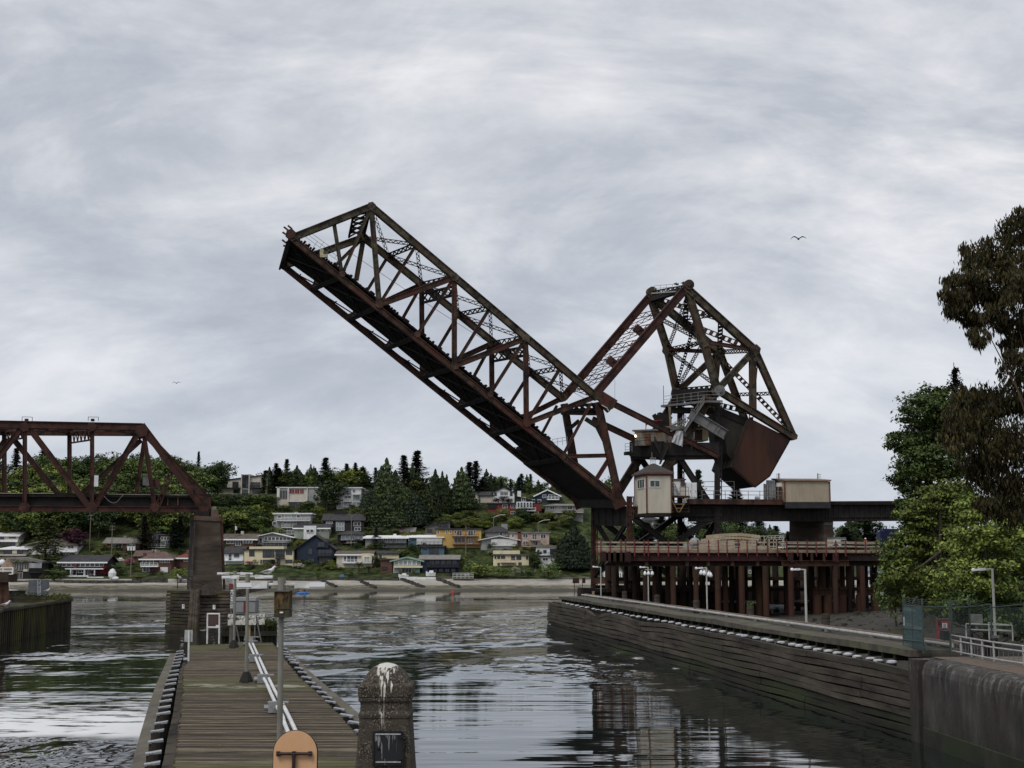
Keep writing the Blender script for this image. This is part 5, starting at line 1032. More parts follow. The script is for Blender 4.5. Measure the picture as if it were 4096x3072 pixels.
for k in range(5):mb.box(at(*S5(898,1056+k*8),Yc-.05),(.21-.03*(k%3),.01,.018))
part('notice_text',mb,steel_black,rc)
mb=MB();p=at(*S5(866,1128),Yc-.03);mb.box(p,(.27,.02,.10));part('label_plate',mb,paint_white,rc)
mb=MB();p=at(*S5(850,1050),Yc-.03);mb.box(p,(.17,.03,.24));part('vent',mb,steel_black,rc)
mb=MB();b=atz(*S5(910,1282),ZD);wb=(at(*S5(945,1282),b.y).x-at(*S5(877,1282),b.y).x);hb=at(*S5(910,1132),b.y).z-ZD
mb.loft([b+V((x*wb/2*.92,y*.4,0))for x,y in((-1,-1),(1,-1),(1,1),(-1,1))],[b+V((x*wb/2,y*.45,hb))for x,y in((-1,-1),(1,-1),(1,1),(-1,1))]);mb.box(b+V((0,0,hb+.04)),(wb*1.04,.95,.08))
single('waste_bin',mb,mat('bin_black',(.008,.008,.009),(.016,.016,.017),3,.6),'black square bin in front of the red cabinet','bin')
gr_m=mat('guard_rail_paint',(.25,.26,.25),(.38,.39,.38),2,.5)
gr=thing('guard_railing','pale grey steel guard railing along the top of the concrete lock wall','railing',atz(*S5(962,1335),ZD))
ra=[S5(960,1330),S5(1368,1412),S5(1650,1455),(4500,2745)];rp=[atz(a,b,ZD-.03)for a,b in ra]
def rail_z(p,f):return p+V((0,0,f))
HT=at(*S5(960,1158),rp[0].y).z-ZD
for k in range(3):
 a,b=rp[k],rp[k+1];L=(b-a).length;n=max(1,int(L/1.55))
 for i in range(n):p=a.lerp(b,i/n);mb=MB();mb.tube([p,p+V((0,0,HT))],.05,8);part('post',mb,gr_m,gr)
for f in(1.0,.72,.12):
 mb=MB();mb.tube([rail_z(p,HT*f)for p in rp],.045,8);part('rail',mb,gr_m,gr)
for k in range(3):
 a,b=rp[k],rp[k+1];n=max(1,int((b-a).length/.42))
 for i in range(n):p=a.lerp(b,i/n);mb=MB();mb.bar(p+V((0,0,HT*.12)),p+V((0,0,HT*.72)),.02,.02);part('baluster',mb,steel_grey,gr)
gr2=thing('guard_railing','short pale railing behind the lamp post at the back of the lock wall','railing',atz(*S5(1540,1220),ZD))
q0,q1,q2=atz(*S5(1105,1200),ZD),atz(*S5(1545,1218),ZD),atz(*S5(1320,1190),ZD)
for p in(q0,q0.lerp(q1,.5),q1,q2):mb=MB();mb.tube([p,p+V((0,0,.95))],.045,8);part('post',mb,gr_m,gr2)
for h in(.95,.6):mb=MB();mb.tube([q0+V((0,0,h)),q1+V((0,0,h)),q2+V((0,0,h))],.04,8);part('rail',mb,gr_m,gr2)
wharf_lamp(S5(1378,1190),S5(1352,530),S5(1170,545),'lamp post rising behind the pale guard railing before the green trees',None,ZD,.085)
mb=MB();p=atz(*S5(1200,1120),ZD+.2);mb.box(p+V((0,0,.75)),(.8,.3,.7));mb.bar(p,p+V((0,0,.4)),.1,.1);single('meter_box',mb,mat('meter_grey',(.12,.12,.11),(.2,.2,.18),3,.6),'small grey meter box on a post behind the fence','meter box')
Z2=reg(700,2540,.27125);Z6=reg(640,2340,.20796);ZL=reg(0,2260,.14467)
deck_m=bpy.data.materials.new('deck_boards');deck_m.use_nodes=True;t_=deck_m.node_tree;b_=t_.nodes['Principled BSDF'];b_.inputs['Roughness'].default_value=.9;b_.inputs['Specular IOR Level'].default_value=.15
gp=N('ShaderNodeNewGeometry');
def vramp(x,stops):
 n=N('ShaderNodeValToRGB');Lk(x,n.inputs[0]);e=n.color_ramp.elements
 e[0].position,e[0].color=stops[0][0],(*stops[0][1],1);e[1].position,e[1].color=stops[-1][0],(*stops[-1][1],1)
 for p,c in stops[1:-1]:k=e.new(p);k.color=(*c,1)
 return n.outputs[0]
def mixc(f,a,b):
 n=N('ShaderNodeMix',data_type='RGBA');Lk(f,n.inputs[0])
 for x,i in((a,6),(b,7)):
  if isinstance(x,tuple):n.inputs[i].default_value=(*x,1)
  else:Lk(x,n.inputs[i])
 return n.outputs[2]
sepp=N('ShaderNodeSeparateXYZ');Lk(gp.outputs['Position'],sepp.inputs[0])
grain=nz(2.2,8,.35,7,0,.7);blot=nz(.7,5,1,1.5,0,.6);fine=nz(6,6,.5,3,0,.75)
base=vramp(grain,[(.34,(.018,.014,.010)),(.47,(.062,.051,.037)),(.56,(.116,.098,.073)),(.68,(.23,.20,.155))])
rin=vramp(gp.outputs['Random Per Island'],[(0,(.45,.44,.43)),(.5,(.95,.93,.90)),(.85,(1.35,1.32,1.28)),(1,(1.9,1.85,1.8))]);bmx=N('ShaderNodeMix',data_type='RGBA',blend_type='MULTIPLY');bmx.inputs[0].default_value=1;Lk(base,bmx.inputs[6]);Lk(rin,bmx.inputs[7]);base=bmx.outputs[2]
wob=mth('MULTIPLY',mth('SUBTRACT',nz(.5,4,1,1),.5),5.5)
yy=mth('ADD',sepp.outputs[1],wob)
def band(c,hw):n=mth('ABSOLUTE',mth('SUBTRACT',yy,c));r=N('ShaderNodeMapRange');Lk(n,r.inputs[0]);r.inputs[1].default_value=hw;r.inputs[2].default_value=hw*.35;return r.outputs[0]
green=mth('MAXIMUM',mth('MAXIMUM',band(56.5,3.6),band(33.5,2.6)),band(80,4.0))
gcol=vramp(grain,[(.3,(.045,.042,.018)),(.55,(.10,.098,.045)),(.72,(.20,.195,.125))])
col=mixc(mth('MULTIPLY',green,.85),base,gcol)
pale=mth('MULTIPLY',band(55.6,1.1),ramp(blot,.46,.6));col=mixc(pale,col,(.30,.29,.23))
speck=ramp(nz(3.2,3,1,2.2,0,.8),.70,.74);col=mixc(mth('MULTIPLY',speck,.75),col,(.40,.38,.33))
dots=ramp(nz(14,1,1,1.3,0,.4),.76,.80);col=mixc(mth('MULTIPLY',dots,.7),col,(.42,.40,.36))
Lk(col,b_.inputs['Base Color'])
bmp=N('ShaderNodeBump');Lk(fine,bmp.inputs['Height']);bmp.inputs['Strength'].default_value=.5;bmp.inputs['Distance'].default_value=.02;Lk(bmp.outputs[0],b_.inputs['Normal'])
LE=[atz(*R7(*p),ZD)for p in((352,1620),(360,1515),(400,1200),(430,950),(424,870),(428,780),(470,722),(478,612))]
RE=[atz(*R7(*p),ZD)for p in((2100,1650),(1920,1480),(1740,1310),(1560,1110),(1400,950),(1280,845),(1200,750),(1135,650),(1082,590))]
def xat(E,Y):
 for a,b in zip(E[:-1],E[1:]):
  if a.y<=Y<=b.y:return a.x+(b.x-a.x)*(Y-a.y)/(b.y-a.y)
 return E[0].x if Y<E[0].y else E[-1].x
pier=thing('timber_pier','weathered plank guide pier stretching into the channel between two rows of fender posts','pier',(-9,55,ZD))
mb=MB();Y=29.0;jit=0
YE=RE[-1].y
while Y<YE:
 wd=.205;x0=xat(LE,Y)+rnd.uniform(-.04,.04);x1=xat(RE,Y)+rnd.uniform(-.05,.05);dz=rnd.uniform(-.008,.008)
 skew=min(0,(LE[-1].y-Y))if Y>LE[-1].y else 0
 if Y>LE[-1].y:
  f=(Y-LE[-1].y)/(YE-LE[-1].y);x0=LE[-1].x+(RE[-1].x-LE[-1].x)*f
 mb.span(x0,x1,Y,Y+wd-.02,ZD-.09+dz,ZD+dz);Y+=wd
part('deck_boards',mb,deck_m,pier)
mb=MB()
for(f0,wd)in((0,.3),(1,.3)):
 E=LE if f0==0 else RE
 for a,b in zip(E[:-1],E[1:]):s_=.35 if f0==0 else-.35;mb.bar(a+V((s_,0,-.3)),b+V((s_,0,-.3)),.3,.4)
part('edge_beam',mb,wood_low,pier)
mb=MB();ring0=[LE[0],*LE[1:],*reversed(RE)];mb.loft([V((p.x*1.0,p.y,-2))for p in ring0],[V((p.x,p.y,ZD-.5))for p in ring0]);part('pier_core',mb,steel_black,pier)
mb=MB()
for k in range(150):Yk=31+k*.33;mb.tube([V((xat(RE,Yk)+.08,Yk,-2)),V((xat(RE,Yk)+.08,Yk,ZD-.15-rnd.random()*.1))],.16,6)
part('side_piles',mb,wood_low,pier)
OL=[atz(*R7(*p),ZD-.45)for p in((60,1640),(100,1500),(160,1260),(215,1050),(262,900),(300,810),(358,670))]
OR_=[atz(*R7(*p),ZD-.45)for p in((1990,1390),(1800,1215),(1640,1075),(1480,935),(1330,800),(1235,705),(1175,625))]
lich=mat('lichen_beam',(.06,.052,.042),(.15,.135,.11),1.3,.95,0,.3,9,c3=(.10,.095,.065),stretch=(1,.3,1),lo=.3,hi=.7)
for E,s_,nm in((OL,-1,'fender_beam'),(OR_,1,'fender_beam')):
 mb=MB()
 for a,b in zip(E[:-1],E[1:]):mb.hexa([a+V((-.2,0,-.35)),a+V((.2,0,-.35)),b+V((.2,0,-.35)),b+V((-.2,0,-.35)),a+V((-.2,0,0)),a+V((.2,0,0)),b+V((.2,0,0)),b+V((-.2,0,0))])
 part(nm,mb,lich,pier)
 mb=MB()
 for a,b in zip(E[:-1],E[1:]):mb.hexa([V((a.x-.15,a.y,-2)),V((a.x+.15,a.y,-2)),V((b.x+.15,b.y,-2)),V((b.x-.15,b.y,-2)),a+V((-.15,0,-.4)),a+V((.15,0,-.4)),b+V((.15,0,-.4)),b+V((-.15,0,-.4))])
 part('fender_sheeting',mb,wood_low,pier)
IL=[atz(*R7(*p),ZD-.7)for p in((290,1640),(325,1500),(355,1300),(385,1150),(415,900),(425,760))]
mb=MB()
for a,b in zip(IL[:-1],IL[1:]):mb.bar(a,b,.32,.3)
part('inner_beam',mb,wood_grey,pier)
capg=mat('galv_cap',(.16,.175,.19),(.40,.42,.44),4,.5,.1,.2)
fp=thing('capped_fender_post','white capped fender post','post',(0,0,0),'fender posts along the centre pier');mb=MB();mb.lathe([(.20,-1.8),(.20,-.05)],(0,0,0),10);part('shaft',mb,pile_t,fp)
mb=MB();mb.hexa([(-.21,-.15,-.09),(.21,-.15,-.04),(.21,.15,-.04),(-.21,.15,-.09),(-.21,-.16,-.03),(.21,-.16,.03),(.21,.16,.03),(-.21,.16,-.03)]);part('cap',mb,capg,fp)
lcap=[(405,650),(401,668),(397,690),(390,712),(381,735),(374,758),(363,795),(358,825),(345,860),(337,890),(325,935),(316,975),(299,1015),(290,1060),(284,1105),(265,1175),(238,1235),(226,1310),(210,1395),(200,1475),(185,1590)]
rcap=[(1170,632),(1181,655),(1196,675),(1212,695),(1235,715),(1252,735),(1284,775),(1309,805),(1340,843),(1366,880),(1412,915),(1450,952),(1490,990),(1515,1022),(1580,1075),(1634,1122),(1697,1175),(1740,1240),(1830,1330)]
f_=True
for side,L_ in(('left',lcap),('right',rcap)):
 for c in L_:
  p=atz(*R7(*c),ZD-.12);lb='galvanised capped fender post in the '+side+' hand row beside the centre pier';sc_=(1 if side=='left' else-1)
  if f_:put(fp,p,.25,1,lb,'fender posts left of the centre pier');f_=False
  else:dup(fp,p,(.25 if side=='left' else math.pi-.1)+rnd.uniform(-.12,.12),rnd.uniform(.93,1.07),lb,'fender posts %s of the centre pier'%side)
white_pipe=mat('white_pipe',(.45,.46,.46),(.68,.69,.69),3,.5,0,.1)
pa_=[(1075,95),(1112,170),(1190,342),(1310,640),(1345,700),(1428,890),(1510,1068),(1590,1205),(1610,1290),(1665,1425),(1740,1600)];pb_=[(1135,98),(1222,292),(1342,552),(1472,822),(1600,1045),(1692,1225),(1775,1405),(1870,1600)]
cdt=thing('cable_conduit','pair of white pipes with junction boxes running along the pier deck','pipe',atz(*Z2(1400,800),ZD))
for P_ in(pa_,pb_):mb=MB();mb.tube([atz(*Z2(*p),ZD+.22)for p in P_],.062,8);part('pipe',mb,white_pipe,cdt)
mb=MB()
for k in range(34):
 f=k/34;y_=100+1300*f**1.15;p=[atz(*Z2(*q),ZD+.12)for q in((1075+(y_-95)*.442-8,y_),(1135+(y_-98)*.49+8,y_))];mb.bar(p[0],p[1],.05,.04)
part('pipe_rungs',mb,steel_grey,cdt)
for i,b in enumerate(((1165,372),(1300,690),(1478,1125),(1100,170),(1108,105))):
 p=atz(*Z2(b[0],b[1]+28 if i<3 else b[1]+12),ZD);mb=MB();mb.box(p+V((0,0,.18)),(.42,.34,.3));mb.box(p+V((.1,0,.36)),(.68 if i!=4 else .9,.26,.05));mb.tube([p+V((-.2,0,.18)),p+V((-.36,0,.18))],.1,8);part('junction_box',mb,mat('box_grey',(.16,.17,.17),(.27,.28,.28),4,.5,.1),cdt)
pole_g=mat('pier_pole',(.15,.145,.125),(.24,.235,.205),3,.55,.1,.1,c3=(.17,.16,.10),stretch=(1,1,.3));fix_m=mat('lamp_fixture',(.40,.41,.40),(.58,.59,.58),5,.5,0,.2,c3=(.30,.29,.25))
def pier_lamp(base,top,xl,xr,label,pr=.075,box=None,cone=True):
 Yb=base.y;t0=at(*R7(*top),Yb);top_=V((t0.x,Yb,t0.z));l_=thing('pier_lamp',label,'lamp post',base,'double armed lamps on the pier')
 mb=MB();mb.tube([base,base.lerp(top_,.5),top_],[pr,pr*.95,pr*.85],12);part('pole',mb,pole_g,l_)
 if cone:mb=MB();mb.lathe([(.30,0),(.28,.12),(.15,.42),(.11,.46)],base,8);part('base',mb,steel_dark,l_);mb=MB();mb.box(base+V((0,0,.02)),(.75,.5,.035));part('base_plate',mb,lich,l_)
 mb=MB();mb.tube([top_-V((0,0,.35)),top_+V((0,0,.12))],pr*1.35,10);part('collar',mb,pole_g,l_)
 pL,pR=at(*R7(xl[0],xl[1]),Yb),at(*R7(xr[0],xr[1]),Yb);mb=MB();mb.tube([pL.lerp(pR,.32),pL.lerp(pR,.68)],.045,8);part('arm',mb,fix_m,l_)
 for a,b in((pL,pR),(pR,pL)):
  d=(b-a);L=d.length;d.normalize();mb=MB();q0=a+d*L*.17;q1=a+d*L*.345
  mb.hexa([q0+V((0,-.12,-.065)),q1+V((0,-.12,-.065)),q1+V((0,.12,-.065)),q0+V((0,.12,-.065)),q0+V((0,-.09,.05)),q1+V((0,-.07,.085)),q1+V((0,.07,.085)),q0+V((0,.09,.05))]);part('ballast_housing',mb,fix_m,l_)
  mb=MB();mb.bar(a,a+d*L*.17,.22,.095,V((0,1,0)));part('lamp_tube',mb,lens_m,l_)
  mb=MB();mb.bar(a,a+d*L*.345,.24,.02,V((0,1,0)));o_=part('tray',mb,fix_m,l_);o_.location=(0,0,-.075)
 return l_,top_
b1=V((at(*R7(1144,1250),31.8).x,31.8,ZD));l1,tp1_=pier_lamp(b1,(1155,150),(830,166),(1478,162),'nearest double armed pier lamp with a mossy wooden box on its pole',.068,None,False)
b2_=atz(*R7(894,888),ZD);l2,tp2_=pier_lamp(b2_,(905,104),(717,106),(1090,103),'middle double armed pier lamp with a gull on its right arm',.075)
b3_=atz(*R7(802,632),ZD);l3,tp3_=pier_lamp(b3_,(812,80),(682,79),(943,81),'farthest double armed pier lamp near the pier end',.08)
mossy=mat('mossy_box',(.018,.013,.008),(.15,.09,.035),9,.9,0,.5,20,c3=(.055,.05,.03),stretch=(1,1,.45),lo=.42,hi=.62,detail=9)
wb_=thing('wooden_lamp_box','mossy orange stained box fixed high on the nearest pier lamp pole','box',at(*R7(1152,405),31.7))
def fb_(x0,x1,y0,y1,Y,dep):
 a,b=at(*R7(x0,y1),Y),at(*R7(x1,y1),Y);h=at(*R7(x0,y0),Y).z-a.z;return[a,b,b+V((0,dep,0)),a+V((0,dep,0))],h
q,h=fb_(1098,1207,218,345,31.55,.5);mb=MB();mb.loft(q,[p+V((0,0,h))for p in q]);part('body',mb,mossy,wb_)
q,h=fb_(1098,1207,349,404,31.56,.48);mb=MB();mb.loft(q,[p+V((0,0,h))for p in q]);part('lower_panel',mb,mat('mossy_dark',(.018,.014,.009),(.10,.08,.04),9,.9,0,.5,20,c3=(.05,.05,.03),lo=.4,hi=.65,detail=9),wb_)
q,h=fb_(1094,1211,208,216,31.5,.6);mb=MB();mb.loft(q,[p+V((0,0,h))for p in q]);part('lid',mb,lich,wb_)
q,h=fb_(1140,1165,363,374,31.53,.02);mb=MB();mb.loft(q,[p+V((0,0,h))for p in q]);part('label_plate',mb,paint_white,wb_)
nb=thing('notice_board','brown framed notice board on two white pipe legs at the pier end','sign board',atz(*R7(650,600),ZD));Yn=atz(*R7(650,600),ZD).y
mb=MB()
for x_ in(609,696):mb.tube([at(*R7(x_-(2 if x_>650 else 3),600),Yn),at(*R7(x_,378),Yn)],.05,8)
for y_ in(379,478):mb.tube([at(*R7(606,y_),Yn),at(*R7(699,y_),Yn)],.05,8)
part('frame',mb,white_pipe,nb)
mb=MB();a=at(*R7(652,430),Yn+.02);mb.box(a,(at(*R7(690,0),Yn).x-at(*R7(614,0),Yn).x,.05,at(*R7(0,384),Yn).z-at(*R7(0,474),Yn).z));part('board',mb,mat('board_brown',(.055,.030,.028),(.085,.048,.045),1.5,.7),nb)
mb=MB();mb.box(at(*R7(681,467),Yn-.02),(.18,.02,.1));part('label_plate',mb,paint_white,nb)
ss_=thing('small_sign','small grey sign plate on a white post at the left pier edge','sign',atz(*R7(468,727),ZD));Ys=atz(*R7(468,727),ZD).y
mb=MB();mb.tube([at(*R7(468,727),Ys),at(*R7(472,503),Ys)],.05,8);part('post',mb,white_pipe,ss_);mb=MB();mb.box(at(*R7(469,541),Ys+.06),(.40,.03,.58));part('plate',mb,mat('sign_grey',(.30,.31,.31),(.40,.41,.41),4,.5),ss_)
Yk=atz(*R7(930,590),ZD).y
gc=thing('control_cabinet','grey control cabinet with twin doors raised on a steel stand at the pier end','cabinet',atz(*R7(890,592),ZD))
def box7(x0,x1,y0,y1,Y,dep):return fb_(x0,x1,y0,y1,Y,dep)
q,h=box7(815,963,284,368,Yk,1.0);mb=MB();mb.loft(q,[p+V((0,0,h))for p in q]);part('body',mb,mat('cabinet_grey',(.15,.155,.16),(.21,.215,.22),1.5,.5),gc)
q,h=box7(811,966,258,283,Yk-.08,1.2);mb=MB();mb.loft(q,[p+V((0,0,h))for p in q]);part('hood',mb,mat('hood_grey',(.24,.245,.25),(.31,.315,.32),1.5,.5),gc)
q,h=box7(876,892,286,366,Yk-.04,.03);mb=MB();mb.loft(q,[p+V((0,0,h))for p in q]);part('red_strip',mb,mat('strip_red',(.13,.015,.015),(.18,.025,.02),3,.6),gc)
for x0,x1 in((818,873),(895,960)):q,h=box7(x0,x1,288,366,Yk-.03,.02);mb=MB();mb.loft(q,[p+V((0,0,h))for p in q]);part('door',mb,mat('door_grey',(.18,.185,.19),(.23,.235,.24),1.5,.5),gc)
q,h=box7(795,966,371,377,Yk-.1,1.2);mb=MB();mb.loft(q,[p+V((0,0,h))for p in q]);part('platform',mb,steel_grey,gc)
for(x0,y0,x1,y1)in((820,470,846,596),(966,392,1005,588),(958,460,958,590),(778,465,772,596)):mb=MB();mb.tube([at(*R7(x0,y0),Yk),at(*R7(x1,y1),Yk)],.045,6);part('leg',mb,steel_grey,gc)
mb=MB();mb.tube([at(*R7(920,462),Yk+.1),at(*R7(918,580),Yk+.1)],.06,6);part('yellow_pipe',mb,mat('yellow_pipe',(.28,.22,.05),(.36,.28,.08),3,.6),gc)
graf=mat('peeling_white',(.03,.035,.05),(.55,.54,.50),3.2,.8,0,.2,c3=(.48,.46,.38),lo=.44,hi=.52,detail=7)
for i,(x0,x1,y0,y1)in enumerate(((757,800,380,463),(812,885,392,460),(893,964,390,460),(988,1028,377,459))):
 q,h=box7(x0,x1,y0,y1,Yk-.12,.05);mb=MB();mb.loft(q,[p+V((0,0,h))for p in q]);single('peeling_panel',mb,graf,('leftmost peeling white panel with dark patches below the grey cabinet','second peeling white panel, under the left cabinet door','third peeling white panel, behind the middle lamp pole','rightmost peeling black and white panel beyond the sloping brace')[i],'panel',group='peeling white panels at the pier end')
mb=MB();mb.bar(at(*R7(757,420),Yk-.05),at(*R7(1028,418),Yk-.05),.08,.08);mb.bar(at(*R7(785,594),Yk),at(*R7(1010,590),Yk),.1,.1);part('crossbar',mb,steel_grey,gc)
tg=thing('tide_gauge','tall white tide gauge board with black numerals at the pier end','gauge board',at(*R7(785,345),Yk+.3));q,h=box7(774,796,202,346,Yk+.3,.05);mb=MB();mb.loft(q,[p+V((0,0,h))for p in q]);part('board',mb,mat('gauge_white',(.66,.68,.70),(.72,.74,.76),2,.5),tg)
mb=MB();mb.tube([at(*R7(784,346),Yk+.4),at(*R7(784,590),Yk+.4)],.05,6);part('post',mb,steel_grey,tg)
black_txt=mat('text_black',(.02,.02,.025))
def text(s,c,size,root,rotz=0.0,rx=90,m=None,roll=0):
 cu=bpy.data.curves.new('text','FONT');cu.body=s;cu.size=size;cu.align_x='CENTER';cu.align_y='CENTER';cu.extrude=.004;o=bpy.data.objects.new('numeral',cu)
 COL.objects.link(o);o.data.materials.append(m or black_txt);bpy.context.view_layer.update();me=bpy.data.meshes.new_from_object(o);bpy.data.objects.remove(o);o=link('numeral',me,root)
 if not me.materials:me.materials.append(m or black_txt)
 o.rotation_euler=(R(rx),R(roll),rotz);o.location=V(c)-root_loc(root);return o
for i,(s_,y_)in enumerate((('24',222),('22',257),('20',295),('18',331))):text(s_,at(*R7(785,y_),Yk+.27),.30,tg,0,90,None,90)
cr_m=mat('crib_timber',(.012,.010,.008),(.065,.052,.039),.9,.9,0,.4,6,c3=(.05,.050,.022),stretch=(.3,1,1.5),lo=.3,hi=.7,detail=9);cr_l=mat('crib_timber_pale',(.024,.018,.014),(.15,.122,.098),1.3,.9,0,.4,6,c3=(.08,.065,.03),stretch=(.5,1,1.2),lo=.32,hi=.66,detail=9)
cb=thing('timber_crib','stacked dark timber crib protecting the foot of the concrete pier','crib',V((at(*Z6(700,700),187).x,187,0)))
YC=187.0
cA,cB,cC=at(*Z6(150,130),YC+4),at(*Z6(700,100),YC),at(*Z6(1400,110),YC+1.5);cE=at(*Z6(1640,60),YC+12)
for(a,b,m,n)in((cA,cB,cr_m,11),(cB,cC,cr_l,11),(cC,cE,cr_l,10)):
 mb=MB();z1=cB.z-.1;d=(b-a);d.z=0
 for r in range(n):
  zt=z1-r*.46;e=rnd.uniform(-.1,.1);mb.bar(V((a.x+e,a.y+.03*(r%2),zt-.2)),V((b.x+e,b.y+.03*(r%2),zt-.2)),.45,.36+rnd.uniform(-.03,.02))
 part('crib_wall',mb,m,cb)
mb=MB();ring=[cA+V((.3,.3,0)),cB+V((0,.4,0)),cC+V((-.2,.3,0)),cE+V((-.4,0,0)),cA+V((1,14,0))];mb.loft([V((p.x,p.y,-2))for p in ring],[V((p.x,p.y,cB.z-.35))for p in ring]);part('crib_fill',mb,conc_foot,cb)
mb=MB()
for k in range(7):x_=620+k*21;p=at(*Z6(x_,90),YC-.6-.3*(k%2));mb.tube([V((p.x-.3+k*.02,p.y,-2)),p+V((0,0,rnd.uniform(-.1,.12)))],.26,9)
part('corner_piles',mb,cr_l,cb)
for i,(x_,y_,lb)in enumerate(((448,412,'p'),(1040,425,'n'))):
 p=at(*Z6(x_,y_),YC-1.0 if i else YC+1.2);sg=thing('number_plate','small white number plate on the '+('paler right' if i else 'darker left')+' wall of the timber crib','number plate',p,'number plates on the crib');mb=MB();mb.box(p,(.34,.05,.58));part('plate',mb,mat('gauge_white',(0,0,0)),sg);text('7',p+V((.05,-.04,.04)),.42,sg)
mb=MB();a0=at(*Z6(1500,870),90);a1=at(*Z6(2240,860),96)
ex=thing('sheet_pile_wall','dark mossy sheet pile end wall just beyond the pier deck','wall',V((a0.x,a0.y,0)))
n=26
for i in range(n):p=V((at(*Z6(1150+1080*i/n,900),86+5*i/n).x,86+5*i/n,0));zt=at(*Z6(1500,770+(20*math.sin(i*2.1))),88).z;mb.span(p.x-.16,p.x+.17,p.y-(.12 if i%2 else .0),p.y+.3,-2,zt)
part('sheeting',mb,wood_low,ex)
mb=MB();p0,p1=at(*Z6(1150,940),85.7),at(*Z6(2230,930),90.7);mb.bar(p0,p1,.2,.3);part('waler',mb,wood_grey,ex)
mb=MB()
for i in range(900):f=rnd.random();c=V((at(*Z6(1950+280*f,760),90).x,90+rnd.uniform(-.3,.4),at(*Z6(0,770),90).z+rnd.uniform(-.1,.55)*rnd.random()));s_=.1;mb.poly([c,c+V((rnd.uniform(-s_,s_),rnd.uniform(-s_,s_),rnd.uniform(0,s_))),c+V((rnd.uniform(-s_,s_),rnd.uniform(-s_,s_),rnd.uniform(0,s_)))])
part('moss',mb,mat('moss_green',(.035,.05,.012),(.10,.115,.03),4,.9),ex,fixn=False)
mb=MB();g0,g1=at(*Z6(335,80),YC+3),at(*Z6(610,80),YC+3);railing(mb,[g0,g1],1.75,(1.7,.9),.09,4.5);mb.bar(g0+V((.5,0,1.6)),g0+V((5.3,0,.1)),.09,.09);part('handrail',mb,steel_dark,cb)
mb=MB();c=at(*Z6(890,105),YC+.8);mb.lathe([(1.7,-.6),(1.0,.2),(.5,.6),(.1,.8)],c,9);part('rubble_cone',mb,mat('rubble',(.018,.014,.011),(.05,.04,.032),3,.95,0,.6,8),cb)
mb=MB()
for k in range(10):p=at(*Z6(1270+k*13,60),YC+5);mb.bar(p-V((0,0,1.0)),p+V((0,0,1.3)),.1,.1)
for y_ in(20,60,95):mb.bar(at(*Z6(1265,y_),YC+5),at(*Z6(1395,y_),YC+5),.1,.1)
part('guard_cage',mb,rail_galv,cb);mb=MB();mb.box(at(*Z6(1365,25),YC+4.9),(.55,.2,.7));part('red_box',mb,red_paint,cb)
mb=MB()
for k in range(8):a=at(*Z6(1470+k*6,190-k*14),YC+6);mb.bar(a,a+V((4.2,3,1.0)),.35,.3)
part('broken_timbers',mb,cr_l,cb)
fw=thing('lock_island','concrete lock island under the stone pillar and the orange sign','wall',(-2,15,0));mb=MB();mb.hexa([(-7.5,2,-2),(2.2,2,-2),(-1.0,29.4,-2),(-8.2,29.4,-2),(-7.5,2,ZD-.3),(2.2,2,ZD-.3),(-1.0,29.4,ZD-.3),(-8.2,29.4,ZD-.3)]);part('body',mb,wallc,fw)
Z8=reg(1400,2600,.28463);YP=23.0
stone=bpy.data.materials.new('exposed_aggregate');stone.use_nodes=True;t_=stone.node_tree;b_=t_.nodes['Principled BSDF'];b_.inputs['Roughness'].default_value=.9;b_.inputs['Specular IOR Level'].default_value=.2
tcs=N('ShaderNodeTexCoord');vo=N('ShaderNodeTexVoronoi');Lk(tcs.outputs['Object'],vo.inputs[0]);vo.inputs['Scale'].default_value=62
wh_=N('ShaderNodeSeparateColor');Lk(vo.outputs['Color'],wh_.inputs[0]);peb=vramp(wh_.outputs[0],[(0,(.022,.018,.015)),(.45,(.066,.053,.042)),(.75,(.12,.10,.08)),(.93,(.21,.18,.14)),(1,(.38,.34,.28))])
vd=vramp(vo.outputs['Distance'],[(.25,(1,1,1)),(.75,(.5,.5,.5))]);mm=N('ShaderNodeMix',data_type='RGBA',blend_type='MULTIPLY');mm.inputs[0].default_value=1;Lk(peb,mm.inputs[6]);Lk(vd,mm.inputs[7])
ns=N('ShaderNodeTexNoise');Lk(tcs.outputs['Object'],ns.inputs[0]);ns.inputs['Scale'].default_value=2.6;ns.inputs['Detail'].default_value=5
dk=mixc(ramp(ns.outputs[0],.42,.62),mm.outputs[2],(.060,.052,.040));
sx=N('ShaderNodeSeparateXYZ');Lk(tcs.outputs['Object'],sx.inputs[0])
def streaks(z_top,z_bot,x0,x1,sc,thr):
 mp=N('ShaderNodeMapping');Lk(tcs.outputs['Object'],mp.inputs[0]);mp.inputs['Scale'].default_value=(1,.3,.10);n=N('ShaderNodeTexNoise');Lk(mp.outputs[0],n.inputs[0]);n.inputs['Scale'].default_value=sc;n.inputs['Detail'].default_value=2
 zf=N('ShaderNodeMapRange');Lk(sx.outputs[2],zf.inputs[0]);zf.inputs[1].default_value=z_bot;zf.inputs[2].default_value=z_top;v=mth('ADD',n.outputs[0],mth('MULTIPLY',zf.outputs[0],.20));xm=mth('MULTIPLY',ramp(sx.outputs[0],x0-.05,x0+.03),mth('SUBTRACT',1.0,ramp(sx.outputs[0],x1-.03,x1+.05)))
 ok=mth('GREATER_THAN',sx.outputs[2],z_bot);return mth('MULTIPLY',mth('MULTIPLY',ramp(v,thr,thr+.03),xm),ok)
PH=at(*Z8(522,205),YP).z-(ZD-.3)
drip=mth('MAXIMUM',streaks(PH,PH-.62,-.13,.16,26,.66),mth('MULTIPLY',streaks(PH,PH-.05,-.17,.17,16,.60),1.0));drip2=mth('MAXIMUM',drip,streaks(PH+.1,PH-1.0,-.06,-.03,30,.60))
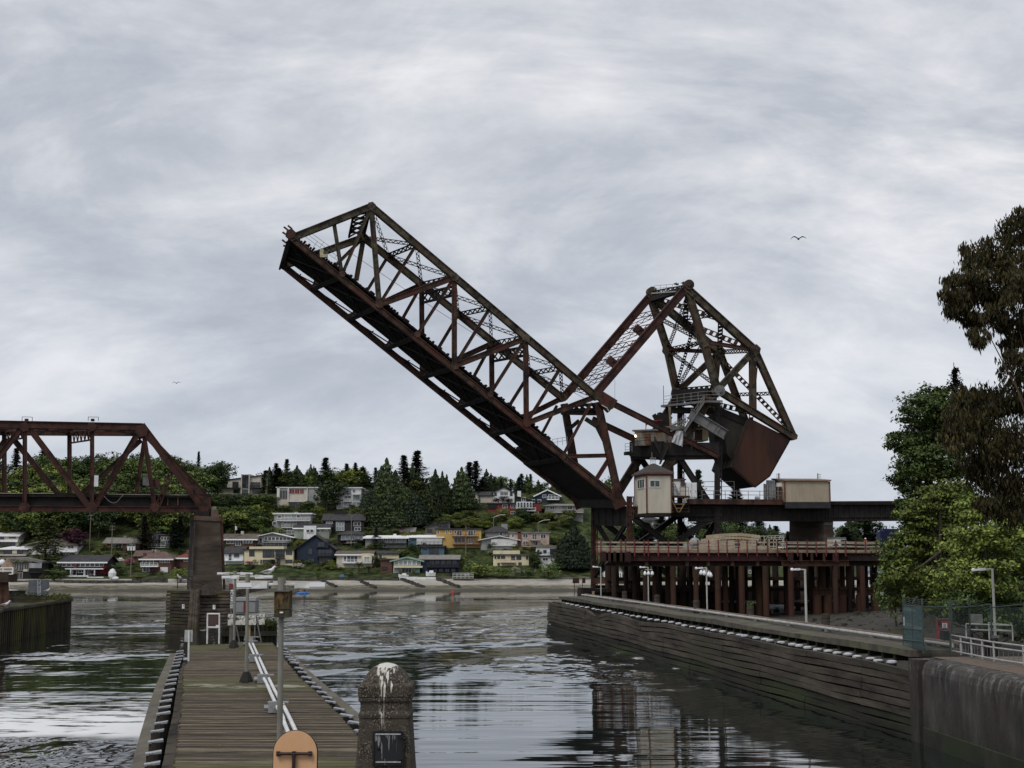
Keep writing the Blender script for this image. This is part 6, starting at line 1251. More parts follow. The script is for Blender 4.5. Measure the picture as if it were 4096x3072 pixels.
fcol=mixc(mth('MULTIPLY',drip2,.9),dk,(.62,.60,.55));Lk(fcol,b_.inputs['Base Color'])
bs=N('ShaderNodeBump');Lk(vo.outputs['Distance'],bs.inputs['Height']);bs.invert=True;bs.inputs['Strength'].default_value=.6;bs.inputs['Distance'].default_value=.012;Lk(bs.outputs[0],b_.inputs['Normal'])
ctr=at(*Z8(522,205),YP);pil=thing('stone_pillar','domed pebbled stone pillar streaked with white bird droppings','pillar',V((ctr.x,YP,ZD-.3)))
def zz8(y):return at(*Z8(522,y),YP-.42).z
ppx=F/YP*.98
def hw(px):return px*.28463/2/(F/(YP-.42))
def ring_sq(hx,z,rc):
 pts=[]
 for qd in range(4):
  for k in range(5):
   a=math.pi/2*(qd+k/4.0);ca,sa=math.cos(a),math.sin(a);cxs=hx*(1-rc);sg=((1,1),(-1,1),(-1,-1),(1,-1))[qd];pts.append(V((ctr.x+sg[0]*cxs+ca*hx*rc,YP+sg[1]*cxs+sa*hx*rc,z)))
 return pts
prof=[(ZD-.3,1090,.12),(zz8(1659),780,.12),(zz8(1200),722,.12),(zz8(975),694,.12),(zz8(955),715,.12),(zz8(918),722,.12),(zz8(890),705,.14),(zz8(860),676,.14),(zz8(765),672,.14),(zz8(738),690,.14),(zz8(722),722,.14),(zz8(690),732,.14),(zz8(680),728,.14),(zz8(672),722,.14),(zz8(664),742,.14),(zz8(530),746,.14),(zz8(512),740,.14),(zz8(482),690,.3),(zz8(470),650,.45),(zz8(420),615,.6),(zz8(340),520,.75),(zz8(270),390,.85),(zz8(225),215,.95),(zz8(207),70,1.0),(zz8(204),8,1.0)]
mb=MB();rings=[ring_sq(hw(wd),z,rc)for z,wd,rc in prof];base_=0;nn=len(rings[0])
for r_ in rings:mb.v+=r_
for i in range(len(rings)-1):
 for k in range(nn):a,b=i*nn+k,i*nn+(k+1)%nn;mb.f.append((a,b,b+nn,a+nn));mb.mi.append(0)
mb.f.append(tuple((len(rings)-1)*nn+k for k in range(nn)));mb.mi.append(0)
part('shaft',mb,stone,pil)
dm=mat('iron_door',(.010,.011,.013),(.022,.023,.026),5,.55,.3,.1)
def pz8(x,y,dy=0):p=at(*Z8(x,y),YP-.42+dy);return p
def slab(x0,x1,y0,y1,dy,th,mbx):a,b=pz8(x0,y1,dy),pz8(x1,y1,dy);c,d=pz8(x1,y0,dy),pz8(x0,y0,dy);mbx.prism([a,b,c,d],V((0,-th,0)))
tl=hw(722)-.42+.42
def face_dy(y):return .42-hw(694+(780-694)*(y-975)/684.0)
mb=MB();dy_=face_dy(1500)-.02;slab(320,755,1140,1160,dy_,.05,mb);slab(320,755,1605,1625,dy_,.05,mb);slab(320,345,1160,1605,dy_,.05,mb);slab(730,755,1160,1605,dy_,.05,mb);part('door_frame',mb,dm,pil)
mb=MB();slab(345,730,1160,1605,dy_+.0,.03,mb);dd=part('door',mb,bpy.data.materials.new('door_streaked'),pil)
ds=dd.data.materials[0];ds.use_nodes=True;t_=ds.node_tree;b_=t_.nodes['Principled BSDF'];b_.inputs['Roughness'].default_value=.5;b_.inputs['Metallic'].default_value=.2
tcs=N('ShaderNodeTexCoord');sx=N('ShaderNodeSeparateXYZ');Lk(tcs.outputs['Object'],sx.inputs[0]);zt_=pz8(500,1170).z-(ZD-.3);st_=streaks(zt_+.1,zt_-.55,-.14,.18,30,.64)
Lk(mixc(mth('MULTIPLY',st_,.55),(.014,.015,.018),(.42,.42,.41)),b_.inputs['Base Color'])
mb=MB();slab(360,715,1172,1190,dy_-.03,.02,mb);part('drip_ledge',mb,mat('ledge_white',(.2,.2,.2),(.5,.5,.49),12,.7),pil);mb=MB();slab(360,715,1565,1582,dy_-.03,.02,mb);part('drip_ledge',mb,mat('ledge_white',(0,0,0)),pil)
for y_ in(1225,1530):mb=MB();slab(668,752,y_-10,y_+10,dy_-.05,.02,mb);part('hinge',mb,dm,pil)
mb=MB();p=pz8(402,1385,dy_-.03);mb.sph(p,.028,10,6);part('knob',mb,dm,pil)
YS=23.6
sg=thing('round_top_sign','back of a round topped orange sign board with a dark T bracket','sign',V((at(*R7(1255,1500),YS).x,YS,ZD-.3)))
def p7(x,y,dy=0):return at(*R7(x,y),YS+dy)
hwid=(p7(1415,1400)-p7(1095,1400)).x/2;c_=p7(1255,1400);ztop=p7(1255,1240).z
zb_=p7(1255,1600).z
pts=[V((c_.x-hwid,YS,zb_)),V((c_.x+hwid,YS,zb_))]+[V((c_.x+hwid*math.cos(math.pi*k/24),YS,ztop-hwid+hwid*math.sin(math.pi*k/24)))for k in range(25)]
ora=mat('sign_orange',(.62,.36,.185),(.71,.455,.27),1.1,.45,0,.04,c3=(.60,.35,.21),stretch=(1,1,.6));mb=MB();mb.prism(pts,V((0,.02,0)));part('board',mb,ora,sg)
mb=MB();o2=[V((c_.x+(p.x-c_.x)*1.035,YS+.022,(p.z-ztop+hwid)*1.02+ztop-hwid))for p in pts];mb.prism(o2,V((0,.03,0)));part('rim',mb,mat('rim_dark',(.02,.014,.012),rough=.5),sg)
bk=mat('bracket_dark',(.022,.014,.013),(.045,.03,.027),6,.6);mb=MB();mb.tube([p7(1122,1410,-.05),p7(1372,1410,-.05)],.026,8)
for x_ in(1130,1245,1364):mb.box(p7(x_,1410,-.04),(.06,.06,.075))
part('bracket',mb,bk,sg);mb=MB();mb.tube([p7(1245,1410,-.06),V((p7(1245,1410).x,YS-.06,ZD-.3))],.03,8);part('post',mb,bk,sg)
mossw=mat('sheet_wall',(.014,.010,.007),(.060,.050,.030),.7,.85,0,.4,5,c3=(.075,.075,.018),stretch=(1,1,.35),lo=.3,hi=.7,detail=8)
gw=thing('curved_guide_wall','mossy ribbed timber guide wall curving to a rounded nose at the left','wall',V((-59,175,0)))
top=[(-300,1330,3.9),(0,1190,3.9),(450,1130,3.9),(800,1085,3.9),(1100,1040,3.9),(1500,980,3.9),(1885,925,3.9)]
Wp=[atz(*ZL(x,y),z)for x,y,z in top];Wp[-1].z=3.9
Wb=[V((Wp[-1].x-.6,Wp[-1].y+3,3.9)),V((Wp[-1].x-4.5,Wp[-1].y+9,3.9)),V((Wp[-1].x-12,Wp[-1].y+14,3.9)),V((Wp[-1].x-24,Wp[-1].y+18,3.9))]
path=Wp+Wb;mb=MB();cap_=MB()
for a,b in zip(path[:-1],path[1:]):
 L=(b-a).length;n=max(1,int(L/.42));nr=V(((b-a).y,-(b-a).x,0)).normalized()
 for i in range(n):
  p,q=a.lerp(b,i/n),a.lerp(b,(i+.8)/n);o_=nr*(.0 if i%2 else .14);mb.hexa([V((p.x,p.y,-2))+o_,V((q.x,q.y,-2))+o_,V((q.x,q.y,-2))-nr*.5,V((p.x,p.y,-2))-nr*.5,p+o_+V((0,0,rnd.uniform(-.07,.03))),q+o_,q-nr*.5,p-nr*.5])
 cap_.bar(a-nr*.1-V((0,0,.25)),b-nr*.1-V((0,0,.25)),.9,.3)
part('sheet_piles',mb,mossw,gw);part('cap_beam',cap_,wood_grey,gw)
mb=MB();mb.loft([V((p.x-.6,p.y,-2))for p in path]+[V((-110,190,-2)),V((-90,140,-2))],[V((p.x-.6,p.y,3.0))for p in path]+[V((-110,190,3)),V((-90,140,3))]);part('fill',mb,wood_low,gw)
mb=MB()
for i in range(2200):k=rnd.randrange(5,len(path)-1);c=path[k].lerp(path[k+1],rnd.random())+V((rnd.uniform(-1,.1),rnd.uniform(-.6,.3),rnd.uniform(-.3,.5)*rnd.random()));s_=.22;mb.poly([c,c+V((rnd.uniform(-s_,s_),rnd.uniform(-s_,s_),rnd.uniform(0,s_))),c+V((rnd.uniform(-s_,s_),rnd.uniform(-s_,s_),rnd.uniform(-.1,s_)))])
part('weeds',mb,mat('moss_green',(0,0,0)),gw,fixn=False)
lk=thing('lookout_platform','brown legged timber platform with a white railing at the left edge','platform',V((at(*ZL(100,1100),165).x,165,3.5)));YL=165.0
brown_p=mat('brown_post',(.07,.035,.022),(.14,.075,.05),1.5,.8)
for(x0,y0,x1,y1)in((20,1100,60,400),(245,1090,150,400)):mb=MB();mb.tube([V((at(*ZL(x0,y0),YL).x,YL,1.5)),at(*ZL(x1,y1),YL)],.36,9);part('leg',mb,brown_p,lk)
mb=MB();p,q=at(*ZL(-300,330),YL),at(*ZL(360,330),YL);mb.bar(p,q,3.0,1.2,V((0,1,0)));mb.bar(at(*ZL(-300,385),YL),at(*ZL(230,385),YL),.8,.6,V((0,1,0)));part('deck',mb,mat('platform_dark',(.03,.018,.012),(.06,.04,.028),1.5,.8),lk)
mb=MB();
for y_ in(75,165,250):mb.bar(at(*ZL(-300,y_),YL-1.4),at(*ZL(365,y_),YL-1.4),.1,.13)
for x_ in(80,350):mb.bar(at(*ZL(x_,255),YL-1.4),at(*ZL(x_+12,70),YL-1.4),.14,.14)
part('railing',mb,paint_white,lk)
mb=MB();c=at(*ZL(210,240),YL);mb.lathe([(1.2,0),(1.0,.5),(.3,1.6),(.05,2.0)],c,6);part('cover',mb,mat('plank_tan',(0,0,0)),lk)
mb=MB();mb.bar(at(*ZL(70,100),YL),at(*ZL(62,-80),YL),.14,.14);mb.sph(at(*ZL(62,-60),YL),.42,12,8);part('globe_lamp',mb,lens_m,lk)
ldp=thing('ladder_dolphin','grey concrete mooring dolphin with a white ladder behind the curved wall','dolphin',V((at(*ZL(1000,1000),205).x,205,0)));YD=205.0
mb=MB();p,q=at(*ZL(895,625),YD),at(*ZL(1250,625),YD);mb.bar(p,q,3.5,2.3,V((0,1,0)));part('cap',mb,mat('dolphin_grey',(.17,.18,.19),(.27,.28,.29),1,.7),ldp)
for x_ in(968,1170):mb=MB();p=at(*ZL(x_,680),YD);mb.tube([V((p.x,p.y,-2)),p],.36,10);part('pile',mb,mat('dolphin_pile',(.06,.07,.09),(.12,.14,.17),1,.7),ldp)
mb=MB()
for x_ in(1042,1118):mb.bar(at(*ZL(x_,900),YD-2),at(*ZL(x_,430),YD-2),.13,.1)
for k in range(8):mb.bar(at(*ZL(1042,590+k*35),YD-2),at(*ZL(1118,590+k*35),YD-2),.1,.1)
part('ladder',mb,paint_white,ldp)
pf=thing('moored_float','low dark float with a pale deck at the far left of the channel','float',V((at(*ZL(330,720),300).x,300,0)));mb=MB();p,q=atz(*ZL(90,735),.3),atz(*ZL(555,755),.3);mb.bar(p,q,3.0,.9,V((0,1,0)));part('hull',mb,steel_black,pf);mb=MB();mb.bar(p+V((0,0,.55)),q+V((-2,0,.5)),2.6,.16,V((0,1,0)));part('deck',mb,mat('off_white',(0,0,0)),pf)
mb=MB();c=p.lerp(q,.33)+V((0,0,.4));mb.bar(c,c+V((0,0,4.2)),.16,.16);mb.sph(c+V((0,0,4.0)),.5,10,6,(1.3,.8,.7));part('lamp',mb,paint_white,pf)
gull_w=mat('gull_white',(.62,.62,.60),(.75,.75,.74),8,.7);gull_g=mat('gull_grey',(.20,.21,.23),(.28,.29,.31),8,.7)
def gull(c,d,label,s=1.0):
 g=thing('gull',label,'bird',c,'gulls');d=V(d).normalized();side=V((-d.y,d.x,0));up=V((0,0,1))
 mb=MB();mb.tube([c-d*.26*s+up*.10*s,c-d*.12*s+up*.11*s,c+d*.04*s+up*.14*s,c+d*.15*s+up*.20*s,c+d*.20*s+up*.28*s,c+d*.235*s+up*.305*s,c+d*.26*s+up*.30*s],[.012*s,.06*s,.085*s,.065*s,.045*s,.042*s,.015*s],10);part('body',mb,gull_w,g,smooth=True)
 for k in(-1,1):mb=MB();mb.tube([c-d*.30*s+up*.10*s+side*k*.03*s,c-d*.08*s+up*.15*s+side*k*.07*s,c+d*.10*s+up*.16*s+side*k*.06*s],[.012*s,.05*s,.02*s],8);part('wing',mb,gull_g,g,smooth=True)
 mb=MB();mb.tube([c+d*.26*s+up*.30*s,c+d*.32*s+up*.285*s],[.013*s,.004*s],6);part('beak',mb,mat('beak_yellow',(.5,.36,.05)),g)
 for k in(-1,1):mb=MB();mb.tube([c+side*k*.03*s+up*.07*s,c+side*k*.03*s],.008*s,5);part('leg',mb,mat('leg_pink',(.4,.25,.22)),g)
 return g
pL2=at(*R7(1058,97),b2_.y);gull(V((pL2.x,pL2.y,pL2.z+.02)),(1,-.1,0),'gull resting on the right arm of the middle pier lamp',1.15)
gp2=at(*R7(408,130),YC+3);gull(gp2+V((0,0,.0)),(-.5,-.8,0),'gull perched on the dark railing beside the concrete pier',2.3)
gull(at(*ZL(1085,572),YD-2),(.6,-.8,0),'gull standing by the ladder on the grey dolphin',2.0);gull(at(*ZL(150,1165),160),(1,-.2,0),'gull on the ribbed guide wall by the platform leg',2.3);gull(at(*ZL(1290,760),196),(1,.1,0),'gull standing on the far rim of the curved guide wall',1.8)
FD=F/1.8517
PROF=[(385,-.8),(396,0.02),(412,1.5),(423,2.7),(427,3.6),(436,5.0),(450,9.4),(465,15.7),(480,21.6),(500,28.9),(515,32.5),(530,34),(600,34),(950,28)]
def kfac(u):t=min(1,max(0,(u-1230)/200));t=t*t*(3-2*t);return 1-.72*t
def gz(x,Y):
 z=PROF[-1][1]
 for(a,za),(b,zb)in zip(PROF[:-1],PROF[1:]):
  if Y<b:z=za+(zb-za)*max(0,(Y-a))/(b-a);break
 if z>5:z=5+(z-5)*kfac(x/Y*FD+1106)
 return z
def ground(p,up=1):
 d=ray(*p)
 Y=388.0
 while Y<560:
  q=V((0,0,CAMZ))+d*(Y/d.y)
  if q.z<=gz(q.x,Y):return V((q.x,Y,gz(q.x,Y)))
  Y+=.75
 q=V((0,0,CAMZ))+d*(548/d.y);return V((q.x,548,gz(q.x,548)))
tm=bpy.data.materials.new('shore_ground');tm.use_nodes=True;t_=tm.node_tree;b_=t_.nodes['Principled BSDF'];b_.inputs['Roughness'].default_value=.95;b_.inputs['Specular IOR Level'].default_value=.1
gp=N('ShaderNodeNewGeometry');sz=N('ShaderNodeSeparateXYZ');Lk(gp.outputs['Position'],sz.inputs[0])
zn=mth('ADD',sz.outputs[2],mth('MULTIPLY',mth('SUBTRACT',nz(.09,5,1,1.6,0,.65),.5),1.3))
sand=vramp(nz(.6,6,.5,1,0,.7),[(.3,(.22,.205,.18)),(.7,(.44,.415,.37))]);alg=vramp(nz(.8,7,.4,1,0,.75),[(.38,(.045,.040,.028)),(.5,(.12,.112,.075)),(.62,(.26,.24,.20))]);wet=(.075,.070,.058)
veg=vramp(nz(.35,7,1,1,0,.7),[(.38,(.014,.017,.008)),(.50,(.036,.048,.017)),(.66,(.080,.105,.033))])
c_=mixc(ramp(zn,.25,.75),wet,alg);c_=mixc(ramp(zn,1.1,1.6),c_,sand);c_=mixc(ramp(sz.outputs[2],2.75,3.1),c_,veg);Lk(c_,b_.inputs['Base Color'])
bb=N('ShaderNodeBump');Lk(nz(1.5,5,1,1,0,.7),bb.inputs['Height']);bb.inputs['Distance'].default_value=.25;Lk(bb.outputs[0],b_.inputs['Normal'])
mb=MB();xs_=[-620+9*i for i in range(150)];ys_=[385+2.5*i for i in range(64)]+[550,600,700,950];n=len(xs_)
for Y in ys_:
 for x in xs_:mb.v.append(V((x,Y,gz(x,Y)+(.12*math.sin(x*.21)+.1*math.sin(x*.5+Y))*(1 if Y>397 else .6))))
for j in range(len(ys_)-1):
 for i in range(n-1):a=j*n+i;mb.f.append((a,a+1,a+n+1,a+n));mb.mi.append(0)
struct('far_shore',mb,tm,smooth=True)
mud=mat('mud_bank',(.010,.009,.007),(.052,.043,.034),1.3,.7,0,.9,3,c3=(.04,.038,.018),lo=.34,hi=.68,detail=10,dist=.15,world=True)
def bank_z(x,Y):
 d=V((x,Y,0))-V((W0.x,W0.y,0));n=d.dot(WN);f=min(1,max(0,(200-Y)/70));z=-.8+max(0,n-3.5)*(.055+.075*f);return min(z,4.6+max(0,n-48)*.12)
mb=MB();xs_=[6+2.5*i for i in range(80)];ys_=[58+2.5*i for i in range(75)];n=len(xs_)
for Y in ys_:
 for x in xs_:mb.v.append(V((x,Y,bank_z(x,Y)+.3*(noise.noise(V((x*.22,Y*.22,0))))+.12*noise.noise(V((x,Y,3))))))
for j in range(len(ys_)-1):
 for i in range(n-1):
  a=j*n+i;nn_=(mb.v[a]-W0).dot(WN);kk=(mb.v[a]-K0).dot(KN)
  if nn_>3 and not(kk<12 and(mb.v[a]-K0).dot(KD)>-3):mb.f.append((a,a+1,a+n+1,a+n));mb.mi.append(0)
struct('mud_bank',mb,mud,smooth=True)
mb=MB()
for i in range(900):
 Y=rnd.uniform(75,200);x=rnd.uniform(10,60);p=V((x,Y,bank_z(x,Y)))
 if(p-W0).dot(WN)<4.5 or p.z<-.2 or((p-K0).dot(KN)<13 and(p-K0).dot(KD)>-3):continue
 s_=rnd.uniform(.08,.34)*(1 if rnd.random()<.9 else 2);q=[p+V((rnd.uniform(.5,1)*s_*a,rnd.uniform(.5,1)*s_*b,c))for c in(-.1,rnd.uniform(.3,.7)*s_)for a,b in((-1,-1),(1,-1),(1,1),(-1,1))];mb.hexa(q)
struct('bank_rocks',mb,mat('bank_rock',(.014,.012,.010),(.085,.075,.062),2,.9,world=True),'stuff')
for a_,b_,lb in((S5(235,960),S5(495,890),'dark driftwood log lying on the mud behind the gate'),(S5(20,1000),S5(190,1040),'short driftwood log on the mud near the stub piles')):
 mb=MB();p,q=at(*a_,132),at(*b_,126);p.z=bank_z(p.x,p.y)+.25;q.z=bank_z(q.x,q.y)+.35;mb.tube([p,p.lerp(q,.5)+V((0,0,.1)),q],[.2,.18,.1],8);single('driftwood_log',mb,wood_low,lb,'log')
def PM(n,c,k=.12):return mat('paint_'+n,tuple(x*(1-k)for x in c),tuple(min(.85,x*(1+k))for x in c),.5,.8)
white_w=PM('white',(.80,.80,.79),.05);cream=PM('cream',(.62,.56,.38));beigew=PM('beige',(.47,.43,.37));greyw=PM('grey',(.25,.255,.255));ltgrey=PM('light_grey',(.56,.565,.56));navyw=PM('navy',(.020,.030,.050));bluew=PM('blue',(.075,.125,.165));yell=PM('yellow',(.46,.30,.10));darkw=PM('dark',(.022,.020,.020));brick=PM('brick',(.105,.052,.040));pinkw=PM('pink',(.40,.31,.26));mint=PM('mint',(.24,.36,.30));taupe=PM('taupe',(.13,.12,.105));redw=PM('red',(.16,.035,.03));sage=PM('sage',(.22,.24,.20));blackb=PM('black',(.015,.015,.016))
rf_dark=mat('roof_dark',(.028,.027,.030),(.055,.053,.056),.8,.9);rf_brown=mat('roof_brown2',(.075,.060,.050),(.13,.105,.09),.8,.9);rf_red=mat('roof_red',(.11,.04,.03),(.17,.065,.05),.8,.9);rf_white=mat('roof_white',(.64,.65,.66),(.76,.77,.78),.6,.7);rf_grey=mat('roof_grey',(.15,.14,.13),(.22,.21,.195),.8,.9)
rf_mauve=mat('roof_mauve',(.085,.055,.05),(.14,.095,.085),.8,.9)
gl_far=mat('glass_far',(.012,.015,.018),(.05,.06,.07),.5,.12,spec=.7);gl_pale=mat('glass_pale',(.16,.19,.21),(.30,.33,.35),.4,.25,spec=.6);gl_red=mat('glass_red',(.12,.02,.03),(.18,.03,.04),1,.3)
wfr=mat('frame_white',(.82,.83,.83));dfr=mat('frame_dark',(.02,.02,.022))
XF=V((1,0,0));FN=V((0,-1,0))
def house(rg,x0,x1,yb,ye,yr,wall,roofm,roof,label,wins=(),fr=None,dep=9.0,bal=(),chim=(),boxes=(),ov=.5,sink=3.0,Yo=0.0,cat='house',name='house',rtrim=None):
 c=ground(rg((x0+x1)/2,yb));Y=c.y+Yo
 def P(x,y,dy=0.0):return at(*rg(x,y),Y+dy)
 h=thing(name,label,cat,V((P((x0+x1)/2,yb).x,Y,P(0,yb).z)));fr=fr or wfr
 xl,xr=P(x0,yb).x,P(x1,yb).x;zb=P((x0+x1)/2,yb).z;ze=P((x0+x1)/2,ye).z;zr=P((x0+x1)/2,yr).z;W=xr-xl;yc=Y+dep/2
 mb=MB();mb.span(xl,xr,Y,Y+dep,zb-sink,ze)
 if roof=='front':mb.prism([V((xl,Y,ze)),V((xr,Y,ze)),V(((xl+xr)/2,Y,zr-.1))],V((0,dep,0)))
 if roof=='side':
  for x in(xl,xr-.02):mb.prism([V((x,Y,ze)),V((x,Y+dep,ze)),V((x,yc,zr-.1))],V((.02,0,0)))
 if roof in('shedl','shedr'):
  hi,lo=(xr,xl)if roof=='shedr' else(xl,xr);mb.prism([V((lo,Y,ze)),V((hi,Y,ze)),V((hi,Y,zr-.12))],V((0,dep,0)))
 part('wall',mb,wall,h)
 mb=MB();t=.22
 def sl(a,b,c_,d_):n=(b-a).cross(d_-a).normalized();n=n if n.z>0 else-n;mb.prism([a,b,c_,d_],n*t)
 if roof=='flat':mb.span(xl-ov,xr+ov,Y-ov,Y+dep+ov,ze+.01,max(zr,ze+.25))
 elif roof=='front':xm=(xl+xr)/2;sl(V((xl-ov,Y-ov,ze-ov*.4)),V((xm,Y-ov,zr)),V((xm,Y+dep,zr)),V((xl-ov,Y+dep,ze-ov*.4)));sl(V((xr+ov,Y-ov,ze-ov*.4)),V((xm,Y-ov,zr)),V((xm,Y+dep,zr)),V((xr+ov,Y+dep,ze-ov*.4)))
 elif roof=='side':sl(V((xl-ov,Y-ov,ze-.1)),V((xr+ov,Y-ov,ze-.1)),V((xr+ov,yc,zr)),V((xl-ov,yc,zr)));sl(V((xl-ov,Y+dep+ov,ze-.1)),V((xr+ov,Y+dep+ov,ze-.1)),V((xr+ov,yc,zr)),V((xl-ov,yc,zr)))
 elif roof=='hip':
  i=min(W*.32,dep*.5);A_,B_,C_,D__=V((xl-ov,Y-ov,ze)),V((xr+ov,Y-ov,ze)),V((xr+ov,Y+dep+ov,ze)),V((xl-ov,Y+dep+ov,ze));E_,F_=V((xl+i,yc,zr)),V((xr-i,yc,zr));mb.poly([A_,B_,F_,E_]);mb.poly([B_,C_,F_]);mb.poly([C_,D__,E_,F_]);mb.poly([D__,A_,E_]);mb.poly([D__,C_,B_,A_]);mb.span(xl-ov,xr+ov,Y-ov-.02,Y-ov+.1,ze-.25,ze-.01)
 else:
  hi,lo=(xr+ov,xl-ov)if roof=='shedr' else(xl-ov,xr+ov);sl(V((lo,Y-ov,ze)),V((hi,Y-ov,zr)),V((hi,Y+dep,zr)),V((lo,Y+dep,ze)))
 ro=part('roof',mb,roofm,h)
 if rtrim and roof!='flat':
  mb=MB();yf=Y-ov-.06
  if roof=='front':xm=(xl+xr)/2;mb.bar(V((xl-ov,yf,ze-ov*.4)),V((xm,yf,zr+.05)),.08,.38,FN);mb.bar(V((xr+ov,yf,ze-ov*.4)),V((xm,yf,zr+.05)),.08,.38,FN)
  else:mb.bar(V((xl-ov,yf,ze-.05)),V((xr+ov,yf,(zr if roof[:4]=='shed' else ze)-.05)),.08,.4,FN)
  part('fascia',mb,rtrim,h)
 for b in boxes:
  mb=MB();a=P(b[0],b[3]);e=P(b[1],b[2]);mb.span(a.x,e.x,Y-b[5],Y+dep*.7,a.z,e.z);part('bay',mb,b[4],h)
 for wn_ in wins:
  a=P(wn_[0],wn_[3]);e=P(wn_[1],wn_[2]);dy=wn_[4]if len(wn_)>4 else 0.0;g=wn_[5]if len(wn_)>5 else gl_far;ww=abs(e.x-a.x);hh=abs(e.z-a.z);win(h,V(((a.x+e.x)/2,Y-dy-.02,(a.z+e.z)/2)),XF,ww,hh,FN,max(0,min(6,int(ww/1.3))),fr,g)
 for b in bal:
  a=P(b[0],b[2]);e=P(b[1],b[2]);mb=MB();mb.span(a.x,e.x,Y-1.6,Y-.02,a.z-.25,a.z);railing(mb,[V((a.x,Y-1.6,a.z)),V((e.x,Y-1.6,a.z))],1.0,(1.0,.5),.09,1.4);part('balcony',mb,b[3],h)
 for b in chim:mb=MB();a=P(b[0],b[3]);e=P(b[1],b[2]);mb.span(a.x,e.x,yc-.6,yc+.6,min(a.z,ze),e.z);part('chimney',mb,b[4],ro)
 return h
def W(*r):return[tuple(x)for x in r]
def grid(x0,x1,y0,y1,n,gap=.25,dy=0,g=None):
 w_=(x1-x0)/n;return[(x0+w_*i+w_*gap/2,x0+w_*(i+1)-w_*gap/2,y0,y1,dy,g or gl_far)for i in range(n)]
house(R5,150,612,560,432,372,beigew,rf_dark,'shedr','cream modern hilltop house with tall glazed tower and tilted dark roofs',W((210,265,437,490),(320,378,437,490),(425,480,372,430,1.0),(425,480,440,490,1.0),(425,480,515,555,1.0),(500,590,442,492))+[(330,390,512,545),(520,580,510,550)],dfr,11,[(150,400,492,dfr),(495,610,495,dfr)],(),[(405,420,362,560,beigew,1.2),(480,495,362,560,beigew,1.2),(420,480,365,560,greyw,.9)])
house(R5,757,1150,690,497,487,beigew,ltgrey,'flat','big flat roofed greige house with maroon clerestory panes and open terrace',[(785,862,520,602),(880,930,508,552,0,gl_red),(932,980,508,552,0,gl_red),(982,1022,508,552,0,gl_red),(1062,1100,510,560,0,gl_pale),(1104,1140,510,560,0,gl_pale),(1062,1100,570,622,0,gl_pale),(1104,1140,570,622,0,gl_pale),(1064,1135,645,682),(870,1045,645,690)],beigew,12,[(870,1050,628,ltgrey)],(),[(757,785,490,605,ltgrey,.5),(1048,1060,490,690,ltgrey,.5),(862,874,495,630,ltgrey,.5)])
house(R5,1340,1580,708,500,488,ltgrey,ltgrey,'flat','pale stepped apartment block with recessed balconies beside a big round tree',[(1412,1487,507,550,0,gl_pale),(1500,1530,512,540),(1418,1485,572,602),(1502,1525,576,612,0,gl_pale),(1530,1570,576,612,0,gl_pale),(1502,1570,632,672,0,gl_pale),(1418,1485,634,662)],wfr,10,[(1410,1490,628,ltgrey),(1410,1490,682,ltgrey),(1500,1575,556,white_w)])
house(R5,1420,1708,520,452,418,white_w,rf_dark,'hip','white hilltop house with a dark hipped roof and small white chimney',W((1440,1460,460,490),(1565,1610,460,505),(1655,1690,460,480)),wfr,10,(),[(1450,1472,418,440,white_w)])
house(R5,1570,1790,655,527,515,beigew,rf_grey,'flat','beige slope house half hidden by the tall dark cypress',grid(1585,1680,540,570,3)+grid(1690,1780,585,620,4))
house(R6,235,392,640,528,512,ltgrey,rf_white,'flat','pale blocky house glimpsed between two dark cypresses',grid(270,325,600,620,3)+[(300,345,540,560)])
house(R6,668,812,652,540,522,ltgrey,rf_grey,'flat','pale grey house glimpsed beside the dark conifers with a white awning',[(680,720,560,590),(735,760,600,650),(775,800,600,640)],wfr,8)
house(R6,948,1160,645,572,532,beigew,rf_dark,'side','cream ridge house with a gabled left wing and dark roof',W((975,1000,565,600),(1020,1040,575,650)),wfr,9,(),(),[(948,1010,560,645,beigew,.6)])
house(R6,1160,1370,645,545,494,white_w,rf_dark,'front','bright white ridge house with a broad front gable',W((1232,1305,535,570),(1328,1350,535,572),(1175,1195,545,570)),dfr,9,[(1225,1310,572,wfr)])
house(R6,1570,1820,645,575,516,navyw,rf_dark,'front','dark blue ridge house with twin white edged gables',W((1645,1680,563,590),(1705,1800,565,605)),wfr,9,[(1690,1810,608,wfr)],(),(),.5,3,0,'house','house',wfr)
house(R6,1112,1385,760,652,640,redw,rf_dark,'flat','low red brick wing with white framed windows below the plum tree',W((1255,1300,657,692),(1335,1380,657,692),(1335,1380,727,752)),wfr,8,(),(),[(1112,1195,645,700,blackb,.3)])
house(R6,1388,1635,785,640,578,blackb,rf_dark,'shedl','black and red split level house with a white glazed sunroom',W((1440,1480,590,625),(1545,1570,610,640),(1600,1632,612,640),(1572,1622,668,698),(1570,1605,728,748))+grid(1395,1545,640,665,5,.3,2.2)+grid(1395,1545,668,690,5,.3,2.2),wfr,9,[(1388,1580,718,wfr)],[(1400,1436,520,590,white_w)],[(1390,1548,634,700,white_w,2.0),(1550,1635,655,725,redw,.2)])
house(R6,1672,2045,800,668,648,greyw,rf_grey,'hip','taupe two storey house with a wraparound deck next to the drawbridge heel',W((1690,1705,675,700),(1720,1765,680,708),(1790,1830,678,705,0,gl_pale),(1890,1940,678,708),(1945,2000,678,705,0,gl_pale),(1725,1780,738,765),(1875,1890,745,785),(1895,1990,745,770)),wfr,9,[(1780,2048,735,beigew)],(),(),.9)
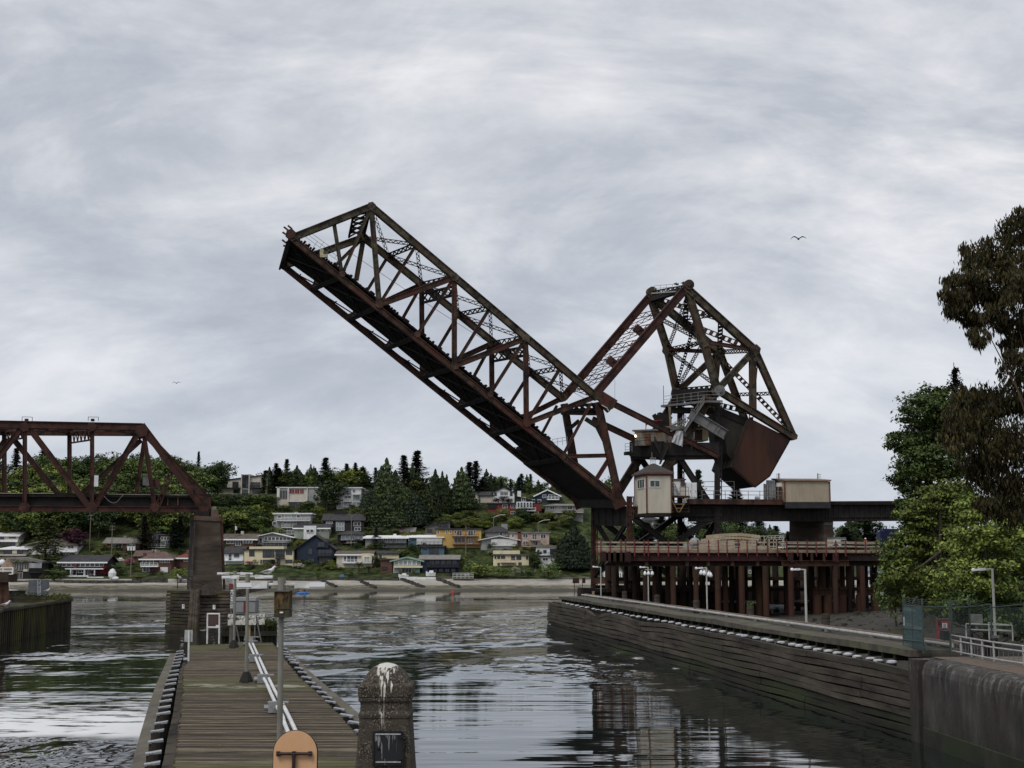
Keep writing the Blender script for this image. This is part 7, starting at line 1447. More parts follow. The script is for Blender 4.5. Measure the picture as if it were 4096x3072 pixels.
house(R5,725,1088,945,755,742,greyw,white_w,'flat','three storey blue grey house with long railed terraces',[(715,750,828,860),(830,900,762,790,0,gl_pale),(950,985,762,790),(820,950,825,850),(1000,1035,825,848),(830,910,890,915)]+[(765,800,768,795)],wfr,9,[(755,1088,815,ltgrey),(810,955,880,ltgrey),(690,950,945,ltgrey)],[(905,945,728,775,greyw)])
house(R5,1205,1612,935,818,752,darkw,rf_dark,'side','long dark brown house with wide black roof and tall white panes',[(1240,1303,827,875,0,gl_pale),(1338,1418,832,870,0,gl_pale),(1338,1418,878,915,0,gl_pale),(1512,1580,832,868),(1520,1580,885,915)],wfr,10,(),[(1302,1425,722,770,darkw)])
house(R5,925,1268,1000,893,852,sage,rf_dark,'side','sage green house with a white stepped central bay',[(1050,1082,905,932,1.2),(1088,1120,905,932,1.2),(1148,1180,905,932),(1225,1255,905,915)],wfr,9,(),(),[(1022,1145,868,1000,white_w,1.0)],.5,3,0,'house','house',wfr)
house(R5,1352,1608,1060,952,915,blackb,rf_dark,'hip','small dark bungalow with glowing white window wall below the utility pole',grid(1385,1600,962,1005,5,.15,0,gl_pale),wfr,8,[(1380,1605,1012,dfr)])
house(R5,228,548,1100,1003,950,brick,rf_brown,'side','brick bungalow with a wide tan roof and gabled porch next to the pier',W((260,335,1012,1042),(350,402,1012,1060),(430,520,1008,1040,1.2)),wfr,9,[(425,530,1070,brick)],[(378,405,918,965,beigew)],[(422,530,1040,1095,brick,1.0)],.7,3,0,'house','house',wfr)
house(R5,525,898,1065,978,940,greyw,rf_white,'front','low glass fronted house under a broad shallow white gable',grid(630,890,980,1010,7,.1)+grid(540,620,990,1040,2,.2),wfr,9,[(620,890,1030,greyw),(620,860,1065,greyw)],(),(),.9)
house(R5,236,425,1250,1140,1075,white_w,rf_dark,'side','small white cottage with a charcoal roof and timber balcony by the pier',W((285,308,1150,1205),(335,385,1150,1178)),dfr,8,[(240,425,1208,white_w)])
house(R5,432,915,1258,1108,1096,cream,rf_dark,'flat','pale yellow flat roofed house with dark picture windows above the lawn',[(485,535,1108,1165),(617,730,1106,1178),(742,832,1108,1175),(845,905,1106,1150),(617,735,1203,1238),(842,908,1203,1232),(756,788,1200,1250),(595,607,1205,1238)],dfr,10,[(740,835,1182,dfr)],(),[(480,820,1072,1098,cream,-.8)])
house(R5,948,1312,1242,1095,962,navyw,rf_dark,'front','navy blue gabled house with tall windows and stacked balconies',W((1062,1105,1088,1150),(1162,1228,1028,1075,.6),(1162,1300,1100,1165),(1168,1300,1185,1240),(1060,1125,1188,1230)),dfr,10,[(1148,1335,1172,dfr)],[(1085,1122,970,1020,darkw)],[(1140,1265,1020,1085,navyw,.5)],.7)
house(R5,1342,1690,1288,1152,1118,beigew,rf_brown,'side','beige clapboard bungalow with a gabled right end and white railed deck',W((1412,1440,1168,1215),(1445,1550,1165,1222),(1618,1668,1172,1215,1.0,gl_pale)),wfr,9,[(1405,1605,1228,wfr),(1605,1690,1228,wfr)],(),[(1590,1690,1140,1225,cream,.9)],.6,3,0,'house','house',wfr)
house(R5,1748,1955,1195,1143,1118,cream,rf_dark,'side','small cream garage with a dark roof above the mint green house',W((1760,1790,1150,1190)),wfr,7,(),[(1880,1915,1152,1195,brick)],(),.5,3,0,'garage','garage')
house(R5,1775,1900,1335,1205,1190,brick,rf_dark,'flat','brick wing at the left of the mint green house',W((1790,1840,1275,1300)),dfr,9,cat='house wing',name='house_wing')
house(R5,1890,2180,1335,1208,1178,mint,rf_grey,'front','mint green waterfront house with curtained windows under a low gable',grid(1910,2170,1212,1252,6,.1,0,gl_pale)+grid(1900,1980,1285,1325,2,.2,0,gl_pale)+[(1985,2080,1285,1330)],wfr,9,(),(),[(1910,2190,1262,1280,cream,1.6)],.8,3,0,'house','house',mint)
house(R5,1705,2105,972,932,886,taupe,rf_grey,'side','long low house with a weathered grey roof behind the red maple',W((2010,2050,935,960),(1760,1800,940,965)),wfr,9,(),(),[(2000,2060,912,970,taupe,.8)])
house(R5,1625,2030,1088,987,966,greyw,rf_white,'side','long white edged rambler with a railed balcony between round shrubs',[(1805,1845,988,1018),(1870,1890,988,1018),(1930,1980,988,1025,0,gl_pale),(1985,2020,988,1025,0,gl_pale),(1805,1840,1050,1078)],wfr,9,[(1775,2030,1038,dfr)],[(1890,1920,945,975,white_w)],(),.8,3,0,'house','house',wfr)
house(R6,325,662,1090,985,962,bluew,rf_white,'side','pale blue grey rambler with a bright white roof left of the yellow flats',W((330,345,995,1010),(470,522,997,1032),(598,635,997,1030,0,gl_pale)),wfr,8,[(420,665,1050,dfr)],[(365,400,945,1050,brick)],[(410,660,985,1055,ltgrey,.5)],.7)
house(R6,602,1040,1092,905,893,yell,rf_dark,'flat','mustard yellow apartment house with two decks of timber balconies',[(612,630,915,950),(695,708,912,945),(735,748,912,945),(805,855,915,965,0),(780,800,915,940),(915,965,915,965),(970,990,915,940),(778,885,985,1030),(918,965,1000,1042,0,gl_pale)],wfr,10,[(760,1020,970,brick),(765,1045,1048,brick)])
house(R6,495,735,965,885,822,taupe,rf_dark,'shedr','dark house with a steep wedge roof behind the yellow flats',grid(620,720,850,880,4,.2)+[(510,560,905,930)],dfr,9,(),[(578,585,800,850,blackb)])
house(R6,450,678,1172,1078,1062,bluew,rf_dark,'flat','steel blue box house with one big dark window',W((535,622,1085,1160),(470,510,1075,1100)),dfr,8)
house(R6,442,822,1335,1200,1160,navyw,rf_grey,'side','navy waterfront house with a long grey roof and a railed party deck',grid(530,810,1210,1250,5,.2)+grid(560,800,1290,1325,4,.3),dfr,9,[(510,845,1270,dfr)])
house(R6,1040,1405,1105,1003,972,greyw,rf_white,'front','grey house under a broad shallow white gable beside the pink flats',[(1145,1220,1008,1042),(1228,1260,1008,1042,0,gl_pale),(1298,1375,1006,1032),(1298,1330,1072,1095)],wfr,9,[(1140,1385,1060,ltgrey)],(),[(1140,1395,1000,1100,ltgrey,.5)],.9)
house(R6,1085,1318,975,928,870,greyw,rf_dark,'hip','grey hip roofed house with a broad chimney and skylights',W((1222,1255,935,962),(1270,1290,935,960)),wfr,9,(),[(1242,1302,848,920,greyw)])
house(R6,1322,1712,1095,940,928,pinkw,rf_grey,'flat','pink stucco flats with a brick chimney and white framed windows',[(1345,1365,950,980),(1455,1502,950,985),(1545,1590,952,1002),(1628,1678,952,990),(1455,1502,1020,1055),(1545,1600,1018,1060)],wfr,9,[(1520,1620,1005,pinkw),(1440,1560,1068,pinkw)],[(1402,1435,908,940,brick)],[(1402,1435,910,1070,brick,.5)])
house(R6,1582,1800,1165,1075,1062,white_w,rf_grey,'flat','white modern house with dark roof deck right of the cream house',W((1597,1615,1105,1130),(1655,1685,1108,1135),(1720,1780,1095,1150)),dfr,8,[(1700,1790,1158,dfr)])
house(R6,1630,1842,1288,1172,1160,ltgrey,rf_dark,'flat','pale lower storey block with big dark panes below the white modern house',W((1770,1825,1180,1215),(1795,1830,1240,1280),(1650,1700,1185,1210)),wfr,8)
house(R6,1162,1512,1265,1158,1145,cream,rf_brown,'flat','cream two storey house with a pinkish balcony above the hedge',W((1178,1190,1165,1190),(1205,1228,1165,1190),(1240,1278,1165,1190),(1340,1375,1165,1200),(1390,1435,1165,1198),(1485,1505,1168,1195),(1205,1225,1235,1255),(1410,1440,1230,1260)),dfr,9,[(1235,1382,1225,pinkw)],[(1345,1368,1112,1150,brick)],[(1160,1425,1110,1145,cream,-1.5)])
ZB=reg(0,2030,.217);ZC=reg(400,2030,.217)
house(ZB,-60,335,720,530,450,beigew,rf_white,'side','tiered cream house with pale metal roofs at the far left',W((-10,75,525,590),(170,290,530,565),(0,280,645,705)),dfr,10,(),(),[(-60,350,595,635,rf_white,1.2)])
house(ZB,-60,500,900,765,710,taupe,rf_white,'hip','broad pale metal roofed lower wing at the far left',W((70,220,785,850),(330,420,785,850)),dfr,10,(),(),[(230,320,790,850,beigew,.3),(-60,500,860,890,beigew,1.4)],cat='house wing',name='house_wing')
hh_=house(ZB,-60,800,1320,1030,1010,blackb,rf_dark,'flat','dark boathouse with a curved trussed roof at the left waterline',grid(70,540,1035,1160,5,.08)+[(230,420,1200,1300)],beigew,9,[(540,770,1190,dfr)],(),[(435,530,1135,1180,beigew,.3)],name='boathouse',cat='boathouse')
Yb_=hh_.location.y;mb=MB();pv=None
for k in range(17):
 f=k/16;p=at(*ZB(-420+1200*f,1015-80*math.sin(math.pi*f)),Yb_-.8);q=at(*ZB(-420+1200*f,1012),Yb_-.8)
 if pv:mb.bar(pv,p,.3,.5,FN);mb.bar(pv if k%2 else p,q if k%2 else V((pv.x,pv.y,q.z)),.1,.16,FN);mb.prism([pv+V((0,0,.3)),p+V((0,0,.3)),p+V((0,9,.3)),pv+V((0,9,.3))],V((0,0,.15)))
 pv=p
part('arched_roof',mb,rf_grey,hh_);mb=MB();a,b=at(*ZB(540,1115),Yb_-2),at(*ZB(770,1115),Yb_-2);h_=at(*ZB(0,1025),Yb_).z-a.z;mb.span(a.x,b.x,Yb_-2.2,Yb_-2,a.z,a.z+h_);part('awning',mb,gl_pale,hh_)
house(ZB,445,1420,880,692,575,ltgrey,rf_brown,'hip','white house with a brown hipped roof and tall white chimney behind the cedar',W((640,800,700,770),(1250,1360,705,765),(1280,1370,835,870))+grid(1120,1270,835,870,3),wfr,10,[(1100,1415,810,wfr)],[(1365,1420,505,690,white_w)])
house(ZB,1110,1935,1262,1012,885,darkw,rf_dark,'side','long charcoal roofed house with white balcony and posts above the sea wall',grid(1140,1920,1020,1085,9,.1)+[(1340,1410,1150,1245),(1440,1570,1150,1200),(1620,1740,1150,1240)],wfr,11,(),(),[(1230,1930,1120,1140,white_w,1.7),(1320,1338,1140,1250,white_w,1.7),(1572,1590,1140,1250,white_w,1.7),(1760,1775,1140,1250,white_w,1.7),(1180,1660,1250,1275,white_w,2.2),(1650,1950,1275,1335,white_w,2.6),(1380,1432,1055,1112,redw,1.2)],.9,3,0,'house','house',wfr)
house(ZC,70,740,785,665,562,brick,rf_grey,'side','brown brick house with a weathered shingle roof below the trees',W((75,115,675,735),(215,410,672,740),(500,650,672,740)),wfr,9,[(480,720,765,darkw)],[(370,430,515,580,rf_grey)])
house(ZC,690,1100,720,560,450,taupe,taupe,'shedr','grey modern house with a white framed tall window between two conifers',W((968,1052,500,590),(940,1060,610,700)),wfr,9,[(920,1110,595,dfr)])
house(ZC,1085,1290,720,508,495,taupe,taupe,'flat','boxy grey wing with a grid of white framed windows by the dark conifer',grid(1120,1280,545,595,3,.15)+grid(1120,1290,615,705,2,.12),wfr,9,[(900,1300,730,ltgrey)],cat='house wing',name='house_wing')
house(ZC,760,1310,1195,955,812,brick,rf_mauve,'hip','brick house with white balcony and a white garage door by the driveway',W((780,990,965,1050),(1105,1195,962,1015),(1200,1285,962,1015),(790,910,1095,1180)),wfr,10,[(770,1090,1080,wfr)],[(722,770,835,950,brick)],[(1110,1255,1100,1200,white_w,.15),(770,1095,1070,1082,white_w,1.5)],.8,3,0,'house','house',wfr)
house(ZC,625,900,1000,905,800,brick,rf_mauve,'side','older mauve roofed brick wing left of the white balcony house',(),wfr,8,cat='house wing',name='house_wing')
house(ZC,1370,1760,1110,935,850,brick,rf_red,'hip','red roofed brick house tucked against the concrete pier',W((1548,1655,940,995)),wfr,9,(),(),(),.8,3,0,'house','house',wfr)
house(ZC,1480,1760,900,835,770,brick,rf_red,'hip','second red roof rising behind the red roofed brick house',(),wfr,8)
house(Q3,925,1400,680,540,480,ltgrey,rf_dark,'hip','pale grey house seen under the control booth',W((1130,1175,545,600),),dfr,9,(),(),[(1230,1400,575,680,beigew,.2)])
house(Q3,950,1150,900,820,745,white_w,rf_brown,'front','white gabled house with a brick chimney seen through the tower bracing',(),wfr,8,(),[(1005,1045,825,905,brick)])
house(Q3,1330,1620,960,830,745,greyw,rf_grey,'front','grey gabled house with a tall glazed front seen through the tower bracing',[(1410,1545,790,870,0,gl_pale)],wfr,8)
house(Q3,830,1110,960,900,850,darkw,rf_dark,'side','low dark house behind the red trestle railing',W((1110,1200,960,985)),wfr,8)
house(Q4,1760,1900,880,830,772,brick,rf_brown,'front','brown gabled roof with white edges nearest the truck',(),wfr,8,(),(),(),.5,3,0,'house','house',wfr)
house(Q4,1890,2140,880,830,770,brick,rf_brown,'side','long brown roofed house with a front gable at the trees edge',W((1990,2090,870,900)),wfr,8)
house(Q4,1930,2160,1370,1210,1140,white_w,mat('roof_blue',(.10,.16,.22),(.16,.23,.30),.8,.6),'front','white boathouse with a blue metal roof seen under the trestle',grid(1935,2050,1250,1330,4,.2),wfr,8,(),(),(),.5,3,0,'boathouse','boathouse')
house(Q3,330,460,1560,1400,1360,ltgrey,rf_grey,'front','white waterside house seen between the left trestle piles',grid(345,450,1400,1500,3),wfr,7)
house(Q3,545,660,1570,1440,1400,white_w,rf_grey,'front','small white waterside cabin seen between the trestle piles',grid(560,640,1470,1550,3),wfr,6)
house(Q4,500,650,1210,1130,1120,taupe,rf_dark,'flat','dark low house seen between the middle trestle piles',W((570,620,1170,1200)),wfr,7)
def strip(rg,x0,x1,yb,yt,m,label,th=.6,cat='sea wall',name='sea_wall'):
 c=ground(rg((x0+x1)/2,yb));mb=MB();a,b=at(*rg(x0,yb),c.y),at(*rg(x1,yb),c.y);zt=at(*rg(x0,yt),c.y).z;n=max(1,int((b.x-a.x)/2.5))
 for i in range(n):x=a.x+(b.x-a.x)*i/n;mb.span(x+.03,x+(b.x-a.x)/n,c.y-th/2+rnd.uniform(-.05,.05),c.y+th/2,a.z-.8,zt+rnd.uniform(-.08,.08))
 return single(name,mb,m,label,cat)
rockw=mat('sea_wall_rock',(.025,.023,.020),(.085,.078,.068),1.2,.95,0,.8,2.5,lo=.35,hi=.65)
strip(ZC,590,1245,1385,1305,rockw,'dark sea wall below the brick house with the garage');strip(ZB,1180,2600,1400,1340,rockw,'grey sea wall below the charcoal roofed house');strip(ZB,200,580,1380,1350,rockw,'low dark sea wall in front of the curved roof boathouse');strip(R5,380,1200,1408,1388,rockw,'long low rock wall below the lawns beside the pier');strip(R5,1200,1960,1405,1385,rockw,'low dark wall along the beach under the beige bungalow')
strip(R6,240,600,1392,1372,white_w,'white boat deck wall on the beach',2.5);strip(R6,600,960,1385,1365,taupe,'dark timber bulkhead beside the boat dock');strip(R6,1830,2110,1395,1372,taupe,'low wall at the right end of the far beach')
for i,(rg,a,b)in enumerate(((R6,(250,1395),(470,1480)),(R6,(590,1390),(830,1480)),(R5,(1560,1408),(1725,1488)),(R5,(1980,1400),(2190,1480)),(R5,(1200,1415),(1340,1478)),(R5,(820,1440),(970,1490)))):
 mb=MB();p,q=ground(rg(*a)),ground(rg(*b));n=14
 for k in range(n):c=p.lerp(q,(k+.5)/n);mb.box(c+V((rnd.uniform(-.2,.2),0,.2)),((q-p).length/n*1.2,.9,.7+rnd.uniform(-.2,.3)),Matrix.Rotation(math.atan2(q.y-p.y,q.x-p.x),3,'Z'))
 single('groyne',mb,rockw,('dark groyne running down the beach below the white boat deck','double dark boat ramp running to the red buoy','rocky groyne under the beige bungalow','thin dark groyne under the mint green house','short rocky groyne behind the nearest pier lamp','short dark ramp behind the wooden lamp box')[i],'groyne')
dock=thing('boat_dock','small railed timber boat dock standing on the beach','dock',ground(R6(840,1410)));Yd=ground(R6(840,1395)).y-3
mb=MB();a,b=at(*R6(765,1385),Yd),at(*R6(965,1385),Yd);mb.span(a.x,b.x,Yd,Yd+4,a.z-.3,a.z);part('deck',mb,taupe,dock);mb=MB();railing(mb,[a,b],1.6,(1.6,1.1,.55),.12,1.2);part('railing',mb,ltgrey,dock)
for x_ in(790,850,885):mb=MB();p=at(*R6(x_,1385),Yd+1);mb.tube([V((p.x,p.y,gz(p.x,p.y)-1)),p],.35,8);part('pile',mb,blackb,dock)
def blob_boat(rg,x0,x1,yb,yt,m,label,name='boat',cat='boat'):
 c=ground(rg((x0+x1)/2,yb));a,b=at(*rg(x0,yb),c.y),at(*rg(x1,yb),c.y);h=at(*rg(x0,yt),c.y).z-a.z;t=thing(name,label,cat,c);L=b.x-a.x;mb=MB();z=c.z
 st=[(0,.05,.9),(.15,.55,.75),(.5,1,.6),(.85,.95,.62),(1,.8,.65)];W2=L*.16
 for(f,w_,zz),(g,w2,z2)in zip(st[:-1],st[1:]):
  r=lambda f,w_,zz:[V((a.x+L*f,c.y-W2*w_,z+h*zz)),V((a.x+L*f,c.y-W2*w_*.5,z+.05)),V((a.x+L*f,c.y+W2*w_*.5,z+.05)),V((a.x+L*f,c.y+W2*w_,z+h*zz))];mb.loft(r(f,w_,zz),r(g,w2,z2))
 part('hull',mb,m,t);mb=MB();mb.loft([V((a.x+L*.3,c.y-W2*.8,z+h*.6)),V((a.x+L*.8,c.y-W2*.8,z+h*.6)),V((a.x+L*.8,c.y+W2*.8,z+h*.6)),V((a.x+L*.3,c.y+W2*.8,z+h*.6))],[V((a.x+L*.4,c.y-W2*.5,z+h)),V((a.x+L*.75,c.y-W2*.5,z+h)),V((a.x+L*.75,c.y+W2*.5,z+h)),V((a.x+L*.4,c.y+W2*.5,z+h))]);part('cover',mb,m,t)
blob_boat(R6,500,595,1365,1308,white_w,'shrink wrapped white boat parked on the beach deck');blob_boat(R6,230,330,1378,1340,white_w,'white dinghy lying at the left end of the beach deck');blob_boat(R6,880,960,1362,1338,ltgrey,'small pale skiff hung at the boat dock');blob_boat(ZB,1180,1365,1375,1345,ltgrey,'grey rowing boat resting on the sea wall');blob_boat(R5,1375,1420,1378,1350,PM('tarp_blue',(.12,.22,.42)),'small blue covered boat on the lawn');blob_boat(ZC,295,445,995,930,ltgrey,'silver car under a cover parked on the street','parked_car','car')
sbm=MB();c=ground(ZC(215,1320));a=at(*ZC(215,1320),c.y-1);t_p=at(*ZC(238,1125),c.y-1);d=t_p-a
sbm.tube([a,a+d*.25,a+d*.6,a+d*.9,t_p],[.5,1.1,1.2,.7,.1],10);single('surfboard',sbm,white_w,'upright white board leaning by the sea wall','surfboard');sbm=MB();a=at(*ZC(215,1303),c.y-1.5);b=at(*ZC(345,1303),c.y-1.5);sbm.tube([a,a.lerp(b,.2),a.lerp(b,.8),b],[.1,.5,.5,.1],10);single('paddle_board',sbm,white_w,'white paddle board lying on the sea wall','paddle board')
ky=thing('kayak','bright blue double kayak paddled near the far beach','kayak',atz(*R5(1010,1537),0));kp,kq=atz(*R5(942,1533),.1),atz(*R5(1078,1530),.1);mb=MB();mb.tube([kp,kp.lerp(kq,.25),kp.lerp(kq,.5),kp.lerp(kq,.75),kq],[.05,.38,.42,.38,.05],10);part('hull',mb,PM('kayak_blue',(.08,.20,.48)),ky)
for f,lb,m in((.36,'bare armed paddler at the front of the blue kayak',PM('skin',(.35,.2,.15))),(.62,'dark dressed paddler at the back of the blue kayak',PM('dark_cloth',(.03,.03,.04)))):
 c=kp.lerp(kq,f)+V((0,0,.25));pr=thing('person',lb,'person',c,'kayakers');j=[((0,0,0),.16,.13),((0,0,.3),.16,.12),((0,0,.52),.17,.12),((0,0,.64),.06),((.02,0,.78),.10),((.02,0,.88),.075),((.2,-.05,.5),.06),((.34,-.15,.3),.045),((.5,-.1,.38),.035),((-.2,-.05,.5),.06),((-.3,-.18,.28),.045),((-.1,-.3,.34),.035),((.25,0,.02),.09),((.6,0,.08),.06)]
 skin_person('body',j,[(0,1),(1,2),(2,3),(3,4),(4,5),(2,6),(6,7),(7,8),(2,9),(9,10),(10,11),(0,12),(12,13)],m,pr)
by=thing('channel_buoy','red conical channel buoy floating near the far beach','buoy',atz(*R6(764,1525),0));c=atz(*R6(764,1525),0);redb=PM('buoy_red',(.40,.06,.06));mb=MB();mb.lathe([(.45,-.2),(.48,.18),(.42,.26),(.3,.28)],c,14);part('float',mb,redb,by);mb=MB();mb.lathe([(.3,.28),(.2,.8),(.22,.82),(.05,1.05)],c,8);part('tower',mb,redb,by)
wood_pole=PM('pole',(.16,.14,.12))
for rg,x,yb,yt,arm,lb in((ZB,1650,800,130,80,'tall utility pole with double crossarms before the purple tree'),(ZB,2050,960,330,75,'utility pole with a street lamp beside the brick house'),(ZC,565,1280,660,70,'utility pole carrying three white transformers'),(R5,342,1080,845,0,'short utility pole with transformer right of the pier'),(R5,1485,1080,760,0,'utility pole in front of the small dark bungalow'),(R6,893,1160,870,0,'pale utility pole in front of the yellow flats'),(R6,1165,930,785,0,'pole with a curved street lamp arm above the grey hip roof'),(R5,872,490,370,0,'ridge utility pole with a transformer above the flat roofed house'),(R6,1605,930,835,0,'thin lamp pole above the pink flats')):
 c=ground(rg(x,yb));t_p=at(*rg(x,yt),c.y);u_=thing('utility_pole',lb,'utility pole',c,'utility poles on the far shore');mb=MB();mb.tube([c-V((0,0,1)),V((c.x,c.y,t_p.z))],.17,7,.12);part('pole',mb,wood_pole,u_)
 if arm:
  for k in(0,.1):z=t_p.z-(t_p.z-c.z)*k-.3;w_=abs(at(*rg(x+arm,yt),c.y).x-c.x);mb=MB();mb.bar(V((c.x-w_,c.y,z)),V((c.x+w_,c.y,z)),.14,.16);part('crossarm',mb,wood_pole,u_)
 elif 'lamp' in lb:mb=MB();mb.tube([V((c.x,c.y,t_p.z)),V((c.x+2,c.y,t_p.z+.8)),V((c.x+4,c.y,t_p.z+.9))],.09,6);part('lamp_arm',mb,ltgrey,u_)
 if 'transformer' in lb:
  for k in((-.9,0,.9)if 'three' in lb else(.35,)):mb=MB();mb.tube([V((c.x+k,c.y-.3,t_p.z-2.2)),V((c.x+k,c.y-.3,t_p.z-.9))],.34,9);part('transformer',mb,white_w,u_)
LM={}
def leaf_mat(name,c,var=.45,hue=(1.25,1.1,.8)):
 if name in LM:return LM[name]
 m=bpy.data.materials.new('foliage_'+name);m.use_nodes=True;LM[name]=m;global t_;t_=m.node_tree;b=t_.nodes['Principled BSDF'];b.inputs['Roughness'].default_value=.65;b.inputs['Specular IOR Level'].default_value=.15
 g=N('ShaderNodeNewGeometry');lo=tuple(x*(1-var)for x in c);hi=tuple(min(.9,x*(1+var)*h)for x,h in zip(c,hue));a=vramp(g.outputs['Random Per Island'],[(0,lo),(.55,c),(1,hi)])
 ob=N('ShaderNodeObjectInfo');tn=N('ShaderNodeTexCoord');nn_=N('ShaderNodeTexNoise');Lk(tn.outputs['Object'],nn_.inputs[0]);nn_.inputs['Scale'].default_value=.55 if 'near' not in name else .9;nn_.inputs['Detail'].default_value=3
 k=mth('ADD',mth('MULTIPLY',ob.outputs['Random'],.5),mth('ADD',.25,mth('MULTIPLY',nn_.outputs[0],1.0)));sc_=N('ShaderNodeVectorMath',operation='SCALE');Lk(a,sc_.inputs[0]);Lk(k,sc_.inputs['Scale']);Lk(sc_.outputs[0],b.inputs['Base Color'])
 b.inputs['Transmission Weight'].default_value=0;return m
bark=mat('bark',(.035,.028,.022),(.09,.075,.06),3,.95,0,.4,8,stretch=(1,1,.3));bark_r=mat('bark_red',(.06,.035,.025),(.15,.10,.075),2,.9,0,.3,6,stretch=(1,1,.3))
def rv(r):
 while True:
  v=V((r.uniform(-1,1),r.uniform(-1,1),r.uniform(-1,1)))
  if .05<v.length<1:return v.normalized()
def leaf(mb,r,c,s,n,el=1.0,droop=None):
 if droop is not None:u=(V((0,0,-1))+rv(r)*droop).normalized()
 else:u=n.orthogonal().normalized();u=(u*r.uniform(-1,1)+n.cross(u)*r.uniform(-1,1));u=u.normalized()if u.length>.01 else n.orthogonal().normalized()
 w=u.cross(n+rv(r)*.3);w=w.normalized()if w.length>.01 else u.orthogonal().normalized();a=u*s*el;b=w*s*r.uniform(.4,.75);i=len(mb.v)
 mb.v+=[c-a*.5,c+b*.5-a*.05,c+a*.6,c-b*.5+a*.05];mb.f.append((i,i+1,i+2,i+3));mb.mi.append(0)
def cloud_crown(mb,r,blobs,per,nsub,s,flat=.55,spread=.38,el=1.0,droop=None,up=.6):
 for c,R_ in blobs:
  c=V(c);ns=max(4,int(nsub))
  for k in range(ns):
   d=rv(r);d.z=d.z*.8+.12;sc_=c+V((d.x,d.y,d.z*.85))*R_*r.uniform(.55,1.0);rr=R_*spread*r.uniform(.7,1.3)
   for j in range(int(per)):
    q=V((r.gauss(0,.5),r.gauss(0,.5),r.gauss(0,.5)*flat))*rr
    if droop is not None:q.z-=abs(r.gauss(0,.6))*rr*.8
    n=(V((0,0,up))+d*.4+rv(r)*.7).normalized();leaf(mb,r,sc_+q,s*r.uniform(.6,1.35),n,el,droop)
def limbs(mb,r,base,top,rad,blobs,n=6):
 base=V(base);top=V(top);m_=base.lerp(top,.5)+V((r.uniform(-.3,.3),r.uniform(-.3,.3),0))*rad*4;mb.tube([base,m_,top],[rad,rad*.75,rad*.3],7)
 for c,R_ in blobs[:n]:p=base.lerp(top,r.uniform(.35,.75));c=V(c);mb.tube([p,p.lerp(c,.55)+V((0,0,-.1*R_)),c],[rad*.45,rad*.3,rad*.1],5)
PR={}
def proto(kind,seed):
 key=(kind,seed)
 if key in PR:return PR[key]
 r=random.Random(seed*77+len(kind));t=MB();c=MB()
 if kind=='broad':
  bl=[((r.uniform(-.26,.26),r.uniform(-.26,.26),r.uniform(.2,.8)),r.uniform(.14,.21))for _ in range(15)]+[((0,0,.62),.27),((0,0,.36),.25)]
  cloud_crown(c,r,bl,15,14,.048,.6);limbs(t,r,(0,0,-.03),(0,0,.75),.022,bl)
 elif kind=='shrub':
  bl=[((r.uniform(-.28,.28),r.uniform(-.28,.28),r.uniform(.25,.68)),r.uniform(.2,.3))for _ in range(7)];cloud_crown(c,r,bl,14,14,.06,.7);t.tube([(0,0,-.05),(0,0,.5)],.03,5)
 elif kind=='fir':
  t.tube([(0,0,-.02),(.01,0,.5),(0,0,1)],[.018,.012,.002],6)
  for k in range(38):
   z=.08+.90*k/38;L=.29*(1-z)*r.uniform(.6,1.3)+.012
   for q in range(8):
    a=r.uniform(0,6.28);d=V((math.cos(a),math.sin(a),0));
    if r.random()<.12:continue
    for j in range(10 if seed<9 else 24):f=(j+r.random())/(10 if seed<9 else 24);p=d*L*f+V((0,0,z-.10*L*f*2+.02*f));n=V((r.gauss(0,.35),r.gauss(0,.35),1)).normalized();leaf(c,r,p+rv(r)*.012,(.044 if seed<9 else .020)*(1.15-.5*f),n,1.1)
 elif kind=='cypress':
  t.tube([(0,0,-.02),(0,0,.8)],[.02,.005],6)
  for(x,y,h,w_)in((0,0,1,.2),(.09,.05,r.uniform(.6,.9),.16),(-.1,-.03,r.uniform(.65,.95),.16),(.02,-.1,r.uniform(.5,.85),.17),(-.05,.1,r.uniform(.4,.8),.17)):
   for k in range(1100):
    z=r.random()**.9;R_=w_*(1-z**2.1)*(.75+.25*math.sin(z*40+x*50));a=r.uniform(0,6.28);d=V((math.cos(a),math.sin(a),.5));leaf(c,r,V((x+math.cos(a)*R_*r.uniform(.6,1.05),y+math.sin(a)*R_*r.uniform(.6,1.05),.03+z*h*.95)),.036,(d+rv(r)*.5).normalized(),1.3,.35)
 elif kind=='cedar':
  t.tube([(0,0,-.02),(.02,0,.5),(0,0,.97)],[.03,.02,.004],7)
  for k in range(26):
   z=.18+.78*k/26;L=.40*(1-(z-.1)**2.0)*r.uniform(.55,1.1);
   for q in range(6):
    a=r.uniform(0,6.28);d=V((math.cos(a),math.sin(a),0));t.tube([V((0,0,z)),d*L*.9+V((0,0,z+.02))],[.006,.002],4)
    for j in range(34):f=r.random()**.6;w_=.09*(1.1-f);p=d*L*f+V((-d.y,d.x,0))*r.gauss(0,w_)+V((0,0,z+.03*f-.05*f*f+r.gauss(0,.006)));leaf(c,r,p,.046,V((r.gauss(0,.25),r.gauss(0,.25),1)).normalized(),1.2)
 elif kind=='palm':
  t.tube([(0,0,-.02),(.02,0,.6)],[.05,.035],7)
  for k in range(34):
   a=r.uniform(0,6.28);e=r.uniform(-.5,1.1);d=V((math.cos(a)*math.cos(e),math.sin(a)*math.cos(e),math.sin(e)))
   for j in range(7):f=(j+1)/7;p=V((.02,0,.62))+d*.36*f-V((0,0,.16*f*f));leaf(c,r,p,.10,(V((0,0,1))+rv(r)*.4).normalized(),1.6)
 PR[key]=(t,c);return PR[key]
PMESH={}
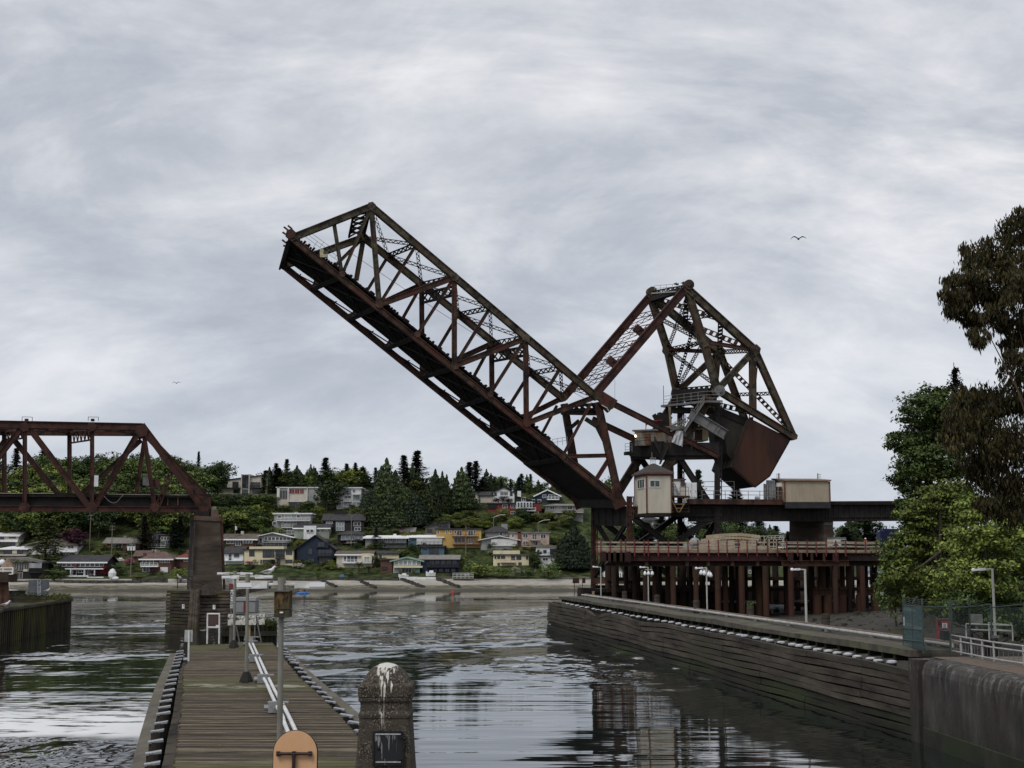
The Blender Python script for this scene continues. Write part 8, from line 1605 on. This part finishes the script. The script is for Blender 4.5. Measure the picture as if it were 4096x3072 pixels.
def plant(kind,seed,lm,loc,h,w,label,cat='tree',name=None,group=None,rz=None):
 key=(kind,seed,lm.name)
 if key not in PMESH:t,c=proto(kind,seed);PMESH[key]=(t.mesh('trunk',bark),c.mesh('crown',lm,None,False))
 tm_,cm_=PMESH[key];nm=name or{'broad':'broadleaf_tree','shrub':'shrub','fir':'fir_tree','cypress':'cypress_tree','cedar':'cedar_tree','palm':'palm_tree'}[kind]
 o=thing(nm,label,cat,loc,group);o.scale=(w,w,h);o.rotation_euler=(0,0,rnd.uniform(0,6.28)if rz is None else rz)
 link('trunk',tm_,o);link('crown',cm_,o);return o
BW={'broad':.80,'shrub':1.0,'fir':.42,'cypress':.42,'cedar':.80,'palm':.75}
g_mid=leaf_mat('mid',(.080,.118,.036));g_lite=leaf_mat('light',(.145,.185,.048));g_dark=leaf_mat('dark',(.042,.068,.028));g_fir=leaf_mat('fir',(.030,.046,.030));g_cyp=leaf_mat('cypress',(.038,.056,.026));g_blue=leaf_mat('bluefir',(.045,.065,.058));g_oliv=leaf_mat('olive',(.11,.12,.04));g_yel=leaf_mat('yellow',(.20,.19,.035));f_wht=leaf_mat('white_flower',(.55,.52,.45),.2,(1,1,1));f_pnk=leaf_mat('pink_flower',(.40,.14,.22),.35,(1.2,1,1.1));f_red=leaf_mat('red_leaf',(.16,.025,.030),.4,(1.3,.8,.8));g_pur=leaf_mat('purple_leaf',(.045,.018,.026),.4,(1.2,.9,1));g_ced=leaf_mat('cedar',(.085,.115,.042))
def tree(rg,x,yt,yb,wd,kind,lm,label,group=None,cat='tree',seed=None,name=None):
 c=ground(rg(x,yb));h=at(*rg(x,yt),c.y).z-c.z;w=abs(at(*rg(x+wd,yb),c.y).x-c.x)/BW[kind]*(1.9 if kind=='fir' and h>9 else 1.15);return plant(kind,seed if seed is not None else rnd.randrange(4),lm,c,max(.8,h),w,label,cat,name,group)
for a in((170,190,600,300,'broad',g_dark,'big dark round tree left of the hilltop house with the glazed tower'),(745,245,520,120,'fir',g_fir,'black pointed fir right of the glazed hilltop house, left of a pair'),(848,205,520,110,'fir',g_fir,'black pointed fir right of the glazed hilltop house, right of a pair'),(870,320,520,280,'broad',g_mid,'round green tree behind the big flat roofed house'),(960,415,520,150,'broad',g_lite,'bright green tree behind the big flat roofed house'),(630,350,560,140,'fir',g_mid,'small pointed evergreen right of the glazed hilltop house'),(1085,258,520,150,'cypress',g_cyp,'slim conifer behind the middle of the flat roofed house'),(1230,190,500,160,'fir',g_fir,'tall dark fir behind the big round tree'),(1310,310,500,170,'broad',g_mid,'green tree between the tall fir and the white hipped house'),(1250,390,730,300,'broad',g_dark,'big round dark tree between the flat roofed house and the stepped block'),(1440,250,490,110,'fir',g_blue,'ridge conifer above the white hipped house chimney'),(1525,240,490,100,'fir',g_cyp,'ridge conifer above the middle of the white hipped house'),(1600,275,480,170,'cypress',g_cyp,'dense ridge conifer above the right end of the white hipped house'),(1725,290,480,90,'fir',g_blue,'thin ridge conifer left of the giant cypress'),(1470,350,500,130,'broad',g_oliv,'olive bush like tree beside the white chimney on the ridge'),(1830,195,700,330,'cypress',g_cyp,'giant dark cypress on the ridge in the middle of the hillside'),(1870,500,900,400,'cypress',g_cyp,'huge dark cypress low on the slope behind the dark brown house'),(2000,165,640,170,'fir',g_fir,'tall black fir just left of the tallest fir'),(2130,120,620,200,'fir',g_fir,'tallest black fir on the ridge'),(2085,240,640,190,'cypress',g_cyp,'dense conifer in front of the tallest fir'),(2100,400,640,210,'broad',g_oliv,'olive yellow round tree under the tallest fir'),(1730,865,1090,120,'fir',g_blue,'blue green fir left of the white edged rambler'),(1505,645,720,110,'shrub',g_fir,'dark round yew in front of the stepped apartment block')):tree(R5,*a)
for a in((400,520,880,280,'cypress',g_fir,'dark spreading conifer right of the huge slope cypress'),(590,305,800,260,'cypress',g_cyp,'broad dark cypress left of the pale house with the white awning'),(660,325,760,190,'cypress',g_cyp,'narrower cypress at the right of the broad one'),(850,285,720,290,'cypress',g_cyp,'broad dark cypress between the white awning house and the cream ridge house'),(925,235,600,170,'fir',g_fir,'ragged black fir above the cream ridge house'),(990,222,600,150,'fir',g_fir,'leaning ragged black fir right of the other ragged one'),(1095,305,580,160,'cypress',g_cyp,'pointed cypress above the cream ridge house roof'),(1170,378,560,100,'fir',g_cyp,'small fir behind the bright white gable, left side'),(1240,398,560,90,'fir',g_blue,'small fir directly behind the bright white gable'),(1335,403,560,90,'fir',g_blue,'small fir right of the bright white gable'),(1415,383,570,110,'fir',g_fir,'dark fir behind the white chimney on the ridge'),(1525,408,600,90,'broad',g_mid,'thin birch left of the dark blue twin gables'),(1740,470,600,100,'broad',g_oliv,'bare looking tree behind the twin gables'),(1215,555,660,130,'shrub',g_pur,'dark plum tree in front of the bright white house'),(1310,575,650,90,'shrub',g_pur,'smaller plum tree beside the bright white house'),(1960,835,1300,330,'cypress',g_fir,'wide black conifer left of the drawbridge tower leg'),(1880,930,1290,240,'cypress',g_cyp,'dark conifer in front of the wide black one'),(2030,950,1300,200,'cypress',g_fir,'dark conifer half hidden by the tower leg'),(1580,1075,1290,150,'broad',g_dark,'dark rounded tree right of the cream two storey house'),(1700,1190,1400,270,'shrub',g_mid,'large rounded willow bush at the beach'),(1385,1225,1395,150,'shrub',leaf_mat('hawthorn',(.22,.24,.16)),'pale flowering bush in front of the cream house'),(1080,1215,1375,330,'shrub',g_lite,'broad bright green thicket above the beach'),(930,1190,1370,220,'shrub',g_mid,'green thicket right of the navy waterfront house'),(1250,1240,1390,200,'shrub',g_mid,'green thicket between the broad one and the pale bush'),(1500,1260,1395,160,'shrub',g_dark,'low dark thicket between pale bush and willow'),(1180,1060,1160,160,'shrub',leaf_mat('hawthorn',(0,0,0)),'white blossoming shrub in front of the grey gabled house')):tree(R6,*a,cat='shrub' if a[4]=='shrub' else 'tree')
for a in((400,935,1450,330,'cedar',g_ced,'large layered cedar in front of the white chimney house'),(690,1030,1240,220,'broad',g_pur,'purple leaved tree behind the white chimney'),(1270,930,1240,120,'fir',leaf_mat('brownfir',(.05,.045,.03)),'brownish conifer between brick house and grey modern house'),(1590,930,1230,110,'fir',g_fir,'dark spruce left of the concrete pier, the right one'),(1540,960,1230,110,'fir',g_fir,'dark spruce left of the concrete pier, the left one'),(480,1380,1520,200,'broad',g_mid,'leafy green tree on the shore below the cedar'),(835,1375,1470,70,'broad',f_red,'red maple before the white balcony, the left one'),(920,1370,1470,70,'broad',f_red,'red maple before the white balcony, the right one'),(1030,1340,1470,190,'shrub',g_dark,'dark bush right of the charcoal roofed house'),(1600,1370,1520,200,'shrub',g_lite,'big clipped green hedge beside the concrete pier'),(1365,1225,1280,90,'shrub',f_wht,'white flowering bush behind the mauve roof'),(1040,1225,1290,90,'shrub',g_lite,'light green bush at the brick house'),(1150,1290,1380,120,'shrub',f_pnk,'pale pink blossom tree left of the white balcony house'),(1050,1268,1300,50,'shrub',f_red,'crimson bush below the brown brick house, left one'),(1108,1262,1290,40,'shrub',f_pnk,'magenta bush below the brown brick house, right one'),(865,1262,1290,50,'shrub',g_yel,'yellow bush behind the charcoal roof'),(810,1215,1250,40,'shrub',f_red,'pink red round bush by the tall utility pole'),(1230,1450,1490,110,'shrub',g_yel,'yellow flowering bush on the sea wall'),(1425,1410,1460,60,'shrub',g_oliv,'round olive bush beside the white garage door'),(1345,1405,1460,70,'shrub',g_pur,'purple bush below the white balcony house'),(1750,360,700,60,'fir',g_fir,'thin dark fir poking above the left ridge trees'),(370,300,700,130,'fir',g_fir,'wispy dark fir seen through the truss'),(130,330,720,130,'fir',g_fir,'dark fir at the far left behind the truss'),(1870,415,800,250,'broad',g_dark,'dark round tree just left of the glazed hilltop house')):tree(R4,*a,cat='shrub' if a[4]=='shrub' else 'tree')
for a in((1495,998,1075,110,f_wht,'large white rhododendron right of the navy gabled house'),(1405,1020,1065,60,f_pnk,'magenta bush left of the white rhododendron'),(955,995,1075,130,g_yel,'yellow green bush left of the navy gabled house'),(770,1010,1070,80,g_oliv,'olive shrub before the glass fronted house'),(485,1195,1260,110,f_pnk,'pink rhododendron beside the white cottage'),(720,1245,1295,70,f_pnk,'pink bush on the lawn below the yellow house'),(960,1208,1290,125,f_wht,'big white rhododendron left of the navy house lawn'),(1160,1293,1395,85,g_mid,'clipped egg shaped shrub on the lawn'),(1495,1290,1395,105,g_mid,'rounded clipped shrub right of the egg shaped one'),(1925,890,975,180,f_red,'dark red maple above the white edged rambler'),(1550,1010,1100,90,g_dark,'dark clipped shrub beside the white rhododendron'),(2080,1035,1155,130,g_dark,'dark round shrub right of the white edged rambler'),(1975,1080,1165,100,g_lite,'light green shrub above the mint house'),(1972,1290,1348,48,g_oliv,'left clipped globe before the mint house'),(2105,1290,1348,48,g_oliv,'right clipped globe before the mint house'),(765,690,745,130,g_lite,'yellow green shrub below the flat roofed terrace house'),(655,648,725,120,g_yel,'pale yellow blossom bush left of the flat roofed house'),(690,565,680,220,g_pur,'dark bronze thicket below the glazed hilltop house'),(1690,650,770,140,leaf_mat('hawthorn',(0,0,0)),'white blossoming tree beside the dark brown house'),(690,780,840,60,f_pnk,'pink bush left of the three storey house'),(990,690,735,110,g_lite,'round green shrub above the three storey house'),(500,1220,1300,120,g_dark,'dark shrub on the bank below the white cottage'),(390,1250,1330,100,g_dark,'dark shrub next to the pier foot'),(650,1260,1330,120,g_oliv,'brown green shrub on the bank under the yellow house'),(1000,1180,1250,110,g_mid,'green shrub behind the big white rhododendron'),(1260,1240,1290,110,g_lite,'bright groundcover bush below the navy house'),(2140,910,975,110,g_lite,'light green bush left of the yellow flats')):tree(R5,*a[:4],'shrub',*a[4:],cat='shrub')
for a in((1320,1008,1115,110,'left fan palm like tree by the navy house'),(1560,1190,1345,100,'palm with a leaning trunk before the beige bungalow'),(1720,1150,1280,110,'palm between the beige bungalow and the mint house'),(1660,1240,1340,130,'low spiky palm below the beige bungalow')):tree(R5,a[0],a[1],a[2],a[3],'palm',g_oliv,a[4])
def scatter(n,rg,xr,yr,hpx,wpx,kinds,label,group,cat='tree'):
 for _ in range(n):
  x=rnd.uniform(*xr);yb=rnd.uniform(*yr);h=rnd.uniform(*hpx);k,lm=rnd.choice(kinds);tree(rg,x,yb-h,yb,h*rnd.uniform(*wpx),k,lm,label,group,cat)
Bs=[('broad',g_mid),('broad',g_mid),('broad',g_dark),('broad',g_lite)]
scatter(96,R4,(-260,1720),(790,1160),(250,380),(.75,1.05),Bs,'broadleaf tree of the wooded slope behind the truss span','trees on the wooded left slope')
scatter(36,R4,(-260,1850),(730,790),(310,400),(.55,.8),Bs[:3],'broadleaf tree on the skyline behind the truss span','trees on the left skyline')
scatter(30,R5,(60,680),(720,960),(130,240),(.9,1.25),Bs,'green tree on the wooded slope between pier and three storey house','trees on the slope right of the pier')
scatter(30,R5,(560,1700),(478,500),(130,230),(.7,1.0),[('broad',g_mid),('cypress',g_cyp),('broad',g_lite),('broad',g_dark),('fir',g_cyp)],'ridge tree between the hilltop houses','trees on the middle ridge')
scatter(24,R5,(1650,2200),(680,900),(150,290),(.7,1.0),[('cypress',g_cyp),('broad',g_dark),('broad',g_mid),('cypress',g_fir)],'dark tree of the evergreen grove in the middle of the slope','dark grove on the middle slope')
scatter(46,R6,(650,1950),(800,920),(80,150),(.8,1.1),[('broad',g_mid),('broad',g_lite),('broad',g_dark),('broad',g_oliv)],'leafy tree on the green slope above the flats','trees on the slope above the flats')
scatter(30,R6,(460,2000),(515,555),(90,190),(.6,.9),[('broad',g_mid),('fir',g_cyp),('cypress',g_cyp)],'small ridge tree among the right hilltop houses','trees on the right ridge')
scatter(60,R5,(230,2200),(1040,1330),(40,95),(1.0,1.6),[('shrub',g_mid),('shrub',g_dark),('shrub',g_lite),('shrub',g_oliv)],'green garden shrub among the lower shore houses','garden shrubs on the lower slope','shrub')
scatter(56,R5,(230,2200),(690,1040),(60,130),(1.0,1.5),[('shrub',g_mid),('shrub',g_dark),('shrub',g_lite),('broad',g_mid)],'green garden shrub among the upper slope houses','garden shrubs on the upper slope','shrub')
scatter(50,R6,(300,2050),(1040,1310),(55,115),(1.0,1.5),[('shrub',g_mid),('shrub',g_dark),('shrub',g_lite)],'green garden shrub around the flats and cream house','garden shrubs near the flats','shrub')
scatter(34,R4,(-60,1700),(1240,1520),(35,90),(1.0,1.5),[('shrub',g_mid),('shrub',g_dark),('shrub',g_lite),('shrub',g_oliv)],'green garden shrub among the houses under the truss span','garden shrubs under the truss span','shrub')
scatter(64,R3,(480,2150),(660,740),(110,230),(.6,.9),[('cypress',g_cyp),('broad',g_dark),('fir',g_fir),('broad',g_mid)],'dark tree on the low ridge behind the trestle','trees behind the trestle')
tree(Q4,430,200,900,330,'fir',g_fir,'broad dark fir under the hanging counterweight');tree(Q4,-10,-20,850,220,'fir',g_fir,'tall fir seen left of the counterweight');tree(Q4,1680,575,860,260,'broad',g_dark,'weeping dark tree right of the concrete pier');tree(Q3,950,560,740,220,'broad',g_pur,'purple tree seen through the tower bracing');tree(R3,320,140,640,130,'broad',g_mid,'wispy poplar behind the drawbridge heel')
def near_tree(name,label,Y,blobs,lm,per,nsub,s,mode,trunk,seed,dep=1.0,lim=8,bk=bark):
 r=random.Random(seed);cm=MB();bl=[]
 for(u,v,pr)in blobs:p=at(u*1.8517,v*1.8517,Y+r.uniform(-1,1)*dep*2.5);R_=pr*Y/FD;bl.append((p,R_))
 b0=at(trunk[0]*1.8517,2500,Y);b0.z=bank_z(b0.x,b0.y)-.5;tt=at(trunk[1]*1.8517,trunk[2]*1.8517,Y)
 o=thing(name,label,'tree',b0);t=MB();limbs(t,r,b0,tt,trunk[3],bl,lim)
 for c,R_ in bl:
  k=max(.5,R_/2.0);cloud_crown(cm,r,[(c,R_)],per,nsub*k*k,s,*mode)
 part('trunk',t,bk,o);part('crown',cm,lm,o,fixn=False);return o
n_map=leaf_mat('near_maple',(.062,.095,.030));n_ald=leaf_mat('near_alder',(.120,.160,.040));n_euc=leaf_mat('near_eucalyptus',(.036,.034,.015),.5,(1.35,1.1,.8));n_drk=leaf_mat('near_dark',(.020,.030,.012))
near_tree('maple_tree','tall dark green maple left of the eucalyptus, taller than the bright alders',140,[(1985,890,48),(2020,865,40),(1960,955,42),(2000,950,55),(2045,920,55),(1985,1010,50),(2040,1000,60),(1958,1040,36),(1990,1080,50),(1950,1110,24),(2000,1150,50),(1945,1190,34),(2060,1100,60),(1925,1255,34),(1960,1285,40)],n_map,60,40,.36,(.35,.42),(2010,2010,880,.35),3,1.4)
near_tree('alder_tree','bright green alder hanging over the right end of the trestle',118,[(2010,1080,45),(2060,1070,45),(1985,1130,48),(2040,1130,55),(1970,1185,50),(2030,1200,60),(1955,1240,44),(2010,1265,52),(1930,1220,24),(2070,1170,55),(1985,1300,40),(2025,1310,40),(1950,1300,26),(1925,1265,24)],n_ald,56,38,.31,(.35,.42),(2030,2030,1080,.25),5,1.2)
near_tree('alder_tree','bright green alder behind the galvanised lamp post',108,[(2110,1110,50),(2090,1180,60),(2160,1160,55),(2080,1250,60),(2140,1250,60),(2200,1210,50),(2060,1300,40),(2195,1290,45),(2120,1310,42),(2215,1130,40)],n_ald,56,38,.30,(.35,.42),(2130,2130,1110,.25),6,1.2)
near_tree('shrub_thicket','dark bramble thicket at the foot of the right bank',124,[(2000,1310,26),(2040,1322,26),(2080,1330,24),(2120,1335,22),(2165,1338,24),(2210,1340,26),(1965,1315,16)],n_drk,50,40,.28,(.6,.4),(2100,2100,1320,.15),8,.8)
near_tree('shrub_thicket','leafy green undergrowth behind the chain link fence',106,[(2080,1300,40),(2130,1312,42),(2180,1310,46),(2215,1330,42),(2150,1345,32),(2200,1365,32),(2100,1335,30),(2050,1320,28)],n_map,50,40,.27,(.5,.4),(2150,2150,1320,.12),21,.8)
near_tree('eucalyptus_tree','dark drooping eucalyptus hanging into the top right of the view',80,[(2195,500,42),(2160,545,48),(2110,560,42),(2205,570,50),(2075,605,34),(2125,610,40),(2055,640,26),(2170,610,40),(2068,672,24),(2105,690,26),(2112,730,26),(2145,680,26),(2205,650,40),(2185,735,26),(2210,720,36),(2215,470,30),(2090,640,30),(2150,650,30),(2190,690,34),(2165,700,24),(2215,610,44),(2200,765,24)],n_euc,60,62,.17,(.8,.38,1.9,.5),(2330,2260,560,.13),11,.8,5,bark_r)
near_tree('eucalyptus_tree','lower dark eucalyptus mass overlapping the bright alders',84,[(2205,800,44),(2185,860,55),(2120,880,60),(2085,900,44),(2070,950,36),(2140,950,60),(2195,960,60),(2100,1010,40),(2160,1030,55),(2210,1060,44),(2140,1090,34),(2185,1110,34),(2080,860,30)],n_euc,60,60,.17,(.8,.40,1.9,.5),(2320,2240,860,.13),12,.8,3,bark_r)
c=at(2065*1.8517,900*1.8517,150);zb_=bank_z(c.x,c.y);plant('fir',12,leaf_mat('near_fir',(.020,.018,.012)),V((c.x,c.y,zb_)),at(2065*1.8517,783*1.8517,150).z-zb_,19,'reddish dark fir spire rising behind the maple')
for k,(u,v,Y,w)in enumerate(((1935,1300,150,60),(2000,1290,160,90),(2080,1260,160,120),(2170,1230,165,140),(2220,1180,150,140))):c=at(u*1.8517,1330*1.8517,Y);z=bank_z(c.x,c.y)-.3;plant('broad',k%4,n_map,V((c.x,c.y,z)),at(u*1.8517,v*1.8517-130,Y).z-z+4,w*Y/FD/.6,'shaded green tree at the back of the right bank',group='trees at the back of the right bank')
def flyer(c,w,label,m,col2=None):
 g=thing('flying_gull',label,'bird',c,'flying gulls');mb=MB();mb.sph(c,w*.06,10,6,(1,2.2,1.05));part('body',mb,m,g)
 for k in(-1,1):pts=[c+V((k*w*x,0,w*z))for x,z in((.03,.02),(.13,.10),(.24,.15),(.36,.12),(.5,.03 if k>0 else-.02))];mb=MB();mb.tube(pts,[w*.028,w*.03,w*.036,w*.024,w*.006],6);part('wing',mb,m,g)
bird_d=mat('bird_dark',(.02,.02,.028));flyer(at(3194,956,110),1.35,'dark gull gliding in the sky right of the drawbridge',bird_d);flyer(at(706,1533,200),1.3,'small pale gull flying above the truss span',mat('gull_grey',(0,0,0)))
for x_,y_ in((1048,112),(1062,116),(1108,104),(1138,97)):mb=MB();c=BP(R2(x_,y_),.2);mb.sph(c,.16,8,5,(1.4,.8,1));mb.sph(c+V((.16,0,.16)),.09,7,5);mb.tube([c+V((-.15,0,0)),c+V((-.42,0,-.04))],.05,5,.02);single('perched_bird',mb,bird_d,'small dark bird perched on the counterweight apex','bird',group='birds perched on the apex')
